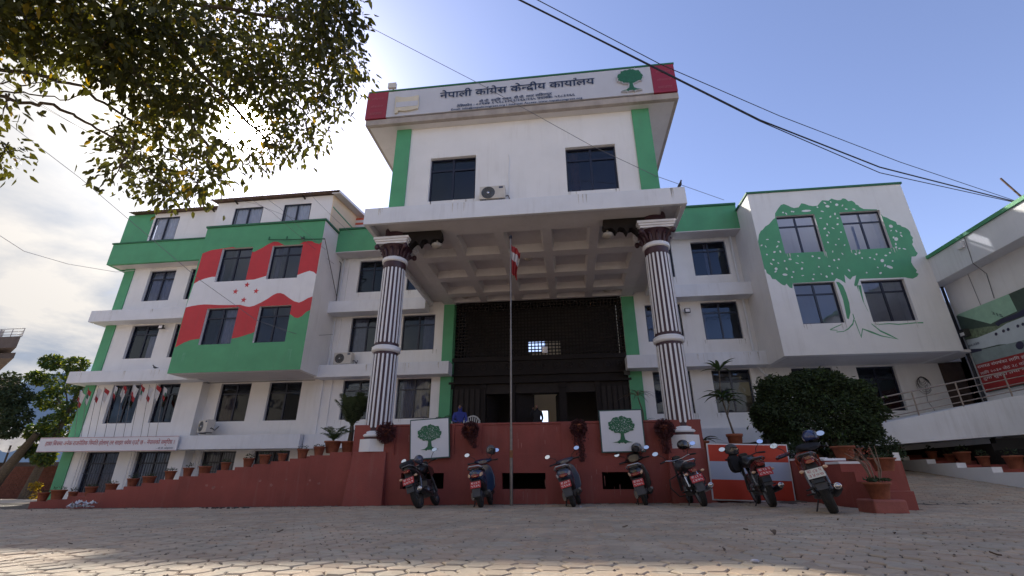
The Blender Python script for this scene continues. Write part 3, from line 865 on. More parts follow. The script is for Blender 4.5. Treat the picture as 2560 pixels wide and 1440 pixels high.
# --- left wing
YL = 20.3
cA, cB = (-22.0, -20.45), (-19.6, -18.42)
hL = [(*cA, 3.12, 4.93), (*cB, 3.12, 4.93), (*cA, *R2), (*cB, *R2), (*cA, *R3), (*cB, *R3), (-22.25, -20.6, .02, 1.84), (-19.7, -18.0, .02, 1.84)]
wall(-23.4, -17.75, -.4, 11.25, YL, hL, .3, WHITE, B)
cu = [None, None, (CURTL, [(0.62, .9, .7)]), None, (CURTL, [(0.05, .95, 1)]), None]
for h, c in zip(hL[:6], cu): window(B, *h, YL, c)
for h in hL[6:]: window(B, *h, YL, (CURT, [(.05, .95, 1)]), bars=True)
b = MB(); b.box(-23.5, -22.95, YL - .05, YL - .003, -.4, 11.25).box(-23.5, -23.403, YL - .003, 21.2, -.4, 12.4); b.build('green_pilaster', GREEN, B)
b = MB()
for z0, z1 in ((4.95, 5.5), (8.03, 8.62)):
    b = MB(); b.box(-23.88, -17.0, 19.6, YL - .005, z0, z1).box(-23.88, -23.51, YL - .005, 21.5, z0, z1); b.build('ledge', WHITE2, B, bevel=.012)
b = MB(); b.box(-23.5, -11.5, 19.6, YL - .005, 1.87, 2.45); b.build('plinth_band', WHITE2, B)
b = MB(); b.box(-24.0, -17.5, 19.6, 19.75, 11.22, 12.42).box(-24.0, -23.85, 19.75, 22.0, 11.22, 12.42); b.build('parapet', GREEN, B)
b = MB(); b.box(-23.85, -17.5, 19.75, YL - .005, 11.23, 11.4); b.build('parapet_soffit', SOFF, B)
b = MB(); b.box(-24.05, -17.55, 19.55, 19.8, 12.423, 12.5); b.build('coping', GREEND, B)
# wall under the flag block
hU = [(-16.6, -15.03, 3.16, 4.93), (-14.1, -12.47, 3.16, 4.93), (-16.75, -15.1, .1, 1.84), (-14.2, -12.5, .1, 1.84)]
wall(-17.75, -11.5, -.4, 4.97, 20.7, hU, .25, WHITE, B)
window(B, *hU[0], 20.7, (CURTB, [(.02, .5, .72)])); window(B, *hU[1], 20.7)
for h in hU[2:]: window(B, *h, 20.7, (CURT, [(.05, .95, 1)]), bars=True)
b = MB(); b.box(-17.75, -17.2, YL - .1, 20.7, -.3, 4.94); b.build('wall_pier', WHITE, B)
# security grille posts seen as white ladders beside the basement windows
for x in (-22.4, -19.85, -16.9, -14.35):
    b = MB(); yy = YL - .12 if x < -18 else 20.55
    b.bar((x, yy, .05), (x, yy, 1.84), .03).bar((x + .16, yy, .05), (x + .16, yy, 1.84), .03)
    for k in range(12): b.bar((x, yy, .1 + k * .15), (x + .16, yy, .1 + k * .15), .018)
    b.build('grille_edge', CWHITE, B)
# --- flag block
YB = 18.4
hB = [(-16.38, -14.78, 9.31, 11.08), (-13.77, -12.22, 9.31, 11.06), (-16.36, -14.80, 6.24, 7.97), (-13.76, -12.22, 6.24, 7.96)]
BX0, BX1, BZ0, BZ1 = -17.5, -11.28, 4.98, 12.28
q = lambda l: [(lambda p: (p.x, p.z))(atY(420 + x / 4.0, 580 + y / 4.0, YB)) for x, y in l]
def ext(poly):   # snap outline ends slightly past the block edges
    return [(min(max(x, BX0 + .002), BX1 - .002), min(max(z, BZ0), BZ1)) for x, z in poly]
top_ = [(345, 215), (430, 182), (545, 165), (650, 150), (760, 185), (860, 200), (940, 160), (1005, 120), (1060, 96), (1100, 98), (1150, 125), (1200, 150), (1290, 140), (1350, 100), (1400, 90), (1440, 92), (1470, 110), (1510, 120), (1560, 100)]
b1 = [(1495, 422), (1455, 398), (1415, 388), (1360, 405), (1290, 432), (1180, 425), (1080, 420), (985, 438), (920, 458), (860, 475), (780, 480), (700, 470), (600, 455), (500, 448), (440, 448), (370, 465), (310, 487), (258, 518)]
b2 = [(178, 755), (230, 742), (300, 730), (360, 724), (420, 725), (500, 730), (620, 730), (720, 728), (770, 742), (810, 748), (860, 738), (930, 705), (1000, 665), (1050, 630), (1090, 612), (1125, 610), (1160, 622), (1210, 660), (1260, 692), (1310, 706), (1350, 690), (1400, 660), (1455, 645)]
b3 = [(1425, 778), (1380, 800), (1340, 840), (1300, 860), (1265, 855), (1225, 822), (1150, 850), (1050, 900), (950, 960), (840, 1010), (780, 1030), (700, 1055), (640, 1065), (540, 1050), (420, 1055), (290, 1070), (230, 1080), (160, 1105), (70, 1155)]
red1 = ext(q(top_ + b1)); wht = ext(q(list(reversed(b1)) + list(reversed(b2)))) ; red2 = ext(q(b2 + b3))
def star(cx, cz, r, rot=0):
    return [(cx + (r if k % 2 == 0 else r * .42) * math.sin(math.pi * k / 5 + rot), cz + (r if k % 2 == 0 else r * .42) * math.cos(math.pi * k / 5 + rot)) for k in range(10)]
stars = [q([(x, y)])[0] for x, y in ((790, 528), (675, 595), (881, 591), (756, 679))]
layers = [(red1, 'red'), (red2, 'red2'), (wht, 'white')] + [(star(x, z, .155, .05), 'star%d' % k) for k, (x, z) in enumerate(stars)]
pr = painted(BX0, BX1, BZ0, BZ1, YB, hB, layers)
pr['base'].build('green_wall_face', GREEN, B)
pr['red'].build('mural_red_field', MRED, B); pr['red2'].build('mural_red_field', MRED, B); [pr['star%d' % k].build('mural_star', MRED, B) for k in range(4)]; pr['white'].build('mural_white_band', MWHITE, B)
w_ = wall(BX0, BX1, BZ0, BZ1, YB + .004, hB, .25, WHITE, B)
cu = [(CURT, [(0, .12, .6)]), (CURT, [(0.1, .3, 1)]), (CURTL, [(.56, .92, 1)]), None]
for h, c in zip(hB, cu): window(B, *h, YB, c)
b = MB(); b.box(BX1 - .2, BX1 - .001, YB + .254, 20.8, BZ0, BZ1).box(BX0 + .001, BX0 + .2, YB + .254, 20.6, BZ0, BZ1).box(BX0 + .2, BX1 - .2, 20.3, 20.4, BZ0, BZ1); b.build('wall', WHITE, B)
b = MB(); b.box(BX0 + .01, BX1 - .01, YB + .26, 20.69, BZ0 + .004, BZ0 + .1); b.build('block_soffit', SOFF, B)
b = MB(); b.box(BX0 - .04, BX1 + .06, YB - .06, YB + .3, 12.283, 12.38).box(BX1 - .2, BX1 + .06, YB + .3, 20.7, 12.283, 12.38); b.build('coping', GREEND, B)
# shade rail over the flag
b = MB(); p0 = atY(672, 599, 18.25); p1 = atY(812, 597, 18.25)
b.tube([p0, (p0 + p1) / 2 + Vector((0, 0, -.02)), p1], .03, 6)
for k in (0.0, .32, .62): b.tube([p0.lerp(p1, k), p0.lerp(p1, k) + Vector((0, .02, .16))], .035, 6)
b.build('curtain_rail', GREEND, B)
pipe([p1, (-11.2, 20.4, 9.0)], .02, 'rail_stay', STEEL)
# --- attic floor with tin roof
hA = [(-16.57, -15.0, 12.5, 13.6), (-13.87, -12.4, 12.5, 13.6)]
wall(-17.6, -11.3, 12.25, 13.98, 18.75, hA, .2, WHITE, B)
full = (CURTL, [(.05, .95, 1)])
for h in hA: window(B, *h, 18.75, full, transom=False, gl=GLASSC, recess=.03)
wall(-22.4, -17.6, 12.3, 14.4, 19.9, [(-22.3, -20.8, 12.7, 14.15)], .2, WHITE, B)
window(B, -22.3, -20.8, 12.7, 14.15, 19.9, full, transom=False, gl=GLASSC, recess=.03)
b = MB(); b.box(-24.0, -22.4, 19.88, 20.1, 12.3, 14.4); b.build('green_attic_wall', GREEN, B)
b = MB(); b.box(-11.31, -11.25, 18.78, 21.6, 12.3, 13.6); b.prism([(18.76, 13.6), (21.6, 13.6), (21.6, 14.35), (18.76, 13.97)], -11.31, -11.25, 'yz'); b.build('attic_side_wall', CREAM, B, fix=True)
b = MB(); b.bar((-11.235, 18.8, 13.3), (-11.235, 21.3, 13.35), .02, .06); b.build('green_stripe', GREEN, B)
b = MB(); b.box(-11.3, -10.2, 21.3, 22.4, 12.3, 14.0); b.build('stair_head', SOFF, B)
b = MB(); b.box(-11.31, -10.19, 21.285, 22.41, 14.003, 14.12).box(-11.31, -10.19, 21.285, 22.41, 13.7, 13.82); b.build('red_band', mat('orange red paint', (.55, .1, .05), .6, .05, 3), B)
def tin(x0, x1, y0, y1, z0, z1, name='tin_roof'):
    b = MB(); n = int((x1 - x0) / .05); vs = []
    for i in range(n + 1):
        x = x0 + (x1 - x0) * i / n; w = .014 * math.sin(i * math.pi / 1.5)
        for y, z in ((y0, z0), (y1, z1)): vs += [(x, y, z + w), (x, y, z + w - .012)]
    f = []
    for i in range(n): a = 4 * i; f += [(a, a + 4, a + 6, a + 2), (a + 1, a + 3, a + 7, a + 5), (a, a + 1, a + 5, a + 4)]
    b.add(vs, f); return b.build(name, TIN, B)
tin(-17.85, -10.8, 18.4, 25.5, 14.02, 15.0); tin(-23.75, -17.55, 19.55, 25.5, 14.42, 15.2)
b = MB(); b.bar((-10.82, 18.45, 13.96), (-10.82, 22.4, 14.5), .04, .14); b.box(-11.25, -10.85, 18.5, 18.52, 13.9, 13.95); b.build('barge_board', CWHITE, B)
b = MB(); b.add([(-11.25, 18.5, 13.94), (-10.85, 18.5, 13.94), (-10.85, 22.3, 14.42), (-11.25, 22.3, 14.42)], [(3, 2, 1, 0)]); b.build('eave_board', SOFF, B)
b = MB()
for x in (-21.0, -18.8, -12.8, -16.5): b.bar((x, (18.5 if x > -17.6 else 19.65), (13.93 if x > -17.6 else 14.35)), (x, (18.75 if x > -17.6 else 19.9), (13.86 if x > -17.6 else 14.28)), .06, .07)
b.build('rafter_end', WOODB, B)
# --- right block with the tree mural
RX0, RX1, RZ0, RZ1, YR = 8.25, 14.45, 4.9, 12.13, 18.35
hR = [(9.20, 10.74, 9.18, 10.95), (11.73, 13.3, 9.18, 10.95), (9.20, 10.76, 6.13, 7.84), (11.72, 13.3, 6.11, 7.82)]
q = lambda l, s=5.12, ox=1860, oy=460: [(lambda p: (p.x, p.z))(atY(ox + x / s, oy + y / s, YR)) for x, y in l]
crown_pts = [(620, 1335), (585, 1325), (555, 1290), (545, 1275), (525, 1300), (490, 1290), (450, 1260), (405, 1220), (360, 1215), (335, 1170), (290, 1140), (280, 1100), (240, 1085), (235, 1040), (205, 900), (180, 800), (170, 740), (185, 700), (190, 650), (215, 600), (240, 585), (270, 545), (320, 515), (370, 455), (398, 435),
             (398, 375), (420, 340), (440, 310), (470, 270), (510, 256), (560, 275), (600, 295), (640, 308), (700, 298), (735, 246), (780, 255), (830, 275), (880, 283), (940, 278), (975, 235), (1000, 208), (1040, 210), (1080, 215), (1120, 186), (1160, 200), (1200, 208), (1240, 205), (1265, 183), (1300, 190), (1335, 220), (1380, 212), (1420, 240), (1430, 262), (1460, 270), (1480, 295), (1530, 320), (1700, 325), (1780, 415), (1830, 430), (1870, 455), (1910, 470), (1945, 485), (1960, 520), (2000, 525), (2020, 545), (2060, 555), (2100, 580), (2125, 610), (2135, 655), (2165, 690), (2155, 710), (2165, 745), (2150, 770), (2180, 820), (2200, 860), (2225, 885), (2200, 925), (2145, 930), (2140, 1000), (2165, 1045), (2215, 1110), (2200, 1130), (2235, 1150), (2215, 1185), (2160, 1212), (2100, 1205), (2060, 1195), (1480, 1215), (1455, 1285), (1470, 1380), (1440, 1300), (1420, 1310), (1410, 1290), (1435, 1170), (1390, 1185), (1360, 1225), (1330, 1205), (1285, 1160), (1300, 1270), (1240, 1230), (1180, 1205), (1160, 1240), (900, 1255), (625, 1270)]
trunk2 = lambda l: q(l, 5.12, 1840, 640)
strokes = [
    [(1280, 330), (1320, 420), (1370, 560), (1400, 700), (1420, 800), (1445, 810), (1465, 720), (1450, 600), (1410, 470), (1370, 380), (1320, 335)],
    [(1560, 375), (1590, 470), (1620, 570), (1680, 690), (1745, 790), (1700, 720), (1640, 600), (1615, 480), (1600, 375)],
    [(1500, 740), (1520, 800), (1500, 880), (1440, 940), (1380, 970), (1285, 978), (1285, 968), (1380, 960), (1440, 920), (1490, 860), (1505, 800), (1490, 740)],
    [(1515, 825), (1605, 1055), (1625, 940), (1730, 985), (1860, 1030), (2085, 1068), (1960, 1000), (1850, 950), (1730, 858), (1740, 878), (1850, 970), (1960, 1020), (2040, 1055), (1860, 1015), (1740, 965), (1615, 925), (1600, 1020), (1525, 820)],
    [(1740, 868), (1830, 880), (1960, 872), (2080, 882), (2200, 872), (2300, 862), (2400, 862), (2395, 845), (2300, 848), (2200, 858), (2080, 868), (1960, 860), (1830, 870)],
    [(1360, 868), (1280, 900), (1200, 938), (1210, 950), (1300, 955), (1300, 948), (1220, 940), (1290, 908), (1365, 875)]]
# keep the crown outline clear of the window openings by leaving it as drawn; openings are cut by the wall
layers = [(q(crown_pts), 'green')] + [(trunk2(s_), 'green') for s_ in strokes]
rr_ = random.Random(3); cp = q(crown_pts)
leafspots = [(225, 785), (278, 800), (300, 710), (425, 800), (443, 740), (390, 870), (465, 865), (213, 882), (293, 903), (252, 957), (350, 1022), (376, 970), (412, 1085), (405, 1120), (440, 1012), (520, 985), (545, 1085), (590, 963), (633, 1125), (525, 1160), (615, 1192), (690, 920), (680, 1012), (748, 1005), (742, 1083), (752, 1172), (878, 925), (962, 948), (958, 1060), (895, 1157), (988, 1153), (885, 1218), (1092, 1052), (1130, 1148), (1058, 1185), (1155, 975), (1213, 965), (1197, 1074), (1136, 865), (1260, 893), (1430, 897), (1478, 882), (1512, 948), (1613, 943), (1670, 962), (1697, 900), (1770, 980), (1815, 915), (1868, 880), (1902, 985), (1712, 1068), (1805, 1042), (1865, 1062), (1345, 1105), (1570, 1135), (1748, 1140), (500, 365), (540, 380), (612, 352), (635, 355), (797, 343), (940, 297), (1002, 350), (1068, 285), (1035, 242), (1110, 230), (1187, 265), (1260, 275), (1308, 320), (1407, 322), (982, 438), (1105, 418), (1165, 383), (1198, 438), (1065, 515), (1198, 515), (1033, 570), (1140, 565), (1085, 620), (1242, 617), (1065, 658), (1213, 705), (1075, 747), (1175, 777), (1287, 782), (1880, 540), (1882, 597), (1950, 602), (2005, 625), (2015, 662), (1948, 705), (1915, 685), (1943, 768), (1947, 810), (1990, 825), (2053, 830)]
big = {(797, 343): (1.0, .42), (525, 1160): (.5, .42), (1068, 285): (.42, .5), (1770, 980): (.4, .5), (1948, 705): (.35, .75), (1865, 1062): (.6, .5), (1880, 540): (.38, .6), (1187, 265): (.35, .5), (412, 1085): (.3, .5)}
for sp in leafspots:
    (x, z), = q([sp]); a = rr_.uniform(0, math.pi); wL, hL_ = big.get(sp, (rr_.uniform(.16, .34), rr_.uniform(.16, .34)))
    wL *= .2; hL_ *= .2
    if sp == (797, 343): a = 0
    if min(x - RX0, RX1 - x) < .1: continue
    if any(h[0] - .09 < x < h[1] + .09 and h[2] - .09 < z < h[3] + .09 for h in hR): continue
    poly = [(x + wL * math.cos(t) * math.cos(a) - hL_ * math.sin(t) * .62 * math.sin(a), z + wL * math.cos(t) * math.sin(a) + hL_ * math.sin(t) * .62 * math.cos(a)) for t in [math.pi * k / 4 for k in range(8)]]
    layers.append((poly, 'base'))
def clampx(poly): return [(min(max(x, RX0 + .003), RX1 - .003), z) for x, z in poly]
layers = [(clampx(p), k) for p, k in layers]
pr = painted(RX0, RX1, RZ0, RZ1, YR, hR, layers)
pr['base'].build('white_wall_face', WHITE, B); pr['green'].build('mural_tree', GREEN, B)
wall(RX0, RX1, RZ0, RZ1, YR + .004, hR, .25, WHITE, B)
cu = [(CURT, [(0.0, .06, 1)]), (CURTL, [(.28, .34, .7)]), None, None]
for h, c in zip(hR, cu): window(B, *h, YR, c)
b = MB(); b.box(RX0 + .001, RX0 + .2, YR + .254, 20.8, RZ0, RZ1).box(RX1 - .2, RX1 - .001, YR + .254, 20.5, RZ0, RZ1).box(RX0 + .2, RX1 - .2, 20.3, 20.4, RZ0, RZ1); b.build('wall', WHITE, B)
b = MB(); b.box(RX0 + .01, RX1 + .8, YR + .26, 20.49, RZ0 + .004, RZ0 + .1); b.build('block_soffit', SOFF, B)
b = MB(); b.box(RX0 - .05, RX1 + .05, YR - .05, YR + .3, 12.133, 12.22).box(RX0 - .05, RX0 + .2, YR + .3, 20.6, 12.133, 12.22); b.build('coping', GREEND, B)
hW = [(9.35, 10.97, 3.07, 4.87), (11.88, 13.35, 3.07, 4.85), (15.0, 15.9, 2.0, 4.95)]
wall(8.3, 16.9, 1.2, 7.5, 20.5, hW, .25, WHITE, B)
window(B, *hW[0], 20.5, (CURTB, [(.3, .7, .72)])); window(B, *hW[1], 20.5)
b = MB(); b.box(15.02, 15.88, 20.56, 20.6, 2.0, 4.93); b.build('door', mat('brown door', (.07, .045, .035), .6, .25, 4), B)
b = MB()
for x, y, z in ((-20.15, 20.15, 7.76), (5.5, 20.4, 7.55), (2.6, 20.45, 4.85)):
    b.box(x - .12, x + .12, y - .12, y - .03, z - .1, z + .1).bar((x, y - .03, z), (x, y + .15, z), .05)
b.build('floodlight', ACG, B)
b = MB()
for x, y, z in ((-20.15, 20.15, 7.76), (5.5, 20.4, 7.55)): b.box(x - .09, x + .09, y - .126, y - .121, z - .07, z + .07)
b.build('floodlight_lens', CURTL, B)
# tangle of cables left on the wall under the mural block
b = MB()
for k in range(7):
    c0 = Vector((14.15, 20.42, 4.25)); r = .12 + .035 * k
    b.tube([c0 + Vector((r * math.cos(a) * .8, -.02 * (k % 3), r * math.sin(a) - .04 * k)) for a in [2 * math.pi * i / 12 for i in range(12)]], .008, 4, cap=False)
b.tube([(14.2, 20.42, 4.0), (14.1, 20.42, 3.4), (14.3, 20.42, 2.9), (14.35, 20.42, 2.3)], .008, 4)
b.build('cable_coil', CABLE, B)
# rebar stubs on the roofs
b = MB()
for x, y in ((7.6, 20.5), (7.7, 20.6), (7.95, 20.55), (7.45, 20.7)): b.tube([(x, y, 12.5), (x + R_.uniform(-.06, .06), y, 12.5 + R_.uniform(.3, .62))], .012, 4)
b.build('rebar', TIN, B)

# ================================================================== ANNEX on the right
A = thing('annex_building', 'white annex at the right edge with a green roof line', 'building', (15, 14, 0))
b = MB(); b.box(15.0, 15.3, 6.0, 18.85, 1.6, 7.62).box(15.3, 16.9, 18.6, 18.85, 1.6, 7.62).box(16.6, 16.9, 18.86, 20.49, 1.6, 7.6); b.build('wall', WHITE, A)
b = MB(); b.box(14.42, 15.6, 6.0, 19.0, 7.6, 8.6); b.build('fascia', WHITE2, A, bevel=.012)
b = MB(); b.box(14.36, 15.6, 6.0, 19.05, 8.603, 8.73); b.build('coping', GREEN, A)
b = MB()
for y, x in ((13.2, 14.8), (13.4, 14.9), (13.65, 15.0), (13.0, 15.1), (14.2, 15.2)): b.tube([(x, y, 8.6), (x + .05, y + .1, 9.2)], .014, 4)
b.tube([(14.75, 14.35, 8.6), (14.55, 14.6, 9.75)], .03, 5)
b.build('rebar', TIN, A)
b = MB(); b.tube([(14.94, 18.88, 7.6), (14.94, 18.88, 2.4)], .05, 8); b.build('drain_pipe', CABLE, A)
b = MB(); b.tube([(14.40, 16.5, 8.6), (14.41, 16.55, 8.0), (14.42, 16.6, 7.6), (14.97, 16.9, 7.3), (14.97, 17.0, 6.4)], .012, 5); b.tube([(14.97, 17.6, 7.6), (14.97, 17.6, 6.3)], .008, 4); b.build('hanging_cable', CABLE2, A)
b = MB(); b.box(14.7, 14.9, 18.35, 18.6, 5.45, 5.72).bar((14.8, 18.5, 5.6), (14.98, 18.5, 5.6), .05); b.build('floodlight', ACG, A)
b = MB(); b.box(14.695, 14.699, 18.38, 18.57, 5.48, 5.6); b.build('floodlight_lens', CURTL, A)
b = MB(); b.box(14.3, 14.41, 16.6, 16.85, 8.25, 8.5); b.build('junction_box', WHITE2, A)
# --- printed banner with an aeroplane picture (flat print)
bx = 14.9
K = thing('printed_banner', 'tall banner on the annex wall, white propeller aeroplane above red text', 'banner', (bx, 15.5, 3.4))
PG = mat('print pale green', (.30, .50, .36), .5, .12, 3); PS = mat('print shed dark', (.05, .08, .06), .5, .2, 4); PF = mat('print fuselage', (.50, .56, .58), .5, .08, 2)
PGr = mat('print apron grey', (.24, .30, .29), .5, .15, 3); PR = mat('print red', (.30, .02, .02), .5, .08, 2); PN = mat('print navy', (.03, .03, .07), .5, .1, 4); PT = mat('print foliage', (.15, .2, .12), .5, .5, 9)
def bq(pts, mt, name, k):
    b = MB(); P = [atX(2380 + x / 5.144, 700 + y / 5.144, bx) for x, y in pts]
    P = [Vector((bx - .004 * k, p.y, p.z)) for p in P]
    b.add(P, [tuple(range(len(P)))]); b.build(name, mt, K)
b = MB(); b.box(bx, bx + .03, 12.6, 18.68, 3.42, 6.32); b.build('banner_sheet', PS, K)
bq([(60, 450), (270, 365), (730, 180), (840, 400), (620, 500), (500, 565)], PG, 'printed_wing', 1)
bq([(150, 650), (440, 600), (560, 590), (930, 470), (930, 700), (560, 700), (160, 760)], PT, 'printed_trees', 1)
bq([(180, 770), (320, 745), (560, 650), (700, 560), (930, 470), (1200, 400), (1200, 800), (930, 810), (600, 830), (400, 880), (230, 890)], PF, 'printed_fuselage', 2)
bq([(235, 900), (385, 895), (820, 800), (1200, 700), (1200, 850), (930, 935), (310, 1090), (250, 950)], PGr, 'printed_apron', 3)
bq([(230, 890), (385, 890), (390, 910), (245, 945)], PN, 'printed_tail_tip', 4)
bq([(560, 560), (620, 510), (840, 430), (930, 370), (1200, 260), (1200, 400), (930, 455), (640, 560), (600, 600)], PN, 'printed_propeller', 4)
bq([(310, 1090), (930, 930), (1300, 840), (1300, 1290), (930, 1330), (440, 1440)], PR, 'printed_red_field', 4)
for cx, cy in ((575, 695), (670, 655), (730, 635), (855, 592), (920, 568)):
    bq([(cx + 20 * math.cos(a), cy + 22 * math.sin(a)) for a in [math.pi * k / 4 for k in range(8)]], PN, 'printed_porthole', 5)
for cx, cy, r in ((880, 840, 55), (1000, 800, 60)):
    bq([(cx + r * math.cos(a), cy + r * math.sin(a)) for a in [math.pi * k / 5 for k in range(10)]], PN, 'printed_wheel', 5)
def bt(t, x0, y0, x1, y1, hpx, mt):
    p0 = atX(2380 + x0 / 5.144, 700 + y0 / 5.144, bx); p1 = atX(2380 + x1 / 5.144, 700 + y1 / 5.144, bx); p2 = atX(2380 + x0 / 5.144, 700 + (y0 - hpx) / 5.144, bx)
    text_on(t, p0, p1, abs(p2.z - p0.z), mt, K, out=.028)
bt('सशस्त्र संघर्षका लागि हतियार', 345, 1145, 1130, 970, 55, INKW)
bt('लागि २०३० जेठ २८ गते नेपाल', 385, 1225, 1150, 1040, 50, INKW)
bt('दुर्गा सुवेदी तथा नगेन्द्र', 425, 1300, 1120, 1130, 55, INKW)
bt('9N-ABB', 225, 865, 365, 820, 30, PN)
bt('315', 530, 440, 670, 480, 42, PN)

# ================================================================== NAME SIGN on the tower
S = thing('name_sign', 'long grey name sign with red ends across the top of the tower', 'sign', (-1.3, 12.6, 12.75))
ys = 12.56
b = MB(); b.box(-6.06, 3.42, ys, 12.69, 12.78, 13.97); b.build('sign_board', SIGNW, S)
b = MB(); b.box(-6.85, -6.065, ys - .01, 12.69, 12.76, 13.98); b.build('red_panel', SIGNR, S)
b = MB(); b.box(3.425, 4.21, ys - .01, 12.69, 12.76, 13.98); b.build('red_panel', SIGNR, S)
def st(t, a, b_, h, mt=INKN, out=.03, bold=.0, y=ys):
    text_on(t, atY(*a, y), atY(*b_, y), h, mt, S, out=out, bold=bold)
st('नेपाली कांग्रेस केन्द्रीय कार्यालय', (1100, 249), (1487, 212), .40, bold=.008)
st('वी.पी. स्मृति भवन, वी.पी. नगर ललितपुर', (1198, 260), (1380, 240), .17, bold=.004)
st('टेलिफोन : ००९७७ १ ५१८३२६३/२६४/२६५ फ्याक्स: ५१८३२६६', (1142, 270), (1437, 241), .14, bold=.005)
st('Email: info@nepalicongress.org I Internet Access: www.nepalicongress.org', (1128, 279), (1456, 249.5), .11, bold=.005)
for xa, xb in ((-6.68, -6.22), (3.58, 4.06)):
    for k, t in enumerate(('राष्ट्रियता', 'लोकतन्त्र', 'समाजवाद')):
        z = 13.62 - .36 * k
        text_on(t, (xa, ys - .01, z), (xb, ys - .01, z), .12, SIGNP, S, out=.012)
def tree_emblem(parent, x0, x1, z0, z1, y, mt=INKG, white=PANELW, thick=.0, seed=5, backing=None, specks=150, world=True):
    """leafy round-topped tree with a short trunk and spreading roots, in a box x0..x1, z0..z1"""
    w = x1 - x0; h = z1 - z0; rnd = random.Random(seed)
    def P(u, v): return (x0 + u * w, z0 + v * h)
    cr = []
    nn = 64
    for k in range(nn):
        a = 2 * math.pi * k / nn
        lobes = 1 + .05 * math.sin(a * 9 + 1) + .035 * math.sin(a * 17) + rnd.uniform(-.035, .035)
        u = .5 + .5 * math.cos(a) * lobes; v = .64 + (.36 if math.sin(a) > 0 else .26) * math.sin(a) * lobes
        cr.append(P(max(0, min(1, u)), v))
    tk = [P(*p) for p in ((.43, .5), (.44, .3), (.41, .16), (.3, .08), (.12, .05), (.3, .04), (.36, .0), (.42, .045), (.47, .03), (.52, .045), (.6, -.01), (.64, .035), (.88, .045), (.72, .08), (.6, .15), (.57, .3), (.58, .5))]
    if backing:
        b = MB(); 
        def grow(pl, k): 
            cx = sum(p[0] for p in pl) / len(pl); cz = sum(p[1] for p in pl) / len(pl)
            return [(cx + (p[0] - cx) * k, cz + (p[1] - cz) * k) for p in pl]
        b.prism(grow(cr, 1.07), y, y - thick); b.prism([(p[0] + (.03 if p[0] > x0 + w / 2 else -.03), p[1] - .02) for p in tk], y, y - thick)
        b.build('emblem_backing', backing, parent, fix=True)
        y -= thick
    b = MB(); b.prism(cr, y - .001, y - .010); b.prism(tk, y - .001, y - .0095); b.build('emblem_tree', mt, parent, fix=True)
    b = MB()
    for _ in range(specks):
        a = rnd.uniform(0, 2 * math.pi); rr = math.sqrt(rnd.random()) * .9
        u = .5 + .5 * math.cos(a) * rr; v = .64 + (.35 if math.sin(a) > 0 else .24) * math.sin(a) * rr; sx = rnd.uniform(.006, .014); sz = rnd.uniform(.006, .014); t = rnd.uniform(0, 3)
        c = P(u, v)
        b.add([(c[0] + sx * w * math.cos(t), y - .012, c[1] + sz * h * math.sin(t)), (c[0] - sx * w * math.sin(t), y - .012, c[1] + sz * h * math.cos(t)), (c[0] - sx * w * math.cos(t), y - .012, c[1] - sz * h * math.sin(t)), (c[0] + sx * w * math.sin(t), y - .012, c[1] - sz * h * math.cos(t))], [(0, 1, 2, 3)])
    b.build('emblem_specks', white, parent)  # pale specks printed on the emblem crown
tree_emblem(S, 2.26, 3.12, 12.88, 13.86, ys, INKG, mat('emblem light green', (.03, .2, .1), .5), .07, 8, SIGNW, 90)
# raised flag emblem at the left
FE = mat('raised cream letters', (.58, .53, .42), .6, .1, 3)
b = MB()
fw = [(-5.72, 12.86), (-5.62, 12.88), (-5.60, 12.98), (-5.3, 12.93), (-5.0, 12.97), (-4.86, 13.0), (-4.84, 13.3), (-4.87, 13.62), (-5.1, 13.58), (-5.4, 13.57), (-5.66, 13.64), (-5.75, 13.66)]
b.prism(fw, ys - .002, ys - .07); b.build('emblem_flag', FE, S, fix=True)
b = MB(); b.box(-5.70, -4.87, ys - .078, ys - .071, 13.12, 13.36); b.build('emblem_flag_band', SIGNW, S)
# floodlight standing on the sign
t_ = thing('floodlight', 'small floodlight on top of the sign near its left end', 'floodlight', (-5.6, 12.6, 14.07))
b = MB(); b.box(-6.05, -5.75, 12.4, 12.5, 14.02, 14.25).bar((-5.9, 12.5, 14.1), (-5.9, 12.7, 14.07), .05); b.build('lamp_body', ACW, t_)

# dirt runs below ledge corners and sills (thin stains with their own shape)
STAIN = mat('rain stain', (.55, .53, .50), .85, .3, 14)
rs_ = random.Random(44)
def run(x, z, Y, n, l, mt=STAIN):
    b = MB()
    for k in range(n):
        xx = x + rs_.gauss(0, .12); w = rs_.uniform(.008, .022); ll = l * rs_.uniform(.4, 1.1)
        b.add([(xx - w, Y, z), (xx + w, Y, z), (xx + w * .5, Y, z - ll * .7), (xx, Y, z - ll), (xx - w * .6, Y, z - ll * .6)], [(0, 4, 3, 2, 1)])
    o = b.build('rain_stain', mt, B); o['kind'] = 'stuff'
for h in hl + hr:
    if rs_.random() < .7: run(h[0] + .05, h[2] - .002, YC - .003, 3, .35)
    if rs_.random() < .7: run(h[1] - .05, h[2] - .002, YC - .003, 3, .35)
for h in hR:
    run(h[0] + .1, h[2] - .002, YR - .003, 3, .3); run(h[1] - .1, h[2] - .002, YR - .003, 3, .35)
for h in ht: run(h[0] + .1, h[2] - .002, YT - .003, 3, .3); run(h[1] - .1, h[2] - .002, YT - .003, 3, .3)
for x in (-11.3, -9, -7.2, -5.4, 4.2, 5.6, 7.4, 8.1):
    run(x, 5.46, 19.847, 3, .4)
for x in (-23.3, -21, -19.2): run(x, 5.46, 19.597, 3, .42); run(x + .6, 8.58, 19.597, 3, .42)
for x in (-5.9, -3.3, .8, 3.4): run(x, 8.98, 12.647, 4, .4)
for x in (-16.9, -14.4, -12): run(x, 5.9, YB - .003, 4, .6, mat('pale green stain', (.12, .34, .2), .8, .2, 9))
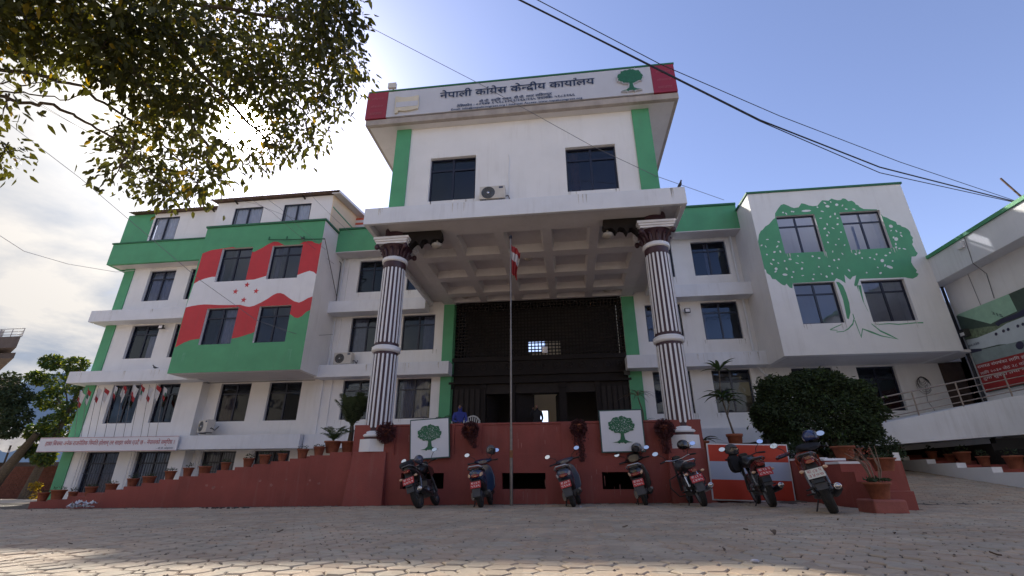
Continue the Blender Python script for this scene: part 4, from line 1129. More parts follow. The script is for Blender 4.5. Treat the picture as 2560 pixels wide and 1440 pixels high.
# ================================================================== TERRACE in front of the porch
T = thing('terrace', 'oxide red retaining wall and terrace in front of the porch, with basement openings', 'terrace', (-1.4, 13.4, 0))
hT = [(-4.68, -3.47, .39, .79), (-1.87, -.69, .38, .78), (.80, 1.98, .37, .79)]
wall(-6.2, 5.4, -.2, 1.26, 13.36, hT, .25, BRICKRED, T, 'lower_wall')
b = MB(); b.box(-6.2, 3.5, 13.40, 13.61, 1.262, 2.04); b.build('upper_wall', BRICKRED, T)
b = MB(); b.box(-6.2, 3.52, 13.38, 13.66, 2.043, 2.10); b.build('wall_cap', BRICKRED, T, bevel=.01)
for x0, x1 in ((-2.80, -2.44), (-.22, .12), (-6.15, -4.95), (2.45, 3.5), (-3.3, -3.22)):
    b = MB(); b.box(x0, x1, 13.355, 13.398, 1.263, 2.09); b.build('wall_pilaster', BRICKRED, T)
b = MB(); b.box(-6.2, 3.5, 13.67, 20.5, 1.6, 1.9); b.build('terrace_floor', BRICKRED, T)
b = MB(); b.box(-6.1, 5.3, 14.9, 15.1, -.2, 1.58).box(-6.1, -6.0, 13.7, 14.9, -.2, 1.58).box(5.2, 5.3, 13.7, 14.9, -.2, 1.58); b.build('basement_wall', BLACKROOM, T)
# battered piers under the columns
for x0, x1 in ((-6.12, -5.15), (2.55, 3.5)):
    b = MB(); yb, yt = 13.12, 13.28
    lo = [(x0 - .08, yb, -.1), (x1 + .08, yb, -.1), (x1 + .08, 13.36, -.1), (x0 - .08, 13.36, -.1)]; hi = [(x0, yt, 1.36), (x1, yt, 1.36), (x1, 13.9, 1.36), (x0, 13.9, 1.36)]
    b.add(lo + hi, [(0, 1, 5, 4), (1, 2, 6, 5), (2, 3, 7, 6), (3, 0, 4, 7), (7, 6, 5, 4)]); b.build('column_pier', BRICKRED, T, bevel=.02)
b = MB(); b.bar((-6.2, 13.39, 1.258), (5.4, 13.39, 1.258), .012, .012); b.build('wall_edge_line', BRICKRED2, T)
# --- stairs flanked by a stepped wall
tops = [(-16.6, 0.03), (-16.05, .06), (-15.5, .11), (-14.85, .2), (-14.25, .29), (-13.68, .38), (-13.1, .47), (-12.55, .56), (-12.0, .655), (-11.4, .74), (-10.8, .82), (-10.25, .90), (-9.7, .98), (-9.15, 1.055), (-8.62, 1.13), (-8.05, 1.20), (-7.45, 1.28), (-6.85, 1.36), (-6.2, 1.36)]
ST = thing('stepped_stair', 'long oxide red stepped stair wall rising from the left to the column', 'stairs', (-11, 13.4, -.1))
for (x0, z0), (x1, z1) in zip(tops[1:-1], tops[2:]):
    b = MB(); b.box(x0, x1 - .002, 13.38, 15.6, -.35, z0); b.build('step', BRICKRED, ST)
b = MB(); b.box(-17.2, -6.2, 15.605, 15.8, -.35, .25).box(-9.2, -6.2, 13.5, 15.6, .26, 1.0); b.build('stair_back_wall', BRICKRED, ST)
b = MB(); b.box(-9.0, -6.2, 15.61, 19.8, -.2, 1.36); b.build('landing', BRICKRED, ST)

# --- boards leaning on the wall
def board(name, label, c, w, h, tilt_roll, lean, zb, y, fn, frame, px=None):
    t = thing(name, label, 'board', (c, y, zb), rot=(lean, tilt_roll, 0))
    b = MB(); b.box(-w / 2, w / 2, 0, .03, 0, h); b.build('board_frame', frame, t, world=False)
    b = MB(); b.box(-w / 2 + .03, w / 2 - .03, -.006, -.001, .03, h - .03); b.build('board_face', PANELW, t, world=False)
    fn(t, w, h)
    return t
DGF = mat('teal board frame', (.02, .07, .07), .5, .1, 5)
def emb(t, w, h):
    k = len(WPOS); e = MB()
    # emblem drawn in the local frame of the board
    class P_: pass
    tree_emblem_local(t, -w * .30, w * .30, h * .20, h * .84, -.008)
def tree_emblem_local(t, x0, x1, z0, z1, y):
    keep = WPOS.get(t.name); WPOS[t.name] = Vector((0, 0, 0))
    tree_emblem(t, x0, x1, z0, z1, y, INKG, PANELW, seed=12, specks=170)
    WPOS[t.name] = keep
board('emblem_board', 'white board with a green tree emblem, tilted, the left one on the terrace wall', -3.86, 1.14, 1.08, rad(-3.2), rad(2), 1.15, 13.24, emb, DGF)
board('emblem_board', 'white board with a green tree emblem on the wall, nearest the right column', 1.41, 1.16, 1.10, rad(-0.6), rad(2), 1.27, 13.26, emb, DGF)
def flagpic(t, w, h):
    RB = mat('printed red cloth', (.48, .045, .022), .55, .06, 2)
    BL = mat('printed pale blue cloth', (.42, .47, .60), .55, .04, 2)
    for z0, z1, mm in ((.03, h * .36, RB), (h * .36, h * .68, BL), (h * .68, h - .03, RB)):
        b = MB(); n = 24; vs = []
        for i in range(n + 1):
            x = -w / 2 + .03 + (w - .06) * i / n; yy = -.012 + .004 * math.sin(i * .9)
            vs += [(x, yy, z0), (x, yy, z1)]
        b.add(vs, [(2 * i, 2 * i + 2, 2 * i + 3, 2 * i + 1) for i in range(n)], True); b.build('printed_stripe', mm, t, world=False)
board('flag_board', 'large red white and red striped board leaning against the wall behind the motorcycles', 4.42, 1.95, 1.34, rad(1.5), rad(3.5), .10, 13.12, flagpic, PANELW)

# ================================================================== RIGHT: garden wall, driveway kerb, ramp
GW = thing('garden_wall', 'low oxide red garden wall stepping down towards the yard with white painted caps', 'wall', (5.6, 12, .1))
segs = [(13.35, 12.3, 1.02), (12.3, 11.65, .98), (11.65, 11.15, .90), (11.15, 10.75, .74), (10.75, 10.4, .56), (10.4, 10.05, .40)]
for k, (y0, y1, z) in enumerate(segs):
    xl = lambda y: 5.42 + (13.35 - y) * .085
    b = MB(); b.prism([(xl(y0), y0), (xl(y1), y1 + .002), (xl(y1) + .5, y1 + .002), (xl(y0) + .5, y0)], -.1, z, 'xy'); b.build('wall_step', BRICKRED, GW, fix=True)
    if k < 3: b = MB(); b.prism([(xl(y0) - .01, y0 - .01), (xl(y1) - .01, y1 + .01), (xl(y1) + .45, y1 + .01), (xl(y0) + .45, y0 - .01)], z + .003, z + .05, 'xy'); b.build('white_cap', CWHITE, GW, fix=True)
b = MB(); b.box(5.4, 8.2, 13.4, 13.7, 0.0, 1.02); b.build('back_wall', BRICKRED, GW)
bed = MB(); bed.prism([(5.42, 13.71), (8.2, 13.71), (10.9, 18.9), (10.9, 20.4), (5.42, 20.4)], 0, 1.06, 'xy'); tag(bed.build('garden_bed', SOIL, fix=True), kind='structure')
b = MB(); b.prism([(8.2, 13.66), (8.35, 13.66), (11.0, 18.8), (10.9, 18.9)], 0, 1.22, 'xy'); b.build('white_side_wall', CWHITE, GW, fix=True)
PB = thing('planter_plinth', 'worn red concrete block at the near end of the garden wall', 'plinth', (5.28, 9.4, .06))
b = MB(); b.box(-.27, .25, -.2, .35, 0, .23); b.build('block', BRICKRED2, PB, world=False, bevel=.03)
# white stepped kerb of the driveway
KB = thing('driveway_kerb', 'white painted kerb stepping up along the right side of the driveway', 'kerb', (11.2, 16, .5))
y = 12.2
while y < 20.0:
    z = G(10.9, y + .9) + .30
    b = MB(); b.box(11.0, 11.25, y, min(y + 1.15, 20.45) - .003, -.1, z); b.build('kerb_step', CWHITE, KB)
    b = MB(); b.box(11.252, 12.4, y, min(y + 1.15, 20.45) - .003, -.1, z - .05); b.build('bed_step', BRICKRED, KB)
    y += 1.15
# undercroft below the ramp
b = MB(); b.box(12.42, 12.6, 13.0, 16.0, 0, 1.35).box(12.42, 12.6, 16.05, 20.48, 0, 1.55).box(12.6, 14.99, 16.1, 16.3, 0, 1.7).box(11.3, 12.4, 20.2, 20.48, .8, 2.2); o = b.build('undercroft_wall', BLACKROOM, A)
# access ramp
RP = thing('access_ramp', 'white concrete access ramp with a steel railing in front of the annex', 'ramp', (11.5, 16, 2))
P = [(9.2, 1.52, 2.10), (13.5, 1.80, 2.90), (15.0, 1.95, 3.05)]
b = MB(); vs = []
for x, z0, z1 in P:
    for yy in (16.0, 20.48): vs += [(x, yy, z0), (x, yy, z1)]
f = []
for i in range(2):
    a = 4 * i; f += [(a, a + 4, a + 5, a + 1), (a + 2, a + 3, a + 7, a + 6), (a + 1, a + 5, a + 7, a + 3), (a, a + 2, a + 6, a + 4)]
f += [(0, 1, 3, 2), (8, 10, 11, 9)]
b.add(vs, f); b.build('ramp_slab', WHITE2, RP, fix=True)
def topz(x): return 2.10 + (x - 9.2) * .186 if x < 13.5 else 2.9 + (x - 13.5) * .1
posts = (9.72, 10.72, 12.05, 13.5)
for x in posts:
    b = MB(); b.tube([(x, 16.06, topz(x)), (x, 16.06, topz(x) + .74)], .022, 8); b.build('railing_post', RAIL, RP)
for k, dz in enumerate((.74, .52, .33, .14)):
    b = MB(); b.tube([(9.6, 16.06, topz(9.6) + dz), (13.5, 16.06, topz(13.5) + dz), (14.9, 15.4, topz(14.9) + dz + .12)], .022 if k == 0 else .015, 8); b.build('railing_bar', RAIL, RP)

# ================================================================== small things
def pot_mb(r=.16, h=.28, rim=True):
    b = MB(); b.lathe([(r * .68, 0), (r * .95, h * .86), (r * 1.06, h * .87), (r * 1.08, h), (r * .92, h), (r * .88, h * .88)], (0, 0, 0), 18, cap=False)
    b.add([(r * .68 * math.cos(a), r * .68 * math.sin(a), .002) for a in [2 * math.pi * k / 12 for k in range(12)]], [tuple(range(11, -1, -1))])
    return b
def leafmesh(name, n, sampler, size, mt, rnd, droop=.3, aspect=.42, fold=.15, parent=None, kind='stuff', mats=None):
    vs = []; fs = []; mi = []
    for i in range(n):
        c, outd = sampler(rnd)
        s = size * rnd.uniform(.65, 1.3)
        d = Vector((rnd.gauss(0, 1), rnd.gauss(0, 1), rnd.gauss(0, .6) - droop)) + Vector(outd) * 1.2
        d.normalize(); u = d.cross(Vector((rnd.gauss(0, 1), rnd.gauss(0, 1), rnd.gauss(0, 1) + .6))).normalized(); w = d.cross(u)
        b0 = len(vs); c = Vector(c)
        vs += [c - d * s * .5, c + u * s * aspect * .5 + w * s * fold, c + d * s * .55, c - u * s * aspect * .5 + w * s * fold]
        fs += [(b0, b0 + 1, b0 + 2), (b0, b0 + 2, b0 + 3)]
        k = 0
        if mats and rnd.random() < mats[1]: k = 1
        mi += [k, k]
    me = bpy.data.meshes.new(name); me.from_pydata([tuple(v) for v in vs], [], fs)
    me.materials.append(mt)
    if mats: me.materials.append(mats[0])
    me.polygons.foreach_set('material_index', mi)
    me.update()
    return me
def blob(c, r, shell=.55):
    c = Vector(c); rv = Vector(r) if hasattr(r, '__len__') else Vector((r, r, r))
    def f(rnd):
        d = Vector((rnd.gauss(0, 1), rnd.gauss(0, 1), rnd.gauss(0, 1))).normalized(); k = shell + (1 - shell) * rnd.random() ** .6
        return c + Vector((d.x * rv.x, d.y * rv.y, d.z * rv.z)) * k, d
    return f
rn = random.Random(21)
potm = {}
def pot(x, y, z, r, h, plant, label, group=None, mt=TERRA, seed=0, rot=0):
    t = thing('potted_plant', label, 'potted plant', (x, y, z), group, rot=(0, 0, rot))
    key = (r, h, mt.name)
    if key not in potm: potm[key] = pot_mb(r, h).mesh('pot', mt)
    link('pot', potm[key], t)
    b = MB(); b.lathe([(r * .86, h * .86), (0.001, h * .9)], (0, 0, 0), 14, cap=False); b.build('soil', SOIL, t, world=False)
    plant(t, r, h, random.Random(seed))
    return t
def small_leafy(n=60, s=.07, hh=.10, mt=LEAFB, spread=1.0):
    def f(t, r, h, rnd):
        me = leafmesh('foliage', n, blob((0, 0, h + hh * .5), (r * spread, r * spread, hh), .3), s, mt, rnd, droop=-.3)
        link('foliage', me, t)
    return f
def spiky(n=14, ln=.35, wd=.05, mt=LEAFP, base=0.0, arch=.5, up=.9, name='leaf'):
    """strap leaves from a point"""
    def f(t, r, h, rnd, z0=None, x0=0, y0=0):
        zz = h + base if z0 is None else z0
        for i in range(n):
            a = 2 * math.pi * i / n + rnd.uniform(-.3, .3); el = rnd.uniform(.25, up) * 1.4
            l = ln * rnd.uniform(.75, 1.15); b = MB(); vs = []
            for k in range(6):
                q_ = k / 5; rr = l * q_ * math.cos(el) + l * arch * .35 * q_ ** 2; zz_ = l * q_ * math.sin(el) - l * arch * q_ ** 2.4 * .6
                w = wd * (math.sin(math.pi * min(1, q_ * .85 + .12)) if k < 5 else .05)
                cx, cy = x0 + rr * math.cos(a), y0 + rr * math.sin(a)
                vs += [(cx - w / 2 * math.sin(a), cy + w / 2 * math.cos(a), zz + zz_ + w * .25), (cx, cy, zz + zz_), (cx + w / 2 * math.sin(a), cy - w / 2 * math.cos(a), zz + zz_ + w * .25)]
            fs = []
            for k in range(5): fs += [(3 * k, 3 * k + 1, 3 * k + 4, 3 * k + 3), (3 * k + 1, 3 * k + 2, 3 * k + 5, 3 * k + 4)]
            b.add(vs, fs, True); b.build(name, mt, t, world=False)
    return f
def frond_mesh(ln, nl, wl, mt, rnd, arch=.6, el=1.0, droop=.5):
    """feather palm frond along +X, rising by el"""
    b = MB(); pts = []
    for k in range(9):
        q_ = k / 8; pts.append(Vector((ln * q_ * math.cos(el) + ln * arch * .3 * q_ ** 2, 0, ln * q_ * math.sin(el) - ln * arch * .45 * q_ ** 2.3)))
    b.tube(pts, [.012 * (1 - .8 * k / 8) for k in range(9)], 4)
    for i in range(nl):
        q_ = .18 + .8 * i / nl; k = min(7, int(q_ * 8)); p = pts[k].lerp(pts[k + 1], q_ * 8 - k); d = (pts[k + 1] - pts[k]).normalized()
        l = wl * math.sin(math.pi * (.12 + .83 * q_)) ** .6
        for s in (-1, 1):
            tip = p + d * l * .55 + Vector((0, s * l * .8, -l * droop * rnd.uniform(.5, 1.2)))
            w = d * .013
            mid = p.lerp(tip, .5) + Vector((0, 0, l * .08))
            b.add([p - w, p + w, mid + w, tip, mid - w], [(0, 1, 2, 4), (4, 2, 3)])
    return b
def palm(n=9, ln=.7, wl=.24, mt=LEAFP, z0=.1, elr=(.7, 1.3), arch=.6, nl=16, droop=.4):
    def f(t, r, h, rnd):
        for i in range(n):
            b = frond_mesh(ln * rnd.uniform(.8, 1.15), nl, wl, mt, rnd, arch, rnd.uniform(*elr), droop)
            o = b.build('frond', mt, t, world=False); o.location = (0, 0, h + z0); o.rotation_euler = (0, 0, 2 * math.pi * i / n + rnd.uniform(-.3, .3))
    return f
# pots on the stepped wall, from left to right (pixel x of the pot, step index from tops)
stair_pots = [(122, 2, .15, 'empty shallow'), (157, 3, .17, ''), (194, 4, .14, ''), (235, 5, .14, ''), (284, 6, .16, ''), (333, 7, .17, ''), (372, 8, .15, ''), (422, 9, .16, ''), (465, 10, .15, ''), (506, 11, .15, ''), (556, 12, .15, ''), (612, 13, .15, ''), (652, 14, .15, ''), (696, 15, .15, ''), (746, 16, .15, ''), (787, 17, .16, '')]
words = ['first', 'second', 'third', 'fourth', 'fifth', 'sixth', 'seventh', 'eighth', 'ninth', 'tenth', 'eleventh', 'twelfth', 'thirteenth', 'fourteenth', 'fifteenth', 'sixteenth']
xs_ = [(a[0] + c[0]) / 2 for a, c in zip(tops[1:-1], tops[2:])]
for i, (px, k, r, _) in enumerate(stair_pots):
    p = atY(px, 1200, 13.62); j = max(q_ for q_ in range(1, len(tops) - 1) if tops[q_][0] <= p.x + .02)
    z = tops[j][1]; big_ = 1.0 + .12 * math.sin(i * 2.3)
    lb = 'small terracotta pot on the stepped red wall, %s from the bottom of the stair' % words[i]
    pot(p.x, 13.62, z, round(r * big_, 2), round(.25 * big_, 2), small_leafy(30 + 8 * (i % 4), .055, .05 + .02 * (i % 3)), lb, 'terracotta pots on the stair wall', seed=i)
# larger pots at the top of the stair
pt = atY(830, 1128, 13.9); pot(pt.x, 13.9, 1.36, .24, .34, palm(9, .62, .20, LEAFP, .0, (.75, 1.35), .75, 15, .3), 'areca palm in a wide terracotta pot at the top of the red stair', seed=2)
def tallpalm(t, r, h, rnd):
    b = MB(); b.tube([(0, 0, h - .05), (.02, 0, h + .25), (0, 0, h + .45)], [.085, .07, .06], 9); b.build('trunk', BARK, t, world=False)
    palm(26, 1.15, .30, mat('dark palm leaf', (.035, .055, .022), .6, .35, 8, trans=.1), .38, (1.12, 1.5), .35, 26, .25)(t, r, h, rnd)
    palm(6, .5, .16, LEAFP, .25, (.1, .7), .8, 12, .5)(t, r, h, rnd)
pt = atY(872, 1128, 14.1); pot(pt.x, 14.1, 1.36, .25, .34, tallpalm, 'tall bushy palm in a terracotta pot left of the left column', seed=5)
# dracaena beside the striped board
def dracaena(t, r, h, rnd):
    b = MB(); b.tube([(0, 0, h - .05), (-.10, 0, h + .55), (-.16, .02, h + 1.15), (-.10, 0, h + 1.75)], [.03, .022, .02, .018], 7)
    b.tube([(-.10, 0, h + .45), (.0, 0, h + .75), (.02, 0, h + .9)], [.02, .016, .014], 7)
    b.build('trunk', BARK, t, world=False)
    spiky(11, .55, .10, LEAFP, arch=.5, up=.85)(t, r, h, rnd, h + 1.75, -.10, 0)
    spiky(14, .6, .10, LEAFP, arch=.8, up=.75)(t, r, h, rnd, h + .98, -.14, 0)
    spiky(9, .42, .08, LEAFP, arch=.9, up=.6)(t, r, h, rnd, h + .88, .02, 0)
p = atY(1841, 1100, 13.75); pot(p.x, 13.85, 1.24, .20, .50, dracaena, 'slender dracaena with three leaf tufts in a pot above the striped board', seed=8)
b = MB(); b.box(3.52, 5.35, 13.66, 19.8, 1.0, 1.24); b.build('planter_shelf', BRICKRED, T)
p = atY(1758, 1112, 13.8); pot(p.x + .05, 13.95, 1.24, .15, .34, spiky(14, .5, .06, LEAFB, arch=.7, up=.85), 'low spiky agave right of the right column base', seed=9)
p = atY(1608, 1050, 15.5); pot(p.x, 15.5, 1.9, .16, .26, spiky(14, .5, .05, LEAFB, arch=.8, up=.9), 'spiky leaved plant behind the right emblem board', seed=10)
def yucca(t, r, h, rnd):
    b = MB(); b.tube([(0, 0, h), (.02, 0, h + .7), (-.1, 0, h + 1.25)], [.03, .025, .02], 7); b.build('trunk', BARK, t, world=False)
    spiky(26, .6, .03, mat('dry palm leaf', (.20, .17, .10), .7, .3, 8), arch=1.3, up=.95)(t, r, h, rnd, h + 1.3, -.1, 0)
p = atY(1600, 1055, 18.0); pot(p.x + .12, 18.0, 1.9, .17, .28, yucca, 'thin yucca with drooping pale leaves beside the right green pilaster', seed=11)
p = atY(1095, 1040, 15.5); pot(p.x, 15.5, 1.9, .2, .28, palm(10, .6, .2, LEAFB, .1, (.3, 1.1), .8, 14, .5), 'dark feathery palm behind the left emblem board', seed=12)
# trailing maroon baskets
def basket(x, z, r, label, trail, seed):
    t = thing('hanging_plant', label, 'hanging plant', (x, 13.16, z), 'trailing maroon plants on the terrace wall')
    rnd = random.Random(seed)
    b = MB(); b.lathe([(.09, -.12), (.14, .05), (.15, .08), (.12, .08)], (0, .02, 0), 14, cap=False); b.build('pot', TERRA, t, world=False)
    me = leafmesh('foliage', 1500, blob((0, -.02, -.02), (r, r * .55, r * 1.02), .35), .06, LEAFR, rnd, droop=.6, aspect=.5)
    link('foliage', me, t)
    if trail:
        def sm(rd):
            q_ = rd.random() ** 1.3; return Vector((rd.gauss(0, .09) * (1 - q_ * .6) + trail[0] * q_, rd.gauss(0, .04) - .02, -r * .5 - trail[1] * q_)), Vector((0, 0, -.5))
        link('trailing_stems', leafmesh('trailing_stems', int(500 * trail[1] / .5), sm, .055, LEAFR, rnd, droop=1.2), t)['kind'] = 'stuff'
basket(-5.14, 1.88, .30, 'round maroon trailing plant against the left column base', (.0, .15), 1)
basket(-2.72, 1.90, .25, 'maroon trailing plant left of the flagpole, below the empty chair', (.12, .35), 2)
basket(.25, 1.92, .24, 'maroon trailing plant with the longest hanging stems, right of the flagpole', (.06, .75), 3)
basket(2.50, 1.86, .27, 'maroon trailing plant against the right column base', (-.02, .5), 4)
# pots in the right garden
rg = [(8.3, 13.2, 1.1, .24, .32, 'wide terracotta pot on the garden wall beside the last motorcycle'), (6.0, 12.5, 1.03, .20, .26, 'terracotta pot with low greenery on the garden wall nearest the shrub'),
      (6.1, 11.35, .92, .22, .24, 'shallow terracotta bowl on the garden wall above the worn block')]
p = atY(2110, 1135, 12.6); pot(p.x, 12.6, 1.03, .24, .30, small_leafy(50, .08, .08), rg[1][5], seed=30)
p = atY(2190, 1150, 11.6); pot(p.x, 11.4, .76, .24, .26, small_leafy(50, .08, .08), rg[2][5], seed=31)
def crown_thorns(t, r, h, rnd):
    b = MB()
    for k in range(9):
        a = rnd.uniform(0, 6.28); dx, dy = .05 * math.cos(a), .05 * math.sin(a)
        b.tube([(dx, dy, h - .03), (dx * 2.5, dy * 2, h + .2 + .05 * (k % 3)), (dx * rnd.uniform(1, 6) - .1, dy * 4, h + .42 + .06 * (k % 4))], [.014, .011, .006], 5)
    b.build('stem', mat('dry stem', (.22, .15, .11), .8, .3, 9), t, world=False)
    link('foliage', leafmesh('foliage', 60, blob((-.14, 0, h + .5), (.22, .15, .12), .2), .05, mat('pale red leaf', (.30, .08, .05), .7, .3, 9), rnd), t)
    link('foliage', leafmesh('foliage', 70, blob((.0, 0, h + .04), (.2, .2, .04), .2), .09, LEAFB, rnd), t)
pot(5.27, 9.45, .29, .20, .27, crown_thorns, 'crown of thorns with bare stems in a terracotta pot on the worn red block', seed=33)
for i, (px, py, s) in enumerate(((2250, 1160, 1.0), (2340, 1168, .9), (2422, 1182, 1.15), (2470, 1180, .9), (2550, 1190, 1.2), (2385, 1172, .8))):
    p = atX(px, py, 11.75); z = G(10.9, p.y + .5) + .25
    pot(11.75, p.y, z, round(.17 * s, 2), round(.3 * s, 2), small_leafy(40, .09, .14), 'terracotta pot below the access ramp, %s from the left' % words[[0, 1, 3, 4, 5, 2][i]], 'pots under the ramp', seed=40 + i)

# --- flagpole with a limp flag
FPL = thing('flagpole', 'slim steel flagpole standing in front of the terrace wall', 'flagpole', (-1.52, 12.62, .02))
b = MB(); b.tube([(0, 0, 0), (0, 0, 1.15)], .042, 12); b.build('lower_tube', STEEL, FPL, world=False)
b = MB(); b.tube([(0, 0, 1.15), (0, 0, 1.9)], .036, 12).tube([(0, 0, 1.9), (0, 0, 4.6)], .028, 12).tube([(0, 0, 4.6), (0, 0, 7.5)], .021, 12); b.build('pole', STEEL, FPL, world=False)
b = MB(); b.lathe([(.044, 1.12), (.047, 1.16), (.047, 1.28), (.042, 1.3)], n=12); b.build('rusty_collar', mat('rust', (.2, .08, .03), .8, .3, 20), FPL, world=False)
b = MB(); b.lathe([(.02, 7.5), (.045, 7.52), (.045, 7.6), (.01, 7.62)], n=10); b.build('finial', CABLE, FPL, world=False)
FL = thing('flag', 'limp red and white flag near the top of the flagpole', 'flag', (-1.495, 12.62, 6.38))
def flagcloth(parent, w, h, bands, folds=3.0, amp=.06, nx=16, nz=14, sag=.8, name='flag_cloth', mats_=None):
    b = MB(); vs = []
    for j in range(nz + 1):
        v = j / nz
        for i in range(nx + 1):
            u = i / nx
            x = w * u * (.35 + .25 * (1 - v)); yy = amp * math.sin(u * folds * math.pi * 2 + v * 2) * (.3 + u)
            z = h * (1 - v) - sag * h * u * .75 - .03 * math.sin(u * 9)
            vs.append((x + .02 * math.sin(v * 7) * u, yy, z))
    fs = [(j * (nx + 1) + i, j * (nx + 1) + i + 1, (j + 1) * (nx + 1) + i + 1, (j + 1) * (nx + 1) + i) for j in range(nz) for i in range(nx)]
    b.add(vs, fs, True)
    for k in range(nz):
        m2 = bands(k / nz)
        for i in range(nx): b.mi[k * nx + i] = m2
    return b.build(name, mats_, parent, world=False)
CR = mat('red flag cloth', (.30, .025, .03), .8, .1, 9, trans=.12); CW = mat('white flag cloth', (.50, .50, .54), .8, .06, 9, trans=.12)
flagcloth(FL, .46, .95, lambda v: 1 if .2 < v < .5 else 0, 2.6, .07, 18, 18, .42, mats_=[CR, CW])

# --- row of little flags on sticks above the slogan banner
fpx = [(200, 975, 222), (218, 968, 240), (246, 965, 262), (262, 968, 285), (287, 962, 312), (310, 962, 335), (333, 960, 352), (352, 958, 378), (374, 962, 400), (391, 960, 420), (410, 965, 440)]
for i, (xt, yt, xb) in enumerate(fpx):
    top = atY(xt, yt, 19.25); bot = atY(xb - 40 if i > 1 else xb - 30, 1092, 19.3); bot.x = top.x + (.25 if i > 1 else .5); 
    lb = 'small red and white flag above the slogan banner, %s from the left' % words[i]
    t = thing('small_flag', lb, 'flag', bot, 'small flags on sticks above the slogan banner')
    d = top - bot
    b = MB(); b.tube([(0, 0, 0), tuple(d)], .010, 5); b.build('stick', STEEL, t, world=False)
    b = MB(); rd = random.Random(i)
    w = .26; hh = .62; vs = []; nx, nz = 5, 6
    for j in range(nz + 1):
        v = j / nz
        for k in range(nx + 1):
            u = k / nx; vs.append((d.x + w * u * (.9 if i % 3 else 1.2) * (1 - .25 * v) - .02 + v * .05 * math.sin(i * 2.1), .04 * math.sin(u * 7 + i), d.z - hh * v * (.75 + .25 * u) - u * .22))
    b.add(vs, [(j * (nx + 1) + k, j * (nx + 1) + k + 1, (j + 1) * (nx + 1) + k + 1, (j + 1) * (nx + 1) + k) for j in range(nz) for k in range(nx)], True)
    for j in range(nz):
        for k in range(nx): b.mi[j * nx + k] = 0 if (j < 2 if i % 2 else j > 3) else (2 if (i % 3 == 1 and j in (2, 3) and k in (2, 3)) else 1)
    b.build('cloth', [CR, CW, mat('green flag cloth', (.03, .12, .07), .8, .1, 9)], t, world=False)
# --- slogan banner
SB = thing('slogan_banner', 'long white banner with red lettering hung along the left wing', 'banner', (-20.3, 19.5, 1.85))
P0 = atY(90, 1131, 19.45); P1 = atY(443, 1123, 19.45); P2 = atY(112, 1099, 19.45); P3 = atY(452, 1088, 19.45)
P0.x = P2.x = -23.95; P1.x = P3.x = -17.05; P0.z = P1.z = 1.82; P2.z = P3.z = 2.44
b = MB(); b.add([P0, P1, P3, P2, P0 + Vector((0, .06, 0)), P1 + Vector((0, .06, 0)), P3 + Vector((0, .06, 0)), P2 + Vector((0, .06, 0))], [(0, 1, 2, 3), (7, 6, 5, 4), (0, 4, 5, 1), (1, 5, 6, 2), (2, 6, 7, 3), (3, 7, 4, 0)]); b.build('banner_sheet', PANELW, SB)
text_on('हाम्रा बिचमा अनेक राजनैतिक विमति होलान् तर साझा ध्येय एउटै छ - नेपालको समृद्धि ।', (-23.6, 19.44, 2.03), (-17.2, 19.44, 2.03), .30, INKR, SB, out=.006)
text_on('- बी.पी. कोइराला', (-18.0, 19.44, 1.88), (-17.2, 19.44, 1.88), .10, INKN, SB, out=.006)
b = MB()
for za in (1.835, 2.42): b.bar((-23.93, 19.445, za), (-17.07, 19.445, za), .01, .012)
b.build('red_border', INKR, SB)

# --- air conditioners
def aircon(loc, label, rz=0, w=.86, h=.58, big=True):
    t = thing('air_conditioner', label, 'air conditioner', loc, rot=(0, 0, rz))
    b = MB(); b.box(-w / 2, w / 2, -.17, .17, .04, h); b.build('casing', ACW, t, world=False, bevel=.015)
    b = MB(); b.lathe([(.001, -.175), (.21, -.175), (.225, -.18), (.225, -.172)], (-w * .16, 0, h * .52), 24, axis='y', cap=False); b.build('fan_grille', ACG, t, world=False)
    b = MB()
    for rr in (.06, .11, .16, .205): b.tube([(-w * .16 + rr * math.cos(a), -.184, h * .52 + rr * math.sin(a)) for a in [2 * math.pi * k / 20 for k in range(21)]], .003, 4, cap=False)
    b.lathe([(.001, -.192), (.035, -.19), (.04, -.18)], (-w * .16, 0, h * .52), 14, axis='y', cap=False)
    b.build('grille_wire', CHROME, t, world=False)
    b = MB(); b.box(-w * .4, -w * .25, -.15, .15, 0, .038).box(w * .25, w * .4, -.15, .15, 0, .038); b.build('foot', METALG, t, world=False)
    b = MB(); b.box(w * .26, w * .42, -.174, -.1705, h * .80, h * .92); b.build('badge', INKN, t, world=False)
    b = MB(); b.tube([(w / 2, 0, .2), (w / 2 + .08, 0, .22), (w / 2 + .14, .15, .12), (w / 2 + .1, .3, .3)], .018, 6); b.build('pipe', CABLE, t, world=False)
    return t
p = atY(859, 905, 20.15); aircon((p.x, 20.15, 5.51), 'white outdoor air conditioner on the ledge left of the left column')
p = atY(1232, 500, 12.86); aircon((-2.12, 12.86 - .06, 9.01), 'outdoor air conditioner on the porch roof below the sign', w=.84, h=.52)
p = atY(510, 1082, 20.1); aircon((p.x, 20.15, 2.58), 'dusty air conditioner under the flag mural block', rz=rad(-28))

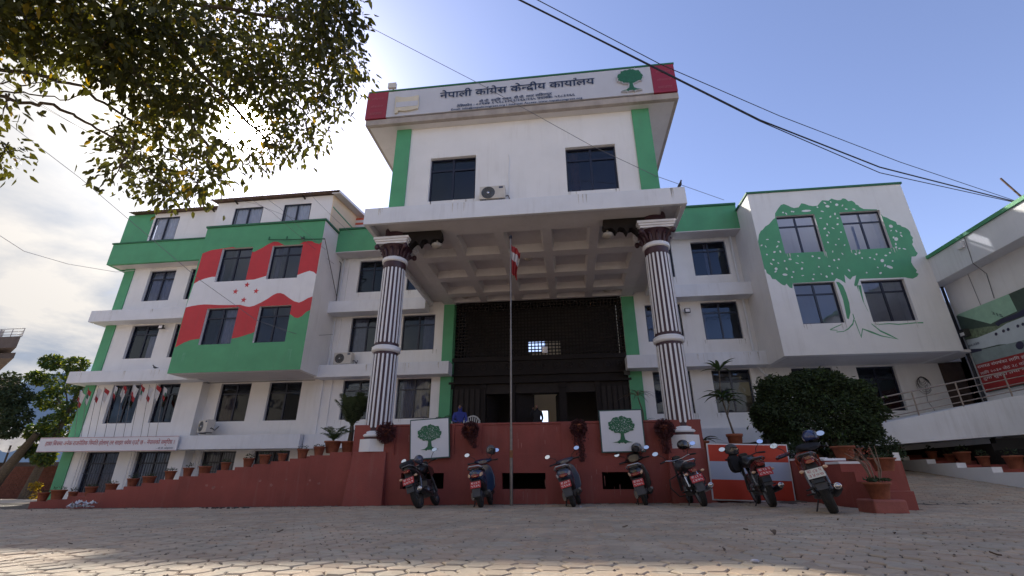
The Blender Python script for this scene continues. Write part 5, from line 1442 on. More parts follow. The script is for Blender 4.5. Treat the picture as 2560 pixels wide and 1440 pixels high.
# --- birds
def bird(p, label, a=0):
    t = thing('pigeon', label, 'bird', p, 'pigeons on the ledges', rot=(0, 0, a))
    BD = mat('pigeon grey', (.035, .04, .05), .6, .3, 30, obj=True)
    b = MB(); b.loft([(-.16, .10, .012, .006), (-.08, .10, .03, .02), (0, .11, .052, .05), (.07, .14, .045, .05), (.10, .19, .026, .03), (.12, .22, .026, .028), (.145, .215, .012, .012)], 10, 2.0)
    b.build('body', BD, t, world=False)
    b = MB(); b.bar((0, .14, .213), (0, .175, .207), .008); b.tube([(.02, 0, .07), (.02, 0, 0)], .005, 4).tube([(-.02, 0, .07), (-.02, 0, 0)], .005, 4); b.build('beak_and_legs', AMBER, t, world=False)
p = atY(1703, 474, 12.75); bird((3.8, 12.75, 9.0), 'pigeon at the right corner of the porch roof', rad(200))
p = atY(385, 921, 19.7); bird((p.x, 19.75, 5.5), 'pigeon on the ledge below the lamp of the left wing', rad(100))
p = atY(757, 594, 18.25); bird((p.x, 18.25, 11.18 + .0), 'pigeon on the rail above the flag mural', rad(80))

# --- plastic chairs
def chair(loc, label, rz):
    t = thing('plastic_chair', label, 'chair', loc, 'white plastic chairs on the terrace', rot=(0, 0, rz))
    PW = mat('white plastic', (.55, .54, .50), .45, .06, 8)
    b = MB(); b.box(-.23, .23, -.22, .22, .41, .44); b.build('seat', PW, t, world=False, bevel=.015)
    for sx in (-1, 1):
        for sy in (-1, 1):
            b = MB(); b.tube([(sx * .2, sy * .18, .41), (sx * .26, sy * .24, 0)], [.03, .022], 6); b.build('leg', PW, t, world=False)
    pts = [(.26 * math.cos(a), .22 + .05, .62 + .24 * math.sin(a)) for a in [math.pi * k / 10 for k in range(11)]]
    pts = [(.25, .20, .43)] + pts + [(-.25, .20, .43)]
    b = MB(); b.tube(pts, .024, 6); b.build('back_frame', PW, t, world=False)
    for k in range(-2, 3):
        b = MB(); b.bar((k * .045, .21, .44), (k * .085, .27, .62 + .24 * math.sqrt(max(0, 1 - (k * .085 / .26) ** 2))), .03, .012); b.build('back_slat', PW, t, world=False)
    for sx in (-1, 1):
        b = MB(); b.tube([(sx * .25, .24, .66), (sx * .28, 0, .66), (sx * .27, -.2, .64), (sx * .24, -.22, .43)], .022, 6); b.build('armrest', PW, t, world=False)
chair((-3.92, 17.1, 1.9), 'white plastic chair with the seated person in the blue hood on it', 0)
chair((-3.45, 16.9, 1.9), 'empty white plastic chair on the terrace', rad(6))
# --- people
SKIN = mat('skin', (.22, .12, .08), .6, .05, 20)
def skinfig(name, verts, edges, mt, parent, root=0, sub=2):
    me = bpy.data.meshes.new(name); me.from_pydata([v[0] for v in verts], edges, []); me.materials.append(mt)
    o = link(name, me, parent)
    md = o.modifiers.new('skin', 'SKIN'); md.use_smooth_shade = True
    if not me.skin_vertices: 
        bpy.context.view_layer.objects.active = o
    sk = me.skin_vertices[0].data if me.skin_vertices else me.attributes.new('x', 'FLOAT', 'POINT')
    for i, v in enumerate(verts):
        me.skin_vertices[0].data[i].radius = (v[1], v[2] if len(v) > 2 else v[1]); me.skin_vertices[0].data[i].use_root = (i == root)
    md2 = o.modifiers.new('smooth', 'SUBSURF'); md2.levels = sub; md2.render_levels = sub
    return o
def ensure_skin(me):
    bm = bmesh.new(); bm.from_mesh(me); bm.verts.layers.skin.verify(); bm.to_mesh(me); bm.free()
def figure(name, label, loc, rz, V, E, Mtop, parts, group=None):
    t = thing(name, label, 'person', loc, group, rot=(0, 0, rz))
    me = bpy.data.meshes.new('body'); me.from_pydata([v[0] for v in V], E, [])
    ensure_skin(me); me.materials.append(Mtop)
    o = link('body', me, t)
    for i, v in enumerate(V):
        me.skin_vertices[0].data[i].radius = (v[1], v[2] if len(v) > 2 else v[1]); me.skin_vertices[0].data[i].use_root = (i == 0)
    md = o.modifiers.new('skin', 'SKIN'); md.use_smooth_shade = True
    md2 = o.modifiers.new('smooth', 'SUBSURF'); md2.levels = 1; md2.render_levels = 2
    for nm, fn, mm in parts:
        b = MB(); fn(b); b.build(nm, mm, t, world=False)
    return t
BLUE = mat('blue jacket', (.035, .05, .25), .8, .15, 12, obj=True); TR = mat('black trousers', (.012, .012, .016), .85, .15, 12, obj=True); BLK = mat('dark coat', (.010, .010, .014), .8, .2, 12, obj=True)
def hand(b, c, d, s=1.0):
    c = Vector(c); d = Vector(d).normalized(); u = d.cross(Vector((0, 0, 1))).normalized()
    b.ball(c, .035 * s, .035 * s, .022 * s, 8, 6)
    for k in range(4):
        q0 = c + u * (k - 1.5) * .016 * s + d * .02; b.tube([q0, q0 + d * .04 * s, q0 + d * (.065 - .006 * abs(k - 1.5)) * s + Vector((0, 0, -.015))], [.008, .007, .005], 5)
    b.tube([c - u * .03 * s, c - u * .045 * s + d * .03 * s], [.009, .006], 5)
# seated: facing -Y (towards the yard). origin at floor
V = [((0, .05, .50), .15, .12), ((0, .07, .72), .155, .11), ((0, .06, .90), .17, .11), ((0, .04, 1.0), .08), ((0, .0, 1.08), .065), ((0, -.01, 1.20), .105, .115),
     ((.19, .05, .94), .07), ((.25, -.0, .70), .052), ((.10, -.20, .60), .04), ((-.19, .05, .94), .07), ((-.25, .0, .70), .052), ((-.08, -.21, .61), .04)]
E = [(0, 1), (1, 2), (2, 3), (3, 4), (4, 5), (2, 6), (6, 7), (7, 8), (2, 9), (9, 10), (10, 11)]
def face(b):
    b.ball((0, -.088, 1.165), .052, .045, .066, 12, 8); b.ball((0, -.148, 1.175), .012, .016, .018, 6, 5)
def legs(b):
    for s in (-1, 1): b.tube([(s * .09, .02, .50), (s * .13, -.25, .52), (s * .14, -.42, .50), (s * .14, -.44, .28), (s * .14, -.42, .08)], [.095, .085, .07, .058, .045], 10)
def shoes(b):
    for s in (-1, 1): b.loft([(-.62, .03, .035, .03, s * .14), (-.5, .045, .045, .045, s * .14), (-.38, .05, .04, .05, s * .14)], 10)
figure('person', 'person in a blue hooded jacket sitting on a white chair on the terrace', (-3.93, 17.02, 1.9), rad(10), V, E, BLUE,
       [('face', face, SKIN), ('legs', legs, TR), ('shoes', shoes, BLK), ('hands', lambda b: (hand(b, (.07, -.24, .60), (-.8, -.4, 0)), hand(b, (-.05, -.25, .61), (.8, -.4, 0))), SKIN)])
# standing in the doorway, head bent to a phone held at the ear
V = [((0, 0, .90), .15, .11), ((0, 0, 1.12), .145, .10), ((0, 0, 1.32), .165, .10), ((0, 0, 1.43), .075), ((0, -.01, 1.49), .055), ((0, -.015, 1.58), .085, .10),
     ((-.19, 0, 1.36), .062), ((-.30, -.05, 1.16), .048), ((-.17, -.10, 1.44), .034), ((.18, 0, 1.36), .062), ((.24, .0, 1.10), .048), ((.20, -.12, .92), .036),
     ((.09, 0, .86), .10), ((.10, 0, .48), .068), ((.10, .02, .08), .045), ((-.09, 0, .86), .10), ((-.10, 0, .48), .068), ((-.10, .02, .08), .045)]
E = [(0, 1), (1, 2), (2, 3), (3, 4), (4, 5), (2, 6), (6, 7), (7, 8), (2, 9), (9, 10), (10, 11), (0, 12), (12, 13), (13, 14), (0, 15), (15, 16), (16, 17)]
def face2(b):
    b.ball((0, -.08, 1.57), .06, .05, .08, 12, 8); b.ball((0, -.13, 1.57), .011, .015, .017, 6, 5)
figure('person', 'person in dark clothes standing in the open doorway with a hand to the ear', (-1.33, 20.3, 1.9), rad(-8), V, E, BLK,
       [('face', face2, SKIN), ('shoes', lambda b: [b.loft([(-.2, .03, .035, .03, s * .1), (-.05, .045, .045, .045, s * .1), (.06, .05, .04, .05, s * .1)], 10) for s in (-1, 1)], TR),
        ('hands', lambda b: (hand(b, (-.15, -.11, 1.49), (.3, -.1, 1)), hand(b, (.20, -.14, .88), (0, -.3, -1))), SKIN), ('long_coat', lambda b: b.lathe([(.17, 1.05), (.19, .8), (.22, .45)], (0, 0, 0), 16), BLK)])

# --- cables over the yard
def cable(name, label, pts, r, mt, sag=0):
    pts = [Vector(p) for p in pts]; out_ = []
    for i in range(len(pts) - 1):
        n = 10
        for k in range(n + (1 if i == len(pts) - 2 else 0)):
            t = k / n; p = pts[i].lerp(pts[i + 1], t); out_.append(p - Vector((0, 0, sag * 4 * t * (1 - t))))
    b = MB(); b.tube(out_, r, 5); o = b.build(name, mt); tag(o, label, 'cable', 'overhead cables'); return o
def A3(px, py, y): return atY(px, py, y)
e = A3(2553, 508, 17.0)
cable('overhead_cable', 'thick black overhead cable crossing the sky to the annex roof', [A3(1150, -75, 6.2), A3(1600, 150, 8.5), A3(1900, 300, 10.8), A3(2200, 418, 13.6), e], .022, CABLE)
cable('overhead_cable', 'black overhead cable running just below the thickest one', [A3(1148, -77, 6.25), A3(1600, 152, 8.5), A3(1900, 303, 10.8), A3(2200, 432, 13.6), e + Vector((0, 0, -.03))], .014, CABLE)
cable('overhead_cable', 'thin topmost overhead cable on the right, above the sign', [A3(1230, -60, 6.4), A3(1650, 160, 8.8), A3(1950, 290, 11.2), A3(2250, 405, 13.9), e + Vector((0, 0, .02))], .011, CABLE)
cable('overhead_cable', 'thin grey cable passing in front of the name sign down to the porch roof', [A3(760, -60, 8), A3(925, 68, 9), A3(1200, 210, 10.6), A3(1480, 365, 12.2), A3(1640, 440, 12.9), A3(1810, 500, 15.5)], .009, CABLE2)
cable('overhead_cable', 'thin cable falling from the upper left across the flag mural to the wall pipes', [A3(-40, 262, 10), A3(200, 445, 12.5), A3(500, 700, 16.0), A3(640, 800, 17.6), A3(735, 833, 18.3), A3(800, 838, 19.5), A3(832, 836, 20.3)], .010, CABLE2)
cable('overhead_cable', 'twisted pale cable entering from the left to the left wing', [A3(-30, 570, 14), A3(60, 628, 15.5), A3(170, 660, 17.5), A3(290, 680, 19.5), A3(390, 671, 20.2)], .012, mat('pale cable', (.6, .58, .55), .5, .2, 9))
for k, (a, c, d_) in enumerate((((520, 425, 12), (680, 530, 16), (835, 660, 19.5)), ((600, 440, 12), (700, 520, 16), (815, 625, 18.3)), ((690, 400, 13), (770, 480, 16), (885, 590, 19.6)), ((500, 470, 14), (640, 510, 17), (780, 560, 18.6)), ((-20, 180, 9), (220, 330, 11), (520, 520, 15)))):
    cable('overhead_cable', ['thin cable under the tree ending at the attic corner', 'thin cable under the tree ending above the shade rail', 'thin cable slanting past the attic roof to the green parapet', 'flat thin cable in front of the attic windows', 'thin cable among the bare twigs at the left'][k], [A3(*a), A3(*c), A3(*d_)], .007, CABLE2, .05)
cable('overhead_cable', 'pair of thin wires crossing the twigs at the far left', [A3(-20, 195, 9.2), A3(300, 370, 11.5), A3(560, 500, 15)], .007, CABLE2, .05)
cable('wall_cable', 'black cable running down the joint beside the flag block', [(-11.22, 20.4, 12.3), (-11.45, 19.72, 11.9), (-11.5, 19.7, 11.3), (-11.24, 20.4, 10.9), (-11.22, 20.42, 8.7), (-11.3, 19.82, 8.4), (-11.45, 20.4, 7.9), (-11.5, 20.4, 5.6)], .02, CABLE)

SCUFF = mat('pale scuff', (.31, .13, .11), .85, .3, 14)
b = MB(); rf = random.Random(15)
for k in range(46):
    x = rf.uniform(-6.0, 3.3) if k % 2 else rf.uniform(-1.5, 2.0); lo = k % 3 == 0; z = rf.uniform(.15, 1.15) if lo else rf.uniform(1.45, 2.0); Y = 13.357 if lo else 13.397; w = rf.uniform(.004, .012); l = rf.uniform(.05, .28)
    b.add([(x - w, Y, z), (x + w, Y, z), (x + w * .6, Y, z - l), (x - w * .5, Y, z - l * .9)], [(0, 3, 2, 1)])
for k in range(9):
    x = rf.uniform(-11, -6.5); z = rf.uniform(-.05, .25) + max(0, (x + 15) * .06); r = rf.uniform(.02, .07); n = 7
    b.add([(x + r * rf.uniform(.5, 1.2) * math.cos(a), 13.377, z + r * rf.uniform(.4, 1) * math.sin(a)) for a in [-2 * math.pi * i / n for i in range(n)]], [tuple(range(n))])
tag(b.build('scuff_marks', SCUFF, T), kind='stuff')
# ================================================================== MOTORCYCLES AND SCOOTERS
WM = {}
FLAP = mat('dusty mudflap', (.055, .055, .06), .6, .25, 14, obj=True)
def wheel(parent, y, r, tw, rimm, spokes=6, name='wheel'):
    key = (r, tw, spokes, rimm.name)
    if key not in WM:
        t = MB(); k = tw / 2
        prof = [(r - .075, -k * .75), (r - .05, -k * .98), (r - .02, -k * .85), (r - .004, -k * .45), (r, 0), (r - .004, k * .45), (r - .02, k * .85), (r - .05, k * .98), (r - .075, k * .75)]
        t.lathe(prof, n=32, axis='x', cap=False)
        for i in range(32):   # tread blocks
            a = 2 * math.pi * i / 32; ca, sa = math.cos(a), math.sin(a)
            for s in (-1, 1):
                p = Vector((s * k * .42, (r - .003) * ca, (r - .003) * sa)); q2 = Vector((s * k * .8, (r - .022) * math.cos(a + .06), (r - .022) * math.sin(a + .06)))
                t.bar(p, q2, .016, .008, up=(0, ca, sa))
        rm = MB(); rr = r - .075
        rm.lathe([(rr + .004, -k * .8), (rr - .012, -k * .7), (rr - .02, 0), (rr - .012, k * .7), (rr + .004, k * .8)], n=28, axis='x', cap=False)
        rm.lathe([(.001, -.05), (.04, -.05), (.05, -.02), (.05, .02), (.04, .05), (.001, .05)], n=14, axis='x', cap=False)
        for i in range(spokes):
            a = 2 * math.pi * i / spokes; rm.bar((0, .04 * math.cos(a), .04 * math.sin(a)), (0, (rr - .01) * math.cos(a), (rr - .01) * math.sin(a)), .03 if spokes < 9 else .008, .022 if spokes < 9 else .008)
        dk = MB(); dk.lathe([(.05, .052), (.12, .052), (.12, .058), (.05, .058)], n=20, axis='x', cap=False)
        WM[key] = (t.mesh('tyre', RUBBER), rm.mesh(name, rimm), dk.mesh('brake_disc', METALG))
    a, b_, c = WM[key]
    o = link(name, b_, parent); o.location = (0, y, r); link('tyre', a, o); link('brake_disc', c, o)
    return o
def part(name, fn, mt, parent, fix=True, bevel=0):
    b = MB(); fn(b); return b.build(name, mt, parent, world=False, fix=fix, bevel=bevel)
def plate(t, c, w, h, tilt, mt, ink, l1, l2):
    o = part('number_plate', lambda b: b.box(-w / 2, w / 2, -.004, .004, -h / 2, h / 2), mt, t)
    o.location = c; o.rotation_euler = (tilt, 0, 0)
    for tx, z in ((l1, h * .08), (l2, -h * .38)):
        k = MB(); vs, fs = text_mesh(tx); xs = [v[0] for v in vs]; yy = [v[1] for v in vs]
        ww = w * .82; hh = h * .32
        k.add([((v[0] - min(xs)) / (max(xs) - min(xs)) * ww - ww / 2, -.0052, (v[1] - min(yy)) / (max(yy) - min(yy)) * hh + z) for v in vs], fs)
        k.build('plate_lettering', ink, o, world=False)
def mirrors(t, z, y, wd=.36, up=.2, mir=MIRROR, ell=(.062, .045), hx=.24, tilt=.25, skip=()):
    for s in (-1, 1):
        if s in skip: continue
        part('mirror_stalk', lambda b: b.tube([(s * hx, y, z), (s * (hx + .03), y + .01, z + up * .5), (s * wd, y - .03, z + up)], .007, 6), DARK, t)
        R = Matrix.Rotation(-tilt, 3, 'X') @ Matrix.Rotation(s * .12, 3, 'Z')
        c = Vector((s * (wd + .02), y - .045, z + up + .02))
        def shell(b):
            n = 18; vs = []
            for yy, k in ((0, 1.06), (.022, .98), (.04, .55)):
                for i in range(n): a = 2 * math.pi * i / n; vs.append(c + R @ Vector((ell[0] * k * math.cos(a), yy, ell[1] * k * math.sin(a))))
            b.add(vs, [(j * n + i, j * n + (i + 1) % n, (j + 1) * n + (i + 1) % n, (j + 1) * n + i) for j in range(2) for i in range(n)] + [tuple(range(2 * n, 3 * n))], True)
        o = part('mirror', shell, DARK, t)
        part('mirror_glass', lambda b: b.add([c + R @ Vector((ell[0] * math.cos(a), -.002, ell[1] * math.sin(a))) for a in [2 * math.pi * i / 18 for i in range(18)]], [tuple(range(18))]), mir, o, fix=False)
def indic(t, y, z, x, r=.026):
    for s in (-1, 1):
        o = part('indicator_stalk', lambda b: b.tube([(s * x * .4, y, z), (s * x, y, z)], .008, 6), DARK, t)
        part('indicator', lambda b: b.ball((s * (x + .03), y - .005, z), r * 1.5, r * .8, r, 10, 6), AMBER, o)
def stand(t, side=-1):
    part('side_stand', lambda b: b.tube([(side * .12, .45, .22), (side * .20, .40, .08), (side * .245, .38, .012)], [.011, .011, .016], 6), DARK, t)
def motorcycle(loc, yaw, lean, label, body, spokes=6, plate_mt=None, ink=None, txt=('बा ९४ प', '६६५५'), r=.305, seatz=.80, classic=False, guard=False, tw=.12, tailc=None, platec=(0, -.36, .60), fin=1.0):
    t = thing('motorcycle', label, 'motorcycle', loc, 'two wheelers parked along the terrace wall', rot=(0, lean, yaw)); t.scale = (1.14, 1.04, 1.05)
    wheel(t, 0, r, tw, METALG, spokes); wheel(t, 1.33, r, tw * .82, METALG, spokes)
    tailc = tailc or body
    part('swingarm', lambda b: (b.bar((-.09, 0, r), (-.10, .5, .36), .03, .05), b.bar((.09, 0, r), (.10, .5, .36), .03, .05), b.tube([(-.11, 0, r), (.11, 0, r)], .014, 8)), DARK, t)
    for s in (-1, 1):
        part('shock_absorber', lambda b: (b.tube([(s * .12, .03, r + .03), (s * .125, .14, .68)], .012, 7), b.tube([(s * .121, .05, r + .12), (s * .124, .12, .62)], .026, 9)), METALG if not classic else CHROME, t)
    part('frame', lambda b: (b.tube([(-.07, .1, .66), (-.09, .55, .62), (-.05, 1.02, .82)], .018, 7), b.tube([(.07, .1, .66), (.09, .55, .62), (.05, 1.02, .82)], .018, 7), b.tube([(0, 1.03, .82), (0, .95, .45), (0, .62, .22)], .022, 7), b.tube([(0, 1.0, .92), (0, 1.06, .76)], .035, 9)), DARK, t)
    part('engine', lambda b: (b.loft([(.48, .36, .13, .11), (.58, .34, .16, .14), (.76, .34, .15, .13), (.86, .36, .10, .10)], 12), b.loft([(.66, .52, .09, .09), (.86, .55, .09, .10)], 12),
                             [b.box(-.11, .11, .66, .88, .46 + .026 * k, .468 + .026 * k) for k in range(6)], b.lathe([(.001, .15), (.09, .15), (.10, .11), (.10, -.11), (.09, -.16), (.001, -.16)], (0, .56, .33), 16, 'x', cap=False)), METALG, t)
    part('exhaust', lambda b: b.tube([(.05, .9, .48), (.07, .98, .35), (.10, .85, .22), (.15, .55, .22), (.17, .3, .27), (.185, -.22, .34), (.19, -.34, .37)], [.02, .022, .024, .026, .05, .058, .035], 12), CHROME if classic else DARK, t)
    part('exhaust_tip', lambda b: b.lathe([(.036, 0), (.05, 0), (.05, .02), (.036, .02), (.03, .002), (.001, .002)], (.19, -.36, .375), 14, 'y', cap=False), CHROME, t)
    part('chain_guard', lambda b: b.box(-.13, -.11, -.05, .5, .36, .42), DARK, t)
    # tank, seat, tail
    if classic:
        part('fuel_tank', lambda b: b.loft([(.52, .80, .07, .05), (.60, .81, .13, .10), (.78, .84, .155, .125), (.95, .86, .12, .10), (1.02, .88, .06, .05)], 18, 2.2), body, t)
        part('seat', lambda b: b.loft([(-.16, .80, .09, .02), (-.10, .82, .125, .05), (.1, .83, .13, .055), (.28, .79, .12, .05), (.5, .80, .11, .05), (.58, .80, .07, .03)], 14, 3), DARK, t)
        def fend(b):
            n = 10; vs = []
            for i in range(n + 1):
                a = rad(20 + 150 * i / n)
                for xx in (-.08, -.055, 0, .055, .08): vs.append((xx, math.cos(a) * -(r + .05 - abs(xx) * .35) * -1 * -1, r + math.sin(a) * (r + .05 - abs(xx) * .35)))
            b.add(vs, [(i * 5 + k, i * 5 + k + 1, (i + 1) * 5 + k + 1, (i + 1) * 5 + k) for i in range(n) for k in range(4)], True)
        part('rear_mudguard', fend, mat('grey chrome paint', (.16, .17, .19), .3, .1, 5, metal=.6, obj=True), t)
    else:
        part('fuel_tank', lambda b: b.loft([(.50, .82, .08, .05), (.58, .85, .13, .10), (.76, .88, .17, .13), (.92, .87, .16, .11), (1.04, .86, .08, .06)], 18, 2.5), body, t)
        part('tank_shroud', lambda b: (b.prism([(.78, .62), (1.12, .74), (1.08, .86), (.7, .9)], -.185, -.165, 'yz'), b.prism([(.78, .62), (1.12, .74), (1.08, .86), (.7, .9)], .165, .185, 'yz')), body, t)
        part('seat', lambda b: b.loft([(-.24, .90, .06, .02), (-.16, .89, .10, .045), (.05, .86, .12, .045), (.2, .81, .12, .045), (.40, .79, .10, .045), (.52, .81, .07, .04)], 14, 3), DARK, t)
        part('tail_cowl', lambda b: b.loft([(-.33, .86, .045, .02), (-.28, .85, .085, .045), (-.1, .80, .125, .07), (.15, .72, .13, .08), (.42, .68, .10, .07)], 14, 2.8), tailc, t)
        part('mudguard', lambda b: b.prism([(-.27, .80), (-.20, .80), (-.22, .66), (-.38, .47), (-.41, .48), (-.31, .66)], -.07, .07, 'yz'), DARK, t)
    part('tail_lamp', lambda b: b.loft([(-.375, .80 if not classic else .72, .05, .025), (-.35, .805 if not classic else .72, .07, .035), (-.30, .81 if not classic else .72, .07, .035)], 12, 3), TAILR, t)
    part('grab_rail', lambda b: b.tube([(-.12, .0, .84), (-.13, -.2, .90), (-.08, -.31, .93), (.08, -.31, .93), (.13, -.2, .90), (.12, 0, .84)], .013, 7), CHROME if classic else METALG, t)
    indic(t, -.30, .68, .13)
    plate(t, platec, .24, .145, rad(-18), plate_mt or PLATER, ink or INKW, *txt)
    part('mudflap', lambda b: b.prism([(platec[1] + .01, platec[2] - .06), (platec[1] + .03, platec[2] - .06), (platec[1] - .01, platec[2] - .25), (platec[1] - .025, platec[2] - .245)], -.075, .075, 'yz'), FLAP, t)
    # front
    for s in (-1, 1): part('fork_leg', lambda b: b.tube([(s * .09, 1.33, r), (s * .09, 1.16, .66), (s * .09, 1.04, .98)], [.026, .026, .019], 9), METALG, t)
    def ff(b):
        n = 8; vs = []
        for i in range(n + 1):
            a = rad(45 + 120 * i / n)
            for xx in (-.06, 0, .06): vs.append((xx, 1.33 - math.cos(a) * -(r + .035 - abs(xx) * .3), r + math.sin(a) * (r + .035 - abs(xx) * .3)))
        b.add(vs, [(i * 3 + k, i * 3 + k + 1, (i + 1) * 3 + k + 1, (i + 1) * 3 + k) for i in range(n) for k in range(2)], True)
    part('front_mudguard', ff, body, t)
    part('headlamp', lambda b: b.lathe([(.001, -.08), (.06, -.07), (.095, 0), (.10, .05), (.085, .055), (.001, .05)], (0, 1.17, .90), 16, 'y', cap=False), DARK if not classic else CHROME, t)
    part('handlebar', lambda b: b.tube([(-.38, .82, 1.0), (-.25, .92, 1.02), (-.1, 1.02, .98), (.1, 1.02, .98), (.25, .92, 1.02), (.38, .82, 1.0)], .012, 7), CHROME if classic else DARK, t)
    for s in (-1, 1):
        part('grip', lambda b: b.tube([(s * .28, .90, 1.015), (s * .39, .815, 1.0)], .019, 8), DARK, t)
        part('lever', lambda b: b.tube([(s * .25, .96, 1.01), (s * .38, .90, .99)], .006, 5), METALG, t)
    part('instrument_cluster', lambda b: b.loft([(1.0, 1.03, .08, .03), (1.08, 1.02, .10, .05), (1.14, 1.0, .08, .04)], 12), DARK, t)
    mirrors(t, 1.02, .93, .36 if not classic else .40, .19)
    part('footpeg', lambda b: (b.tube([(-.24, .45, .32), (.24, .45, .32)], .014, 6), b.tube([(-.22, .12, .40), (.22, .12, .40)], .012, 6)), DARK, t)
    if guard: part('leg_guard', lambda b: b.tube([(-.05, .86, .70), (-.33, .84, .62), (-.37, .80, .45), (-.26, .78, .24), (-.06, .72, .22), (.06, .72, .22), (.26, .78, .24), (.37, .80, .45), (.33, .84, .62), (.05, .86, .70)], .014, 8), DARK, t)
    stand(t)
    return t
def scooter(loc, yaw, lean, label, body, accent=None, txt=('बा ७९ प', '४४३१'), rail=None, lampw=.085, big=False):
    t = thing('scooter', label, 'scooter', loc, 'two wheelers parked along the terrace wall', rot=(0, lean, yaw)); t.scale = (1.14, 1.04, 1.05)
    r = .225 if not big else .235
    wheel(t, 0, r, .10, METALG, 5); wheel(t, 1.24, r, .095, METALG, 5)
    rail = rail or METALG
    part('rear_body', lambda b: b.loft([(-.30, .70, .05, .05), (-.27, .70, .115, .09), (-.15, .68, .155, .13), (.05, .64, .165, .15), (.28, .58, .15, .15), (.44, .48, .12, .12), (.50, .42, .08, .06)], 18, 2.6), body, t)
    part('underseat_panel', lambda b: b.loft([(-.18, .53, .09, .06), (0, .47, .115, .09), (.3, .40, .12, .11)], 14, 3), DARK, t)
    part('seat', lambda b: b.loft([(-.22, .80, .08, .02), (-.15, .80, .12, .04), (.05, .80, .135, .05), (.25, .77, .135, .05), (.42, .74, .11, .045), (.50, .74, .07, .03)], 14, 3), DARK, t)
    part('grab_rail', lambda b: b.tube([(-.14, .0, .80), (-.155, -.16, .83), (-.10, -.29, .87), (.10, -.29, .87), (.155, -.16, .83), (.14, 0, .80)], .016, 8), rail, t)
    part('tail_lamp', lambda b: b.loft([(-.325, .66, lampw * .6, .02), (-.31, .66, lampw, .035), (-.26, .67, lampw * 1.1, .04)], 14, 3), TAILR, t)
    for s in (-1, 1): part('indicator', lambda b: b.loft([(-.30, .665, .018, .025, s * .115), (-.26, .68, .028, .04, s * .125), (-.18, .70, .012, .03, s * .145)], 10, 2), accent or AMBER, t)
    part('mudguard', lambda b: b.prism([(-.26, .58), (-.20, .58), (-.24, .44), (-.33, .22), (-.36, .225), (-.31, .44)], -.085, .085, 'yz'), DARK, t)
    plate(t, (0, -.335, .48), .22, .14, rad(-14), PLATER, INKW, *txt)
    part('mudflap', lambda b: b.prism([(-.335, .40), (-.325, .40), (-.355, .24), (-.365, .24)], -.085, .085, 'yz'), FLAP, t)
    part('engine', lambda b: (b.loft([(-.08, .25, .035, .08, -.13), (.1, .26, .05, .10, -.13), (.45, .27, .05, .09, -.12)], 12), b.loft([(.2, .3, .10, .10), (.42, .3, .11, .11)], 12)), METALG, t)
    part('exhaust', lambda b: b.tube([(.10, .35, .22), (.16, .2, .22), (.17, -.05, .27), (.175, -.16, .29)], [.018, .03, .058, .045], 12), DARK, t)
    part('exhaust_shield', lambda b: b.tube([(.205, .12, .27), (.21, -.05, .31)], [.03, .035], 8), METALG, t)
    part('shock_absorber', lambda b: b.tube([(-.12, .0, .28), (-.12, .04, .52)], .022, 9), METALG, t)
    part('floorboard', lambda b: b.box(-.17, .17, .42, .98, .24, .31), DARK, t, bevel=.02)
    part('leg_shield', lambda b: b.prism([(-.12, .30), (.12, .30), (.20, .40), (.215, .62), (.16, .86), (.08, .94), (-.08, .94), (-.16, .86), (-.215, .62), (-.20, .40)], .98, 1.05), body, t, bevel=.015)
    part('front_apron', lambda b: b.loft([(1.05, .62, .19, .26), (1.12, .66, .14, .20), (1.17, .70, .06, .12)], 16, 2.4), body, t)
    part('front_mudguard', lambda b: b.loft([(1.05, .40, .06, .05), (1.15, .47, .075, .04), (1.3, .47, .07, .035), (1.42, .40, .05, .03)], 12), body, t)
    part('fork', lambda b: (b.tube([(-.08, 1.24, r), (-.07, 1.14, .5)], .018, 7), b.tube([(.08, 1.24, r), (.07, 1.14, .5)], .018, 7)), DARK, t)
    part('handlebar_cover', lambda b: b.loft([(.90, 1.00, .10, .035), (.97, 1.02, .22, .055), (1.06, 1.01, .16, .065), (1.13, .98, .08, .045)], 16, 2.6), body if body is not None else DARK, t)
    for s in (-1, 1):
        part('grip', lambda b: b.tube([(s * .18, .97, 1.01), (s * .35, .88, 1.0)], .018, 8), DARK, t)
        part('lever', lambda b: b.tube([(s * .2, .99, 1.02), (s * .33, .94, 1.0)], .006, 5), METALG, t)
    mirrors(t, 1.03, .96, .33, .17, ell=(.06, .045), hx=.17)
    part('centre_stand', lambda b: b.tube([(-.14, .18, .2), (-.16, .12, .03)], .012, 6), DARK, t)
    stand(t)
    return t
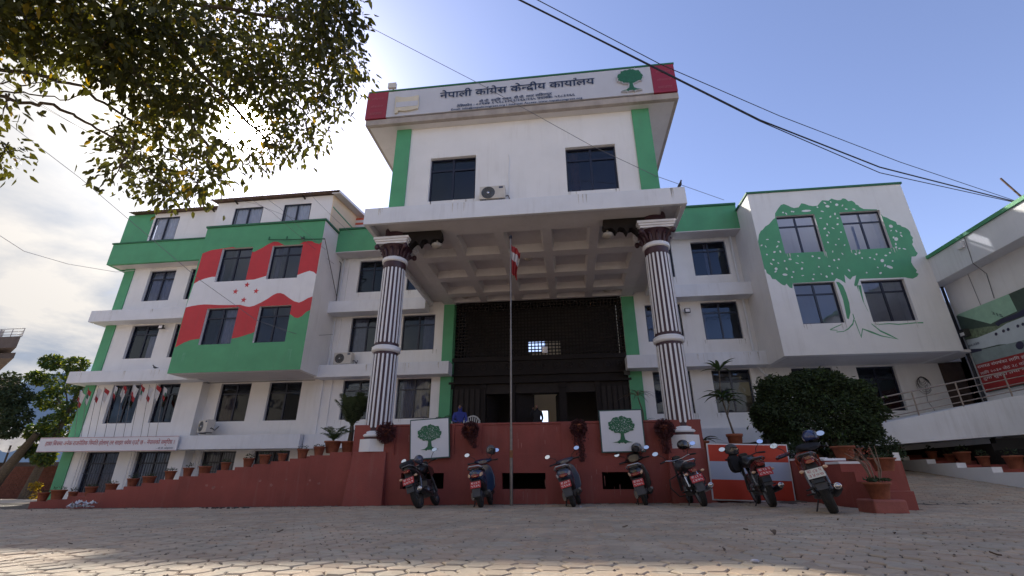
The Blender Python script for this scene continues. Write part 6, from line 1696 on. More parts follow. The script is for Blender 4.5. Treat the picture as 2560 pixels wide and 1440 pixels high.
def helmet(p, label, mt, rot=(0, 0, 0), visor=True, s=1.0, stripe=None, cover=None):
    t = thing('helmet', label, 'helmet', p, 'helmets left on the two wheelers', rot=rot)
    def sh(b):
        n, m_ = 22, 12; vs = []; fs = []
        for j in range(m_ + 1):
            th = math.pi * (.02 + .70 * j / m_)
            for i in range(n):
                a = 2 * math.pi * i / n; rr = .128 * s
                vs.append((rr * .95 * math.sin(th) * math.cos(a), rr * 1.12 * math.sin(th) * math.sin(a), rr * math.cos(th)))
        for j in range(m_):
            for i in range(n):
                a = 2 * math.pi * (i + .5) / n
                if visor and 5 <= j <= 9 and math.sin(a) < -.45: continue
                fs.append((j * n + i, (j + 1) * n + i, (j + 1) * n + (i + 1) % n, j * n + (i + 1) % n))
        b.add(vs, fs, True)
    o = part('shell', sh, mt, t, fix=False); md = o.modifiers.new('wall', 'SOLIDIFY'); md.thickness = .02 * s; md.offset = -1
    part('lining', lambda b: b.ball((0, 0, -.01), .10 * s, .115 * s, .09 * s, 12, 8), DARK, t)
    if visor:
        def vz(b):
            n = 10; vs = []
            for i in range(n + 1):
                a = rad(205 + 130 * i / n)
                for z, k in ((.055, 1.0), (.0, 1.06), (-.055, 1.0)): vs.append((.128 * s * .97 * k * math.cos(a), .128 * s * 1.15 * k * math.sin(a), z * s))
            b.add(vs, [(i * 3 + k, i * 3 + k + 1, (i + 1) * 3 + k + 1, (i + 1) * 3 + k) for i in range(n) for k in range(2)], True)
        part('visor', vz, mat('smoked visor', (.03, .03, .035), .08, .1, 5, coat=1.0, obj=True), t, fix=False)
    if stripe:
        def sp(b):
            vs = []; n = 14
            for i in range(n + 1):
                a = rad(-20 + 170 * i / n)
                for xx in (-.05, -.015, .02): vs.append((xx * s + .02 * math.sin(i * .8), .128 * s * 1.14 * math.cos(a), .128 * s * 1.02 * math.sin(a)))
            b.add(vs, [(i * 3 + k, i * 3 + k + 1, (i + 1) * 3 + k + 1, (i + 1) * 3 + k) for i in range(n) for k in range(2)], True)
        part('stripe', sp, stripe, t, fix=False)
    part('chin_strap', lambda b: b.tube([(-.09 * s, 0, -.07 * s), (-.05, -.02, -.16 * s), (.02, -.02, -.17 * s), (.09 * s, 0, -.07 * s)], .006, 5), DARK, t)
    return t
BK_BLACK = mat('black bike paint', (.010, .010, .012), .28, .1, 5, coat=.5, obj=True)
BK_RED = mat('deep red bike paint', (.11, .012, .010), .25, .15, 5, coat=.6, obj=True)
BK_ORG = mat('orange red bike paint', (.28, .045, .018), .28, .15, 5, coat=.6, obj=True)
BK_BLUE = mat('blue scooter paint', (.014, .034, .085), .25, .12, 5, coat=.6, obj=True)
BK_GRYB = mat('grey blue scooter paint', (.045, .06, .095), .3, .12, 5, coat=.5, obj=True)
BK_CHAR = mat('charcoal bike paint', (.035, .035, .038), .3, .12, 5, coat=.5, obj=True)
BK_SIL = mat('dusty silver tank', (.075, .08, .09), .35, .15, 5, metal=.3, obj=True)
SILV = mat('satin silver', (.45, .45, .47), .35, .1, 8, metal=.6, obj=True)
def place(px, py, pxf):
    p = onG(px, py); d = ray(pxf, 1265); yf = p.y + 1.3; xf = d.x / d.y * yf
    return Vector((p.x, p.y, G(p.x, p.y))), -math.atan2(xf - p.x, 1.3)
def local(t, v): 
    return (Matrix.Translation(t.location) @ t.rotation_euler.to_matrix().to_4x4() @ Matrix.Diagonal((*t.scale, 1))) @ Vector(v)
p, yw = place(1050, 1271, 1090)
p.y -= 0.0
m1 = motorcycle(p, yw * .8, rad(-19), 'black motorcycle under the left emblem board, leaning left with its handlebar turned', BK_BLACK, txt=('बा ५६ प', '६७५१'), fin=1)
helmet(local(m1, (.02, .70, 1.10)), 'dark blue grey helmet resting on the tank of the leftmost motorcycle', mat('navy helmet', (.05, .055, .09), .25, .2, 9, coat=.7, obj=True), (rad(10), rad(-20), 2.9), visor=False)
tb = thing('seat_bag', 'black cloth bag strapped on the seat of the leftmost motorcycle', 'bag', local(m1, (-.04, -.08, .90)), rot=(0, rad(-19), 0))
part('bag_body', lambda b: b.loft([(-.17, .07, .06, .03), (-.12, .08, .15, .08), (.05, .09, .17, .09), (.2, .08, .14, .07), (.25, .06, .05, .03)], 14, 2.6), BLK, tb)
p, yw = place(1203, 1269, 1227)
s2 = scooter(p, yw * .9, rad(-9), 'dark blue scooter left of the flagpole, tall windshield side panels in blue', BK_BLUE, txt=('बा ८६ प', '५९३९'), rail=SILV, big=True)
s2['label'] = 'dark blue and black scooter parked just left of the flagpole'
helmet(local(s2, (.22, .93, 1.24)), 'scuffed grey helmet hung on the scooter left of the flagpole', mat('scuffed helmet', (.09, .09, .10), .3, .7, 16, coat=.6, obj=True), (rad(15), rad(10), rad(30)), s=1.05)
p, yw = place(1436, 1267, 1449)
s3 = scooter(p, yw, rad(-16), 'grey blue scooter without a helmet, parked right of the flagpole', BK_GRYB, accent=mat('clear lens', (.35, .3, .3), .2, .1, 5, obj=True), rail=SILV, txt=('बा ४७ प', '६९५४'))
p, yw = place(1616, 1263, 1640)
s4 = scooter(p, yw * .6, rad(-13), 'black scooter with a silver grab rail below the right emblem board', BK_BLACK, txt=('बा ७७ प', '९९७५'), rail=SILV, lampw=.10)
helmet(local(s4, (.14, .90, 1.26)), 'glossy grey full face helmet on the scooter below the right emblem board', mat('glossy grey helmet', (.12, .12, .125), .15, .1, 9, coat=1, obj=True), (rad(10), rad(13), rad(-40)), s=1.08)
part('luggage', lambda b: b.loft([(.86, 1.05, .12, .08), (.95, 1.08, .16, .10), (1.03, 1.06, .10, .07)], 14), BK_CHAR, s4)
p, yw = place(1762, 1266, 1732)
m5 = motorcycle(p, yw * .8, rad(-15), 'classic motorcycle with a grey tank, chrome headlamp and black leg guard, near the right column', BK_SIL, spokes=18, classic=True, guard=True, txt=('बा ८१ प', '८४७५'), tw=.11, platec=(0, -.34, .56))
m5['label'] = 'classic motorcycle with grey tank and black leg guard beside the striped board'
helmet(local(m5, (.22, .92, 1.25)), 'black open helmet on the mirror of the classic motorcycle', mat('black helmet', (.012, .012, .014), .12, .1, 9, coat=1, obj=True), (rad(0), rad(15), rad(60)))
p, yw = place(1934, 1268, 1902)
m6 = motorcycle(p, yw * .9, rad(-11), 'black motorcycle standing in front of the striped board', BK_BLACK, txt=('बा ९३ प', '८९९५'), platec=(.02, -.37, .66), tailc=BK_RED)
helmet(local(m6, (-.20, .93, 1.17)), 'matt grey helmet hung on the left mirror of the motorcycle before the striped board', mat('matt grey helmet', (.06, .06, .06), .7, .1, 9, obj=True), (rad(10), rad(5), rad(30)), s=1.15)
tb = thing('handlebar_bag', 'black bag hanging below the helmet on the motorcycle before the striped board', 'bag', local(m6, (-.24, .90, .86)), rot=(0, rad(-8), 0))
part('bag_body', lambda b: b.loft([(-.12, .04, .09, .17), (0, .03, .15, .20), (.1, .04, .10, .16)], 14, 2.8), BLK, tb)
part('bag_strap', lambda b: b.tube([(-.08, 0, .18), (0, .02, .32), (.08, 0, .18)], .01, 5), BLK, tb)
p, yw = place(2088, 1284, 2116)
m7 = motorcycle(p, yw * .7, rad(-14), 'red motorcycle with a white number plate, rightmost of the row by the garden wall', BK_ORG, plate_mt=PLATEW, ink=INKR, txt=('बा ८४ प', '३४०७'), tw=.14, tailc=BK_RED, platec=(0, -.37, .62))
part('hand_guard', lambda b: b.tube([(-.42, .86, 1.0), (-.40, .98, 1.03), (-.2, 1.04, 1.05)], .028, 8), BK_RED, m7)
helmet(local(m7, (.22, .95, 1.22)), 'blue and white helmet on the handlebar of the rightmost motorcycle', mat('blue helmet', (.02, .035, .12), .2, .1, 9, coat=1, obj=True), (rad(-15), rad(10), rad(70)), stripe=INKW)
tb = thing('folded_jacket', 'black jacket laid over the handlebar of the rightmost motorcycle', 'jacket', local(m7, (.12, .86, 1.03)), rot=(0, rad(-14), 0))
part('jacket_body', lambda b: b.loft([(-.16, .0, .10, .03), (-.08, .03, .20, .05), (.08, .05, .22, .06), (.16, .02, .12, .03)], 16, 2.4), BLK, tb)
# ================================================================== TREES AND SHRUBS
# clipped shrub in the right garden
SH = thing('shrub', 'large dark rounded shrub in front of the lower right windows', 'shrub', (7.22, 15, 1.1))
rs = random.Random(77)
b = MB()
for k in range(7):
    a = rs.uniform(0, 6.28); q_ = Vector((.25 * math.cos(a), .2 * math.sin(a), 0)); b.tube([q_ * .4, q_ * 2 + Vector((0, 0, .5)), q_ * 5 + Vector((0, 0, 1.2))], [.06, .045, .02], 6)
b.build('stems', BARK, SH, world=False)
def shrub_sampler(rnd):
    for _ in range(60):
        d = Vector((rnd.gauss(0, 1), rnd.gauss(0, 1), rnd.gauss(0, 1))).normalized()
        # boxy rounded mass with bumps
        e = 2.7; k = (abs(d.x) ** e + abs(d.y) ** e + abs(d.z) ** e) ** (-1 / e)
        bump = 1 + .09 * math.sin(d.x * 7 + 1) * math.cos(d.z * 8) + .07 * math.sin(d.y * 11 + d.z * 5) + .05 * math.sin(d.x * 19) * math.sin(d.z * 17)
        if rnd.random() < .03: bump += .12 * rnd.random()
        sh = (.72 + .3 * rnd.random() ** .5)
        p = Vector((d.x * 1.58, d.y * 1.05, d.z * 1.14)) * k * bump * sh
        if p.z < -.75 and rnd.random() < .8: continue
        return p + Vector((0, 0, 1.28)), d
    return Vector((0, 0, 1.2)), d
link('foliage', leafmesh('foliage', 30000, shrub_sampler, .11, LEAFB, rs, droop=.35, aspect=.5, mats=(LEAFM, .16)), SH)['kind'] = 'stuff'
for (x, y, z, r, n, lb) in ((8.25, 14.0, 1.3, (.45, .35, .4), 900, 'low shrub right of the large clipped shrub above the garden wall'), (6.0, 14.0, 1.25, (.5, .35, .3), 700, 'low shrub between the striped board and the large shrub')):
    t = thing('shrub', lb, 'shrub', (x, y, z - .3)); link('foliage', leafmesh('foliage', n, blob((0, 0, .3), r, .3), .09, LEAFB, rs), t)
    b = MB(); b.tube([(0, 0, 0), (.05, 0, .3)], .03, 5); b.build('stems', BARK, t, world=False)

# ---- the near tree overhead on the left
NT = thing('broadleaf_tree', 'near broadleaf tree whose leafy branches hang over the top left with the sun behind', 'tree', (-9.2, 2.4, G(-9.2, 2.4)))
base = NT.location.copy()
rt = random.Random(5)
clumps = [(60, 60, 110), (180, 70, 110), (300, 60, 120), (430, 60, 120), (560, 60, 120), (700, 60, 110), (800, 60, 95), (868, 130, 52), (770, 160, 90), (640, 170, 100), (520, 170, 100), (420, 180, 90), (330, 190, 70), (250, 130, 70), (80, 150, 50),
          (800, 250, 62), (850, 215, 48), (700, 270, 80), (545, 270, 60), (470, 270, 80), (380, 270, 58), (650, 235, 55), (765, 330, 42), (700, 360, 45), (645, 405, 30), (745, 375, 26), (560, 370, 42), (480, 350, 60), (410, 330, 45), (520, 425, 45), (455, 435, 55), (385, 400, 50), (300, 420, 30), (430, 480, 42), (375, 470, 42), (490, 470, 34), (640, 330, 40), (340, 320, 40), (300, 380, 30),
          (10, 265, 32), (8, 382, 42), (288, 335, 26), (845, 15, 60), (885, 180, 30), (280, 455, 16), (620, 405, 14), (330, 375, 26), (820, 330, 16)]
clumps += [(100, -120, 150), (350, -140, 160), (600, -130, 150), (820, -90, 90), (-150, 50, 150), (-120, -100, 200), (-110, 300, 70), (300, -330, 220), (-250, -250, 250), (-330, 80, 200), (650, -330, 190)]
CL = []
for i, (px, py, rp) in enumerate(clumps):
    D = 6.2 + 1.1 * math.sin(i * 1.9) * .8 + rt.uniform(-.4, .4)
    d = ray(px, py).normalized()
    depth = D * (F / math.sqrt(F * F + (px - 1280) ** 2 + (py - 720) ** 2))
    CL.append((Vector((0, 0, CAM_H)) + d * D, rp * depth / F * .95, rp))
sundir = SUN_DIR
vsN = []; leaves = []
for c, r, rp in CL:
    n = int(1.5 * math.pi * rp * rp / 62) if rp < 140 else int(1.1 * math.pi * rp * rp / 75)
    fl = []   # sub clusters of leaves at twig ends
    for _ in range(max(4, n // 16)):
        dd = Vector((rt.gauss(0, 1), rt.gauss(0, 1), rt.gauss(0, 1))).normalized() * (rt.random() ** .4) * r
        fl.append(c + Vector((dd.x, dd.y, dd.z * .9)))
    for _ in range(n):
        tc_ = rt.choice(fl); p = tc_ + Vector((rt.gauss(0, .085), rt.gauss(0, .085), rt.gauss(-.02, .085)))
        v = (p - Vector((0, 0, CAM_H))).normalized()
        ang = math.degrees(math.acos(max(-1, min(1, v.dot(sundir)))))
        if ang < .9 or (ang < 2.2 and rt.random() < .6): continue
        leaves.append((p, tc_))
def leafquad(p, tc_, s):
    out_ = (p - tc_); out_ = out_.normalized() if out_.length > 1e-4 else Vector((0, 0, -1))
    d = (out_ * .7 + Vector((rt.gauss(0, .5), rt.gauss(0, .5), rt.gauss(0, .35) - .75))).normalized()
    u = d.cross(Vector((rt.gauss(0, 1), rt.gauss(0, 1), rt.gauss(0, .7)))).normalized(); w = d.cross(u)
    a = .21 * s
    return [p, p + d * s * .30 + u * a + w * .05 * s, p + d * s * .68 + u * a * .72 + w * .03 * s, p + d * s, p + d * s * .68 - u * a * .72 + w * .03 * s, p + d * s * .30 - u * a + w * .05 * s], [(0, 1, 5), (1, 2, 4, 5), (2, 3, 4)]
leaves.sort(key=lambda l: -((l[0] - Vector((0, 0, CAM_H))).length))
near = leaves[-300:]
b = MB(); 
for p, tc_ in leaves[:-300]:
    vs, fs = leafquad(p, tc_, rt.uniform(.045, .108)); b.cur = 1 if rt.random() < .05 else 0; b.add(vs, fs)
o = b.build('leaves', [LEAFN, LEAFY], NT); tag(o, kind='stuff')
lm_, lf_ = leafquad(Vector((0, 0, 0)), Vector((0, 0, .1)), .085)
lq = MB(); lq.add([(0, 0, 0), (.018, .026, .004), (.013, .058, .003), (0, .088, 0), (-.013, .058, .003), (-.018, .026, .004)], [(0, 1, 5), (1, 2, 4, 5), (2, 3, 4)]); lqm = lq.mesh('leaf', LEAFN)
for p, tc_ in near:
    o = link('leaf', lqm, NT, True, p); o.rotation_euler = (rad(rt.uniform(-120, -20)), rad(rt.uniform(-50, 50)), rt.uniform(0, 6.28)); o.scale = (1, 1, 1)
# limbs: trunk outside the frame, boughs reaching over
b = MB()
hub = Vector((-9.0, 2.5, 3.6))
b.tube([base + Vector((0, 0, -.1)), base + Vector((.05, .05, 1.2)), hub, hub + Vector((.3, .1, 1.6)), hub + Vector((.2, .4, 3.6))], [.24, .2, .17, .13, .06], 12)
b.build('trunk', BARK, NT)
def bough(pts, r0, r1, name='branch'):
    b = MB(); n = len(pts); P = [Vector(p) for p in pts]
    Q = []
    for i in range(n - 1):
        for k in range(5):
            t = k / 5; Q.append(P[i].lerp(P[i + 1], t) + Vector((rt.gauss(0, .014), rt.gauss(0, .014), rt.gauss(0, .014))))
    Q.append(P[-1]); m2 = len(Q)
    b.tube(Q, [r0 + (r1 - r0) * (i / (m2 - 1)) for i in range(m2)], 6); b.build(name, BARK, NT)
S_ = lambda px, py, D: Vector((0, 0, CAM_H)) + ray(px, py).normalized() * D
hub2 = hub + Vector((.3, .1, 1.4))
bough([hub, S_(-60, 165, 7.0), S_(110, 190, 6.8), S_(210, 215, 6.6), S_(290, 280, 6.5), S_(400, 350, 6.4), S_(470, 420, 6.4)], .024, .006)
bough([hub, S_(-60, 235, 7.0), S_(100, 262, 6.8), S_(180, 285, 6.6), S_(260, 330, 6.4), S_(330, 390, 6.3), S_(420, 470, 6.3)], .022, .006)
bough([hub, S_(-60, 212, 6.9), S_(60, 232, 6.8), S_(150, 250, 6.6), S_(240, 232, 6.5)], .012, .004)
bough([hub, S_(-60, 200, 6.7), S_(50, 212, 6.6), S_(90, 208, 6.6), S_(125, 195, 6.6)], .010, .004)
bough([hub2, S_(-50, 20, 6.9), S_(200, 50, 6.6), S_(420, 90, 6.4), S_(600, 150, 6.3), S_(760, 250, 6.2)], .04, .008)
bough([hub2, S_(60, -60, 6.9), S_(320, -20, 6.5), S_(560, 20, 6.3), S_(760, 60, 6.2), S_(880, 150, 6.1)], .04, .008)
bough([S_(200, 50, 6.6), S_(300, 150, 6.5), S_(430, 260, 6.4), S_(540, 380, 6.3), S_(560, 430, 6.3)], .04, .006)
bough([S_(420, 90, 6.4), S_(520, 200, 6.3), S_(650, 330, 6.2), S_(700, 400, 6.2)], .035, .006)
bough([S_(600, 150, 6.3), S_(720, 230, 6.2), S_(800, 330, 6.2)], .02, .005)
b = MB()
for c, r, rp in CL:
    if rp > 130: continue
    for _ in range(4):
        d = Vector((rt.gauss(0, 1), rt.gauss(0, 1), rt.gauss(0, 1))).normalized() * r * .95
        b.tube([c - d * .3 + Vector((0, 0, .1)), c + d * .3, c + d], [.007, .005, .002], 4, cap=False)
o = b.build('twigs', BARK, NT); tag(o, kind='stuff')

# ---- trees and houses behind the left end
def tree(name, label, x, y, trunk_pts, clumps_, leaf, nper, mt, mats=None, group=None, seed=1, r0=.2):
    z = G(x, y); t = thing(name, label, 'tree', (x, y, z), group)
    b = MB(); b.tube(trunk_pts, [r0 * (1 - .75 * i / (len(trunk_pts) - 1)) for i in range(len(trunk_pts))], 8)
    b.build('trunk', BARK, t, world=False)
    rr_ = random.Random(seed); b = MB()
    for (cx, cy, cz, r) in clumps_:
        q_ = min(trunk_pts, key=lambda p: (Vector(p) - Vector((cx, cy, cz - .8))).length); b.tube([q_, (Vector(q_) + Vector((cx, cy, cz))) / 2 + Vector((0, 0, .1)), (cx, cy, cz)], [.06, .04, .015], 5)
    b.build('branches', BARK, t, world=False)
    vs = []
    def smp(rnd):
        cx, cy, cz, r = rnd.choice(clumps_)
        d = Vector((rnd.gauss(0, 1), rnd.gauss(0, 1), rnd.gauss(0, 1))).normalized(); k = r * (.35 + .65 * rnd.random() ** .5)
        return Vector((cx, cy, cz)) + Vector((d.x, d.y, d.z * .8)) * k, d
    o = link('crown', leafmesh('crown', nper * len(clumps_), smp, leaf, mt, rr_, droop=.5, aspect=.5, mats=mats), t); o['kind'] = 'stuff'
    return t
def W_(px, py, Y, x, y):
    p = atY(px, py, Y); return (p.x - x, p.y - y, p.z - G(x, y))
tx, ty = -29.3, 24.5
cl = [(*W_(px, py, 24.5, tx, ty), r * .82) for px, py, r in ((130, 905, .75), (190, 912, .8), (95, 945, .7), (160, 960, 1.1), (215, 975, .9), (120, 1000, .9), (180, 1030, 1.0), (135, 1060, .9), (95, 1080, .8), (150, 1100, .9), (215, 1040, .7), (75, 1125, .6), (110, 1145, .7), (240, 1000, .7))]
tree('garden_tree', 'leafy tree just left of the building rising behind the slogan banner', tx, ty, [(-.6, 0, 0), (-.3, 0, 1.5), (0, 0, 3), (.3, 0, 4.6), (.6, 0, 6.4)], cl, .26, 420, LEAFM, (mat('sunlit leaf', (.12, .16, .03), .6, .3, 3, trans=.35), .22), seed=3, r0=.24)  # lighter leaf copy puts sunlight into part of the crown colour
tx, ty = -33.0, 22.5
cl = [(*W_(px, py, 22.5, tx, ty), r) for px, py, r in ((10, 1000, 1.1), (40, 990, .8), (0, 1040, 1.1), (45, 1040, .7), (15, 960, .9), (-60, 1000, 1.6), (20, 1075, .6))]
tree('dark_tree', 'dark feathery tree cut by the left edge of the picture', tx, ty, [(-.5, 0, 0), (0, 0, 2.5), (.3, 0, 5)], cl, .20, 600, LEAFB, seed=4, r0=.13)
tx, ty = -27.6, 23.5
cl = [(*W_(px, py, 23.5, tx, ty), r) for px, py, r in ((88, 1215, .3), (95, 1240, .35), (102, 1255, .3))]
tree('sapling', 'yellow green sapling at the foot of the left corner', tx, ty, [(-1.0, 0, 0), (-.95, 0, .7)], cl, .16, 90, LEAFY, seed=6, r0=.04)
# leaning old trunk
OT = thing('leaning_trunk', 'leaning bare tree trunk at the left edge behind the stair end', 'tree trunk', (-31.5, 24, -.5))
b = MB(); b.tube([(-.4, 0, -.3), (.2, 0, 1.2), (1.0, 0, 2.6), (1.6, 0, 3.6)], [.34, .28, .22, .14], 10); b.build('trunk', BARK, OT, world=False)
# far sagging hills
HM = mat('hazy blue hill', (.20, .28, .38), .95, .1, .002)
def hill(name, pts, y, mt, dep=300):
    b = MB(); vs = []
    for x, z in pts: vs += [(x, y, -30), (x, y, z * .8), (x, y + dep * .4, z), (x, y + dep, -30)]
    n = len(pts); b.add(vs, [(4 * i + k, 4 * i + 4 + k, 4 * i + 5 + k, 4 * i + 1 + k) for i in range(n - 1) for k in range(3)], True)
    o = b.build(name, mt); tag(o, kind='structure'); return o
hill('hills', [(-2600, 200), (-2000, 330), (-1700, 300), (-1500, 360), (-1350, 330), (-1100, 240), (-700, 170), (-200, 120), (400, 130), (1200, 180), (2200, 160)], 1200, HM)
HL = mat('white wash', (.55, .53, .5), .8, .1, .6, streak=.3)
HS = mat('sandy render', (.33, .27, .20), .85, .15, .8, .3, 20, streak=.5)
HB = mat('brown eaves', (.12, .09, .075), .8, .2, 2)
# neighbour house with flat roof and balcony at the far left edge
NH = thing('neighbour_house', 'tall neighbouring house with a projecting balcony at the left edge', 'house', (-52, 36, 0))
p1_ = atY(0, 815, 36)
def skew(x0, x1, y0, y1, z0, z1):
    k = (y1 / y0) * 1.03; return MB().prism([(x0, y0), (x1, y0), (x1 * k, y1), (x0 * k, y1)], z0, z1, 'xy')
b = skew(-60, p1_.x - .3, 36, 44, -1, 14.4); b.build('wall', HS, NH, fix=True)
e1 = atY(62, 850, 35); b = skew(-58, e1.x, 34.6, 42, e1.z - .8, e1.z + .25); b.build('balcony_slab', HB, NH, fix=True)
e2 = atY(34, 880, 35); b = skew(-58, e2.x, 35.2, 43, e2.z - .5, e2.z); b.build('cornice', HB, NH, fix=True)
e4 = atY(22, 812, 35); b = skew(-58, e4.x, 34.9, 40, e1.z + .25, e1.z + 1.0); b.build('parapet', HL, NH, fix=True)
b = MB()
for k in range(3): b.tube([(-58, 34.7, e1.z + .45 + .28 * k), (e1.x - .05, 34.7, e1.z + .45 + .28 * k), (e1.x * 1.2, 41, e1.z + .45 + .28 * k)], .03, 5)
for k in range(8): b.tube([(e1.x - .05 - k * 1.2, 34.7, e1.z + .2), (e1.x - .05 - k * 1.2, 34.7, e1.z + 1.03)], .03, 5)
b.build('balcony_railing', RAIL, NH)
for z in (3.2, 7.5, 11.5): window(NH, -55, -53.2, z, z + 1.8, 35.85)
NH2 = thing('neighbour_house', 'sand coloured flat roofed house behind the dark tree at the left', 'house', (-45, 30, 0))
a1_ = atY(98, 940, 30); a2_ = atY(110, 985, 30)
b = skew(-60, a1_.x - 1.6, 30, 38, -1, a2_.z); b.build('wall', HS, NH2, fix=True)
b = skew(-60, a1_.x - .6, 29.4, 38, a2_.z + .003, a1_.z - .2); b.build('roof_slab', HS, NH2, fix=True)
b = skew(-60, a1_.x - .4, 29.2, 38.2, a2_.z - .3, a2_.z); b.build('cornice', HB, NH2, fix=True)
for k in range(2): window(NH2, -41.6 - 3.2 * k, -40.2 - 3.2 * k, 4.2, 5.8, 29.85)
# red brick boundary wall and tarpaulins
BW = thing('brick_wall', 'rough brick boundary wall behind the end of the stair', 'wall', (-33, 25.5, -.6))
BRK = mat('raw brick', (.17, .06, .04), .9, .3, 4, .6, 12)
rb_ = random.Random(2)
bm_ = MB(); bm_.box(-.125, .125, -.05, .05, 0, .085); bme = bm_.mesh('brick', BRK)
zb0 = -.75
b = MB(); b.box(-44, -29.4, 25.56, 25.8, -1.2, 1.42); b.build('mortar_core', JOINT, BW)
cnt = 0
b = MB()
for j in range(22):
    for i in range(60):
        x = -29.5 - i * .262 - (.13 if j % 2 else 0)
        if x < -44: continue
        if cnt < 300 and x > -35.5:
            o = link('brick', bme, BW, True, (x, 25.53 + rb_.uniform(-.008, .008), zb0 + j * .098)); cnt += 1
        else: b.box(x - .125, x + .125, 25.48, 25.58, zb0 + j * .098, zb0 + j * .098 + .085)
tag(b.build('bricks', BRK, BW), kind='stuff')
TP = thing('tarpaulin_shelter', 'pale crumpled tarpaulin roof behind the tree at the left', 'shelter', (-38, 34, 0))
b = MB(); vs = []; nx = 26
for j in range(8):
    for i in range(nx + 1):
        u = i / nx; v = j / 7; vs.append((-46 + 14 * u, 32 + 3 * v, 3.2 + 1.7 * v - .5 * abs(math.sin(u * 5)) + .16 * math.sin(u * 37 + j * 1.3)))
b.add(vs, [(j * (nx + 1) + i, j * (nx + 1) + i + 1, (j + 1) * (nx + 1) + i + 1, (j + 1) * (nx + 1) + i) for j in range(7) for i in range(nx)], True)
b.build('sheet', HL, TP)
b = MB()
for k in range(5): b.tube([(-45 + 3 * k, 32.2, -1), (-45 + 3 * k, 32.2, 3.1)], .06, 6)
b.build('post', BARK, TP)
b = MB(); b.box(-46, -26.5, 32.5, 32.8, -1, 1.9); b.build('shed_wall', HB, TP)
# lumber and bricks lying behind the left corner
# ---- houses across the yard (behind the viewer, they show in the window panes)
def far_house(x, y, w, d, h, mt, label, fl=3):
    t = thing('facing_house', label, 'house', (x, y, 0))
    b = MB(); b.box(-w / 2, w / 2, -d, 0, -.5, h); b.build('wall', mt, t, world=False)
    b = MB(); b.box(-w / 2 - .4, w / 2 + .4, -d - .4, .5, h + .003, h + .35); b.build('roof', HB, t, world=False)
    b = MB()
    for k in range(fl):
        for i in range(int(w / 3)):
            xx = -w / 2 + 1.5 + i * 3; b.box(xx - .7, xx + .7, .001, .05, 1 + k * 3.1, 2.6 + k * 3.1)
    b.build('window_band', FRAME, t, world=False)
fh = [(-50, -24, 15, 13, HS, 'sand coloured', 'farthest to the left'), (-32, -28, 14, 15, HL, 'white washed', 'second from the left'), (-15, -25, 14, 14, CREAM, 'cream', 'left of the middle'), (1, -29, 14, 16.5, HS, 'tall sandy', 'in the middle'),
      (17, -25, 13, 13.5, HL, 'plain white', 'right of the middle'), (33, -27, 14, 15, CREAM, 'pale yellow', 'second from the right'), (50, -25, 14, 13, HS, 'dull sandy', 'farthest to the right')]
for x, y, w, h, mm, c_, w2 in fh: far_house(x, y, w, 9, h, mm, c_ + ' house facing the yard, mirrored in the panes, ' + w2, int(h / 3.2))
for k, (x, y, s) in enumerate(((-8, -17, 1), (9, -18, 1.15), (-26, -19, 1.2))):
    cl = [(rt.uniform(-1.8, 1.8) * s, rt.uniform(-1.5, 1.5) * s, (3.2 + rt.uniform(0, 3.0)) * s, 1.3 * s) for _ in range(9)]
    tree('yard_tree', ['bushy tree between the two houses across the yard', 'larger bushy tree on the right across the yard', 'bushy tree at the far side of the yard, outermost left'][k], x, y, [(0, 0, 0), (.1, 0, 2 * s), (0, .1, 4 * s)], cl, .34, 260, LEAFM, seed=20 + k)

# ---- litter
PAPER = thing('litter', 'crumpled white plastic and paper litter at the foot of the stair wall', 'litter', (atY(212, 1268, 12.85).x, 12.85, G(-13, 12.85)))
b = MB(); rl = random.Random(4)
for k in range(7):
    c = Vector((rl.uniform(-.45, .3), rl.uniform(-.1, .1), .03)); vs = []
    n = 5
    for j in range(n):
        for i in range(n): vs.append(c + Vector(((i - 2) * .06 + rl.gauss(0, .02), (j - 2) * .05, abs(rl.gauss(.03, .04)) + (.08 if k > 4 else 0))))
    b.add(vs, [(j * n + i, j * n + i + 1, (j + 1) * n + i + 1, (j + 1) * n + i) for j in range(n - 1) for i in range(n - 1)])
b.build('crumpled_sheet', mat('dirty plastic', (.50, .50, .52), .6, .3, 14), PAPER, world=False)
MH = thing('rubble_patch', 'dark patch of broken paving left of the column pier', 'rubble', (atY(565, 1276, 12.5).x, 12.5, G(-8, 12.5)))
b = MB()
for k in range(26):
    x = rl.uniform(-.7, .7); b.ball((x, rl.uniform(-.16, .16) * (1 - abs(x)), .0), rl.uniform(.02, .07), rl.uniform(.02, .05), rl.uniform(.01, .025), 6, 4)
tag(b.build('debris', mat('dark debris', (.05, .045, .04), .95, .3, 20), MH, world=False), kind='stuff')
DL = []
for v in range(3):
    b = MB(); n = 5; L_ = .055
    for i in range(n):
        u = i / (n - 1); w = .022 * math.sin(math.pi * (.1 + .8 * u)); z = .012 * math.sin(u * 3.1 + v) + .004
        b.v += [(-w, u * L_ * 2 - L_, z + .012), (0, u * L_ * 2 - L_, z - .002 + .006), (w, u * L_ * 2 - L_, z + .012 + .006 * v)]
    for i in range(n - 1):
        a = 3 * i
        for f_ in ((a, a + 1, a + 4, a + 3), (a + 1, a + 2, a + 5, a + 4)): b.f.append(f_); b.mi.append(0); b.sm.append(True)
    DL.append(b.mesh('fallen_leaf', DRY))
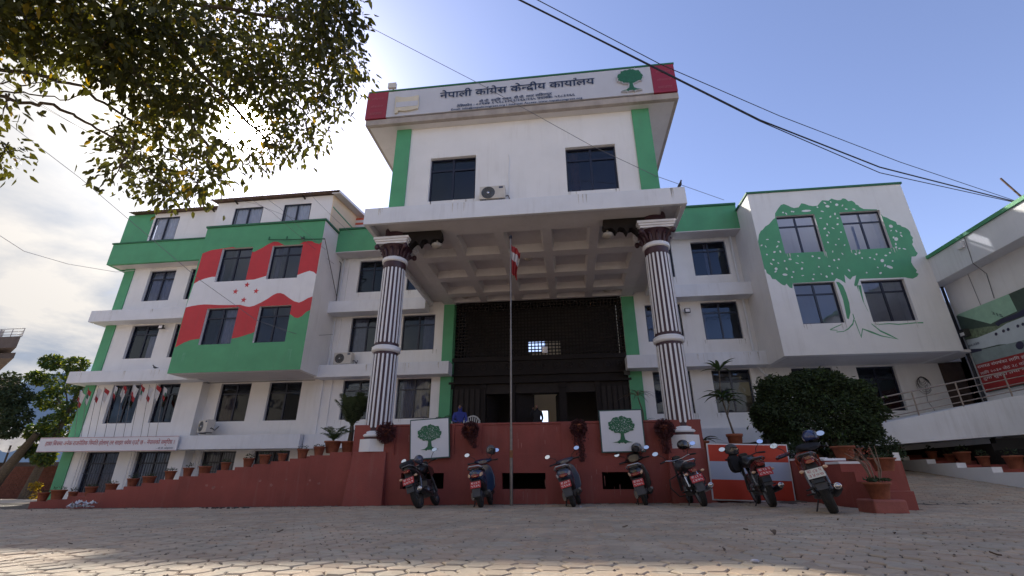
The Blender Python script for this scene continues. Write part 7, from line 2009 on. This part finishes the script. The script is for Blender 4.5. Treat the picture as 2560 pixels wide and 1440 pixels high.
spots = [(1934, 1335), (2236, 1335), (2095, 1300), (1695, 1299), (1780, 1297), (1865, 1325), (1400, 1278), (1407, 1304), (1324, 1306), (1317, 1298), (1215, 1297), (1040, 1295), (815, 1320), (905, 1350), (1020, 1407), (1500, 1395), (1430, 1382), (1563, 1318), (1440, 1320), (1390, 1380), (1810, 1375), (2205, 1322), (2312, 1335), (2490, 1388), (2190, 1378), (1585, 1297), (1530, 1290), (550, 1320), (300, 1322), (175, 1360), (1550, 1345), (1120, 1310), (700, 1330), (620, 1345)]
for i, (px, py) in enumerate(spots):
    p = onG(px, py); s = rt.uniform(.35, .8) if i else 1.5
    o = link('fallen_leaf', DL[i % 3]); o.location = (p.x, p.y, p.z); o.scale = (s, s, s); o.rotation_euler = (rt.uniform(-.2, .2), rt.uniform(-.2, .2), rt.uniform(0, 6.28))
    tag(o, 'dry curled leaf lying on the grey pavers of the yard' if i else 'largest flat brown leaf on the pavers in front of the rightmost motorcycles', 'leaf', 'dry leaves on the pavers')
# small white scraps
for i, (px, py, lb) in enumerate(((1224, 1278, 'small white paper scrap behind the scooter left of the flagpole'), (1452, 1268, 'pale stone beside the rear wheel of the grey blue scooter'), (1888, 1407, 'pale pebble on the pavers at the lower right'))):
    p = onG(px, py); t = thing('scrap', lb, 'scrap', p); b = MB(); b.ball((0, 0, .012), .035, .025, .014, 7, 5); b.build('piece', CURT, t, world=False)

b = MB(); rg_ = random.Random(91)
for k in range(1500):
    y = 3.4 + 9.6 * rg_.random() ** .8; x = rg_.uniform(-1.3, 1.3) * y * .95
    if x > 4.9 and y > 8: continue
    r = rg_.uniform(.004, .012) * (1.6 if y > 12 else 1); z = G(x, y)
    b.add([(x - r, y - r * .6, z), (x + r, y - r * .7, z), (x + r * .7, y + r, z), (x - r * .6, y + r * .8, z), (x, y, z + r * .9)], [(0, 1, 4), (1, 2, 4), (2, 3, 4), (3, 0, 4)])
tag(b.build('grit', mat('grit', (.10, .085, .07), .95, .4, 30)), 'scattered grit and crumbs of dry leaves on the pavers', 'grit', kind='stuff')
b = MB()
for k in range(900):
    x = rg_.uniform(-6.1, 5.3) if k % 3 else rg_.uniform(-16, -6.3); y = 13.3 - abs(rg_.gauss(0, .12)) - (.1 if -6.3 < x < -5 else 0); r = rg_.uniform(.01, .035); z = G(x, y) - .004
    b.add([(x - r, y - r * .6, z), (x + r, y - r * .7, z), (x + r * .7, y + r, z), (x - r * .6, y + r * .8, z), (x, y, z + r * .5)], [(0, 1, 4), (1, 2, 4), (2, 3, 4), (3, 0, 4)])
tag(b.build('dirt_fringe', mat('dirt', (.13, .105, .08), .95, .4, 12)), 'line of dust and dirt gathered at the foot of the red wall', 'dirt', kind='stuff')
